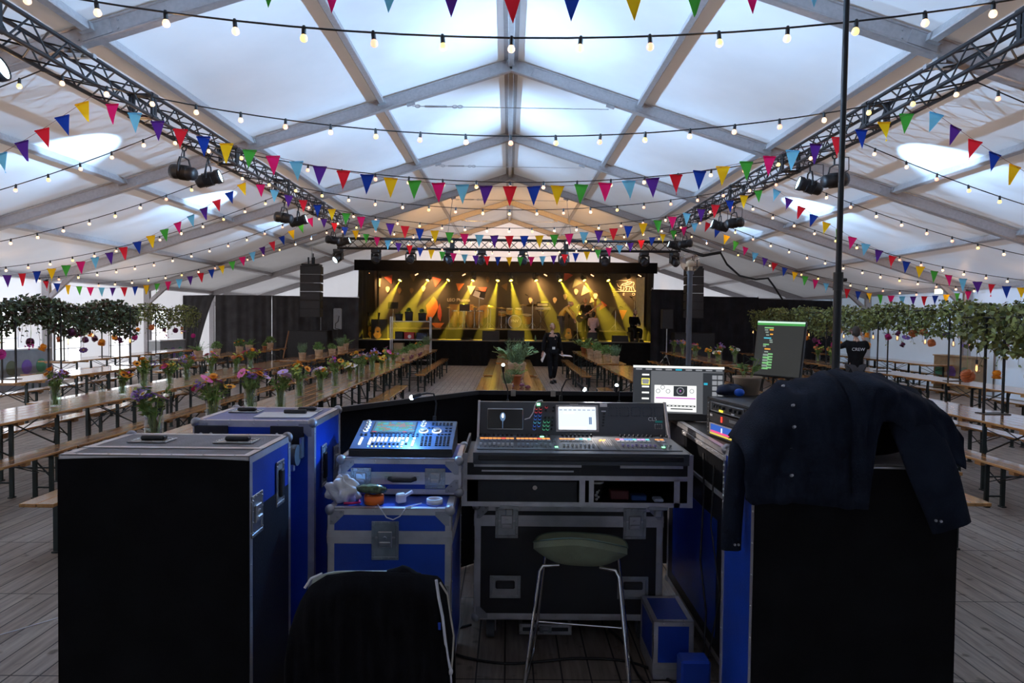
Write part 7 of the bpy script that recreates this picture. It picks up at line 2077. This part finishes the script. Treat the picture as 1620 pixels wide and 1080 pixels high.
m_ = MB(); m_.ball((0, 0, .022), (.03, .022, .022), 12, 7); tag(m_.build('blue_bottle_cap', mat('bright_blue_plastic', (.01, .12, .75), rough=.35), None, (1.275, 3.74, 1.389)), 'bright blue cap by the beige tub on the rack', 'cap')
# tilted monitor
r, f, W, H = monitor(P(1174, 509, 4.12), P(1251, 511.5, 3.92), P(1190, 593.5, 4.02), P(1264, 600, 3.82), 'tilted dark monitor with green and orange text rows, above the equipment rack')
m_ = MB(); f.box(m_, 0, H * .5, .001, W * .95, H * .94, .002); sc_ = m_.build('screen', glow('dim_screen', (.022, .023, .022), 1.0, base=(.012, .012, .012)), r)
m_ = MB(); uis2 = [glow('row_green', (.16, .42, .16), 1.0), glow('row_orange', (.75, .32, .03), 1.0), glow('row_cyan', (.06, .42, .55), 1.0), glow('row_grey', (.25, .32, .28), .8), glow('bar_pale', (.55, .75, .62), 1.0), glow('bar_green', (.05, .28, .06), 1.0)]
ub(.01, .99, .015, .045, 4); ub(.01, .99, .045, .085, 5)
rr = random.Random(12)
for (x0, x1, y, c_) in ((.17, .36, .12, 0), (.18, .25, .16, 3), (.28, .36, .155, 1), (.2, .26, .20, 3), (.30, .36, .235, 1), (.22, .28, .25, 3), (.18, .33, .305, 2), (.30, .36, .34, 3), (.31, .37, .375, 3), (.18, .30, .42, 0), (.18, .24, .45, 3), (.22, .34, .50, 1), (.22, .3, .55, 3)):
    ub(x0, x1, y, y + .022, c_)
for k in range(6): ub(.20, .31 + .02 * (k % 2), .60 + .048 * k, .632 + .048 * k, 0 if k % 2 else 3); ub(.30, .40, .585 + .048 * k, .612 + .048 * k, 0)
m_.build('text_rows', uis2, sc_)
m_ = MB(); base = -r.location.z + 1.181
m_.cyl(f.p(.03, H * .3, -.03), f.p(.03, H * .15, -.10), .02, n=8); q = f.p(.03, H * .15, -.10); m_.cyl(q, (q.x, q.y, base + .01), .018, n=8); m_.cyl((q.x, q.y, base), (q.x, q.y, base + .015), .09, n=18); m_.build('stand', M['black'], r)

# ---- right case with the shirt
c7, fF, fR, fL, fT = case('tall flight case at the front right with a blue side, under the navy shirt', .965, 1.755, 2.63, 3.02, .12, 1.245, M['case_blue'], M['case_grey'], castors=1, fballs=False)
o = cloth_panel('front_cloth', fF, .794, .01, 1.236, c7, M['black_matt']); o['label'] = 'black front cloth'
m_ = MB(); fL.box(m_, -.165, 1.06, .004, .02, .26, .006)
for k in range(9): fL.rivet(m_, -.165, .95 + .027 * k, .007, .007)
m_.build('hinge', M['dish'], c7)
bag = empty('equipment_bag', (1.36, 2.86, 1.247), 0, 'black soft bag on the front right case, under the navy shirt', 'bag')
m_ = MB()
def bg(u, v):
    a = 2 * PI * u; th = PI * v
    def sp(c): return math.copysign(abs(c) ** .5, c)
    return Vector((.325 * sp(math.sin(th)) * sp(math.cos(a)), .105 * sp(math.sin(th)) * sp(math.sin(a)), .128 + .128 * sp(math.cos(th))))
m_.grid(bg, 32, 16); m_.build('bag_body', M['sweat'], bag)
m_ = MB(); m_.tube([(-.12, -.10, .20), (-.10, -.115, .24), (.10, -.115, .24), (.12, -.10, .20)], .010, 6); m_.build('bag_handle', M['black'], bag)
# navy shirt, thrown over the bag
sh = empty('work_shirt', (1.36, 2.80, 1.25), 0, 'navy work shirt with snap buttons draped over the front right case', 'shirt')
CREST = [(1140, 715), (1172, 690), (1205, 648), (1250, 614), (1300, 598), (1345, 591), (1385, 593), (1430, 604), (1465, 618), (1495, 640), (1515, 672)]
HEMF = [(1140, 735), (1170, 790), (1182, 802), (1240, 797), (1300, 804), (1366, 809), (1372, 700), (1380, 668), (1400, 668), (1440, 700), (1515, 745)]
def interp(l, x):
    if x <= l[0][0]: return l[0][1]
    for (xa, ya), (xb, yb) in zip(l[:-1], l[1:]):
        if x <= xb: return ya + (yb - ya) * (x - xa) / (xb - xa)
    return l[-1][1]
def shirt_pt(px, v):
    """v 0 = back hem, .45 = crest, 1 = front hem; fold ripples on top"""
    cz = P(px, interp(CREST, px), 2.80).z + .012; hz = P(px, interp(HEMF, px), 2.575).z
    X = P(px, 700, 2.66).x
    fold = .018 * math.sin(px * .07 + v * 6) + .010 * math.sin(px * .19 - v * 9) + .010 * math.sin(px * .045 + v * 19)
    if v < .45:
        t = v / .45; y = 3.06 - (3.06 - 2.86) * t ** .8; z = 1.27 + (cz - 1.27) * math.sin(t * PI / 2); X = max(P(px, 700, 2.72).x, 1.0)
    else:
        t = (v - .45) / .55; a = min(1, t / .45)
        y = 2.86 - .24 * math.sin(a * PI / 2) - .03 * max(0, t - .45)
        z = cz - (cz - hz) * (t ** 1.45 if t < .999 else 1)
        z = max(z, hz)
    return Vector((X, y, z)) - Vector(sh.location) + Vector((0, -abs(fold) * (.6 if v > .5 else .3), fold * (.5 if v < .55 else .1)))
m_ = MB()
NU, NVv = 76, 34
m_.grid(lambda u, v: shirt_pt(1172 + 340 * u, v), NU, NVv)
mb_ = m_.build('shirt_body', M['jacket'], sh)
so = mb_.modifiers.new('thick', 'SOLIDIFY'); so.thickness = .005; so.offset = 1
def sleeve(path, rad, nm):
    """a flattened empty sleeve along a path"""
    m_ = MB(); k = len(path); n = 14; vs = []
    for i, ((x, y, z), (w, t)) in enumerate(zip(path, rad)):
        p = Vector((x, y, z)) - sh.location
        d = (Vector(path[min(i + 1, k - 1)]) - Vector(path[max(i - 1, 0)])).normalized(); s_ = d.cross(Vector((0, 1, 0))).normalized()
        nn = s_.cross(d)
        for j in range(n):
            a = 2 * PI * j / n; w2 = w * (1 + .06 * math.sin(i * 2.3 + j)); vs.append(p + s_ * (w2 * math.cos(a)) + nn * ((t + .006 * math.sin(i * 1.7 + j * 2.1)) * math.sin(a)))
    m_.add(vs, [(i * n + j, i * n + (j + 1) % n, (i + 1) * n + (j + 1) % n, (i + 1) * n + j) for i in range(k - 1) for j in range(n)], 0, True)
    o = m_.build('sleeve', M['jacket'], sh)
    sb = o.modifiers.new('s', 'SUBSURF'); sb.levels = sb.render_levels = 1
    return o
def SP(px, py, Y): return tuple(P(px, py, Y))
s1 = sleeve([SP(1415, 615, 2.80), SP(1437, 650, 2.68), SP(1458, 700, 2.59), SP(1478, 752, 2.56), SP(1493, 795, 2.55), SP(1506, 834, 2.545)], [(.10, .03), (.105, .035), (.10, .035), (.095, .03), (.085, .028), (.082, .024)], 'r')
s2 = sleeve([SP(1200, 660, 2.84), SP(1176, 690, 2.78), SP(1166, 735, 2.74), SP(1162, 780, 2.73), SP(1157, 830, 2.72), SP(1156, 868, 2.72)], [(.05, .04), (.05, .05), (.042, .045), (.04, .04), (.042, .035), (.044, .03)], 'l')
for px, v in ((1252, .60), (1247, .70), (1244, .80), (1243, .90), (1256, .50)):
    p = shirt_pt(px, v); n_ = Vector((0, -1, .35)).normalized()
    m_ = MB(); m_.cyl(p, p + n_ * .012, .0065, .005, 10); m_.build('snap_button', M['snap'], sh)
for px, py, Y in ((1480, 823, 2.515), (1488, 824, 2.515), (1162, 861, 2.685), (1168, 861, 2.685)):
    p = P(px, py, Y) - sh.location; m_ = MB(); m_.cyl(p, p + Vector((0, -.006, 0)), .005, n=8); m_.build('snap_button', M['snap'], sh)
m_ = MB()    # pocket and placket seams
m_.grid(lambda u, v: shirt_pt(1226 + 96 * u, .79 + .10 * v) + Vector((0, -.009 - .008 * math.sin(u * PI) * math.sin(v * PI), 0)), 14, 6); m_.build('pocket', M['jacket'], sh)
m_ = MB(); m_.grid(lambda u, v: shirt_pt(1336 + 22 * u, .46 + .5 * v) + Vector((0, -.010, 0)), 3, 22); m_.build('button_band', M['jacket'], sh)

# ---- chair with the black sweatshirt, in front of the lower blue case
ch = empty('shell_chair', (-.55, 2.81, 0), R(2), 'grey-green shell chair with its back to the camera, covered by a black sweatshirt', 'chair')
M['shell'] = mat('grey_green_plastic', (.34, .38, .35), rough=.5, var=.06)
M['olive'] = mat('olive_green_upholstery', (.26, .29, .19), rough=.8, var=.12, scale=10, bump=.25, bscale=200)
def shell(u, v, off=0):
    x = (u - .5) * 2
    if v < .5:
        t = v / .5; return Vector((x * (.22 + .01 * t), .20 - .36 * t, .455 - .02 * math.sin(t * PI) + .03 * x * x - off))
    t = (v - .5) / .5; w = .23 - .03 * t ** 3
    return Vector((x * w, -.16 - .05 * t - .02 * (1 - x * x) * 1 - off, .455 + .375 * t - .04 * x ** 4 * t + .03 * x * x * (1 - t)))
m_ = MB(); m_.grid(lambda u, v: shell(u, v), 14, 20); o = m_.build('seat_shell', M['shell'], ch); so = o.modifiers.new('t', 'SOLIDIFY'); so.thickness = .012
for sx in (-1, 1):
    for sy in (-1, 1):
        m_ = MB(); m_.cyl((sx * .14, sy * .12, .435), (sx * .21, sy * .2, .0), .011, n=8); m_.build('leg', M['chrome'], ch)
sw = empty('sweatshirt', (-.55, 2.55, .5), 0, 'black hooded sweatshirt with a white cord hung over the chair back', 'sweatshirt')
OL = [(454, 1080), (456, 985), (466, 955), (482, 928), (511, 908), (560, 902), (605, 904), (650, 905), (690, 912), (704, 938), (712, 985), (715, 1043), (712, 1080)]
def top_at(px): return interp([(455, 1010), (460, 972), (470, 948), (485, 925), (511, 909), (560, 902.5), (605, 904), (650, 906), (690, 911), (704, 935), (712, 985), (716, 1020)], px)
def sw_pt(px, v):
    tz = P(px, top_at(px), 2.56).z; X = P(px, 950, 2.50).x
    fold = .010 * math.sin(px * .11 + v * 3) + .006 * math.sin(px * .27 - v * 6)
    if v < .25:
        t = v / .25; y = 2.66 - .09 * t; z = tz - .30 * (1 - t) ** 1.2
    else:
        t = (v - .25) / .75; y = 2.57 - .075 * math.sin(min(1, t / .3) * PI / 2) - .02 * t; z = tz - (tz - .16) * t ** 1.25
    return Vector((X, y - (abs(fold) * 1.6 if v > .3 else 0), z)) - Vector(sw.location)
m_ = MB(); m_.grid(lambda u, v: sw_pt(455.5 + 260 * u, v), 56, 30); o = m_.build('garment_body', M['sweat'], sw)
so = o.modifiers.new('t', 'SOLIDIFY'); so.thickness = .006
m_ = MB()
def hood(u, v):
    px = 592 + 72 * u; b = P(px, 906, 2.60) - sw.location; pk = P(px, interp([(592, 905), (615, 893), (637, 884), (650, 892), (664, 905)], px), 2.60) - sw.location
    return b.lerp(pk, math.sin(v * PI)) + Vector((0, .05 - .10 * v, -.02 + .004 * math.sin(u * 9)))
m_.grid(hood, 18, 10); o = m_.build('hood', M['sweat'], sw)
m_ = MB(); m_.tube([P(x, y, 2.472) - sw.location for x, y in ((690, 917), (694, 945), (700, 975), (704, 1010), (708, 1040), (713, 1060))], .0055, 7)
m_.tube([P(x, y, 2.478) - sw.location for x, y in ((696, 921), (708, 940), (713, 975), (718, 1005), (716, 1040), (714, 1060))], .0038, 6, 1)
m_.ball(P(713, 1062, 2.472) - sw.location, (.009, .009, .014), 8, 6); m_.cyl(P(713, 1066, 2.472) - sw.location, P(715, 1100, 2.472) - sw.location, .004, n=6)
m_.build('drawcord', [M['cord_w'], M['sheer']], sw)
p = P(692, 990, 2.468) - sw.location
m_ = MB(); m_.box(p, (.024, .004, .026)); m_.build('blue_tag', mat('small_blue_tag', (.01, .06, .5), rough=.6), sw)
m_ = MB(); m_.tube([P(482, 930, 2.492) - sw.location, P(492, 915, 2.50) - sw.location, P(510, 907, 2.51) - sw.location], .005, 6); m_.build('piping', M['cord_w'], sw)

# ---- bar stool
st = empty('bar_stool', (.375, 3.40, 0), R(-9), 'bar stool with olive shell seat and thin chrome legs in front of the mixing console', 'stool')
def seat(u, v, low=0.0):
    a = 2 * PI * u; r = v
    sx, sy = .245, .205
    k = (abs(math.cos(a)) ** 3 + abs(math.sin(a)) ** 3) ** (-1 / 3)
    x = sx * r * k * math.cos(a) * .95; y = sy * r * k * math.sin(a) * .95
    back = max(0, -math.sin(a)) ** 1.3; e = max(0, (r - .55) / .45)
    z = .650 + .105 * back * e ** 1.6 + .02 * e ** 2 - .01 * (1 - r * r)
    return Vector((x, y - .035 * back * e, z - low * (1 - .35 * r)))
m_ = MB(); m_.grid(lambda u, v: seat(u, .001 + v * .999), 40, 14); m_.grid(lambda u, v: seat(1 - u, .001 + v * .999, .052), 40, 14, 0)
m_.grid(lambda u, v: seat(u, 1.0, .0).lerp(seat(u, 1.0, .052), v), 40, 2, 0); m_.build('seat', M['olive'], st)
m_ = MB(); m_.tube([seat(u_, 1.003, .0) + Vector((0, 0, -.001)) for u_ in [k / 40 for k in range(40)]], .004, 5, closed=True); m_.build('seat_piping', mat('dark_green_piping', (.08, .12, .09), rough=.7), st)
for sx in (-1, 1):
    for sy, yb in ((-1, -.22), (1, .22)):
        m_ = MB(); m_.tube([(sx * .10, sy * .10, .597), (sx * .175, sy * .135, .600), (sx * .19, sy * .14, .575), (sx * .255, yb, .008)], .0085, 8); m_.build('leg', M['chrome'], st)
    m_ = MB(); m_.cyl((sx * .255, -.22, .008), (sx * .255, .22, .008), .0085, n=8); m_.build('floor_rail', M['chrome'], st)
m_ = MB(); m_.cyl((-.235, .205, .17), (.235, .205, .17), .008, n=8); m_.build('foot_rest', M['chrome'], st)
m_ = MB(); m_.cyl((-.235, -.205, .17), (-.235, .205, .17), .006, n=8); m_.build('side_stretcher', M['chrome'], st)
m_ = MB(); m_.cyl((.235, -.205, .17), (.235, .205, .17), .006, n=8); m_.build('side_stretcher', M['chrome'], st)

# ---- floor clutter at the mixing position
cs, fF, fR, fL, fT = case('small aluminium case lying on the floor under the big black case', .08, .38, 3.84, 4.06, .003, .066, M['case_black'], None, ew=.02, balls=False)
latch(cs, fF, 0, .036, .07, .04)
cb_, fF, fR, fL, fT = case('small blue flight case on the floor beside the front right case', .74, .945, 3.36, 3.68, .003, .30, M['case_blue'], None, seam=.06, ew=.025, balls=False)
def floor_cable(pts, label, r=.007, mt='cable'):
    m_ = MB(); ps = []
    V = [Vector((x, y, r + .002)) for x, y in pts]
    for i in range(len(V) - 1):
        a, b = V[max(0, i - 1)], V[i]; c, d = V[i + 1], V[min(len(V) - 1, i + 2)]
        for k in range(8):
            t = k / 8; ps.append(.5 * ((2 * b) + (c - a) * t + (2 * a - 5 * b + 4 * c - d) * t * t + (3 * b - a - 3 * c + d) * t ** 3))
    ps.append(V[-1]); m_.tube(ps, r, 6); return tag(m_.build('floor_cable', M[mt]), label, 'cable')
floor_cable([(-.20, 3.95), (-.36, 3.82), (-.30, 3.62), (0, 3.50), (.4, 3.56), (.70, 3.50), (.9, 3.22)], 'black cable looping across the floor under the stool')
floor_cable([(.6, 3.9), (.66, 3.72), (.70, 3.3), (.95, 3.1)], 'black cable running beside the small blue floor case')
floor_cable([(.55, 3.1), (.72, 3.18), (.85, 3.05), (.93, 2.9)], 'cable at the foot of the front right case')
floor_cable([(-4.4, 2.4), (-2.9, 3.7), (-2.3, 4.6)], 'thin pale blue tape line on the floor at left', .003, 'cord_w')
m_ = MB(); m_.tube([(1.045, 3.6, 1.10), (1.02, 3.5, .9), (.98, 3.4, .6), (1.0, 3.35, .35), (.97, 3.3, .02)], .005, 6); m_.tube([(1.04, 3.4, 1.08), (1.0, 3.3, .8), (1.02, 3.2, .5), (.96, 3.25, .03)], .004, 6)
tag(m_.build('hanging_cable', M['cable']), 'black cables hanging down the side of the right equipment case', 'cable')
m_ = MB(); m_.bb(-.07, .07, -.05, .05, 0, .20, b=.01); tag(m_.build('blue_box', M['case_blue'], None, (.90, 3.2, .003)), 'blue box standing in the dark corner beside the front right case', 'box')

# ---- tall black mast
ms = empty('mast', (2.21, 4.60, 0), 0, 'thin tall black pole rising behind the navy shirt', 'pole')
m_ = MB(); m_.cyl((0, 0, .02), (-.0, 0, 2.08), .026, n=12); m_.cyl((0, 0, 2.08), (.0, 0, 4.3), .019, n=12); m_.build('tube', M['truss'], ms)
m_ = MB(); m_.cyl((0, 0, 2.02), (0, 0, 2.14), .032, n=12); m_.cyl((.03, 0, 2.09), (.055, 0, 2.09), .012, n=8); m_.build('clamp', M['black'], ms)
m_ = MB(); m_.cyl((0, 0, 0), (0, 0, .02), .28, n=28); m_.build('base_plate', M['truss'], ms)
ms.rotation_euler = (0, R(.25), 0)
m_ = MB(); m_.grid(lump(.10, .07, .07, 4, 11, 2), 24, 12); tag(m_.build('black_pouch', M['sweat'], None, (1.52, 3.5, 1.183)), 'black furry bundle behind the crest of the navy shirt', 'bag')
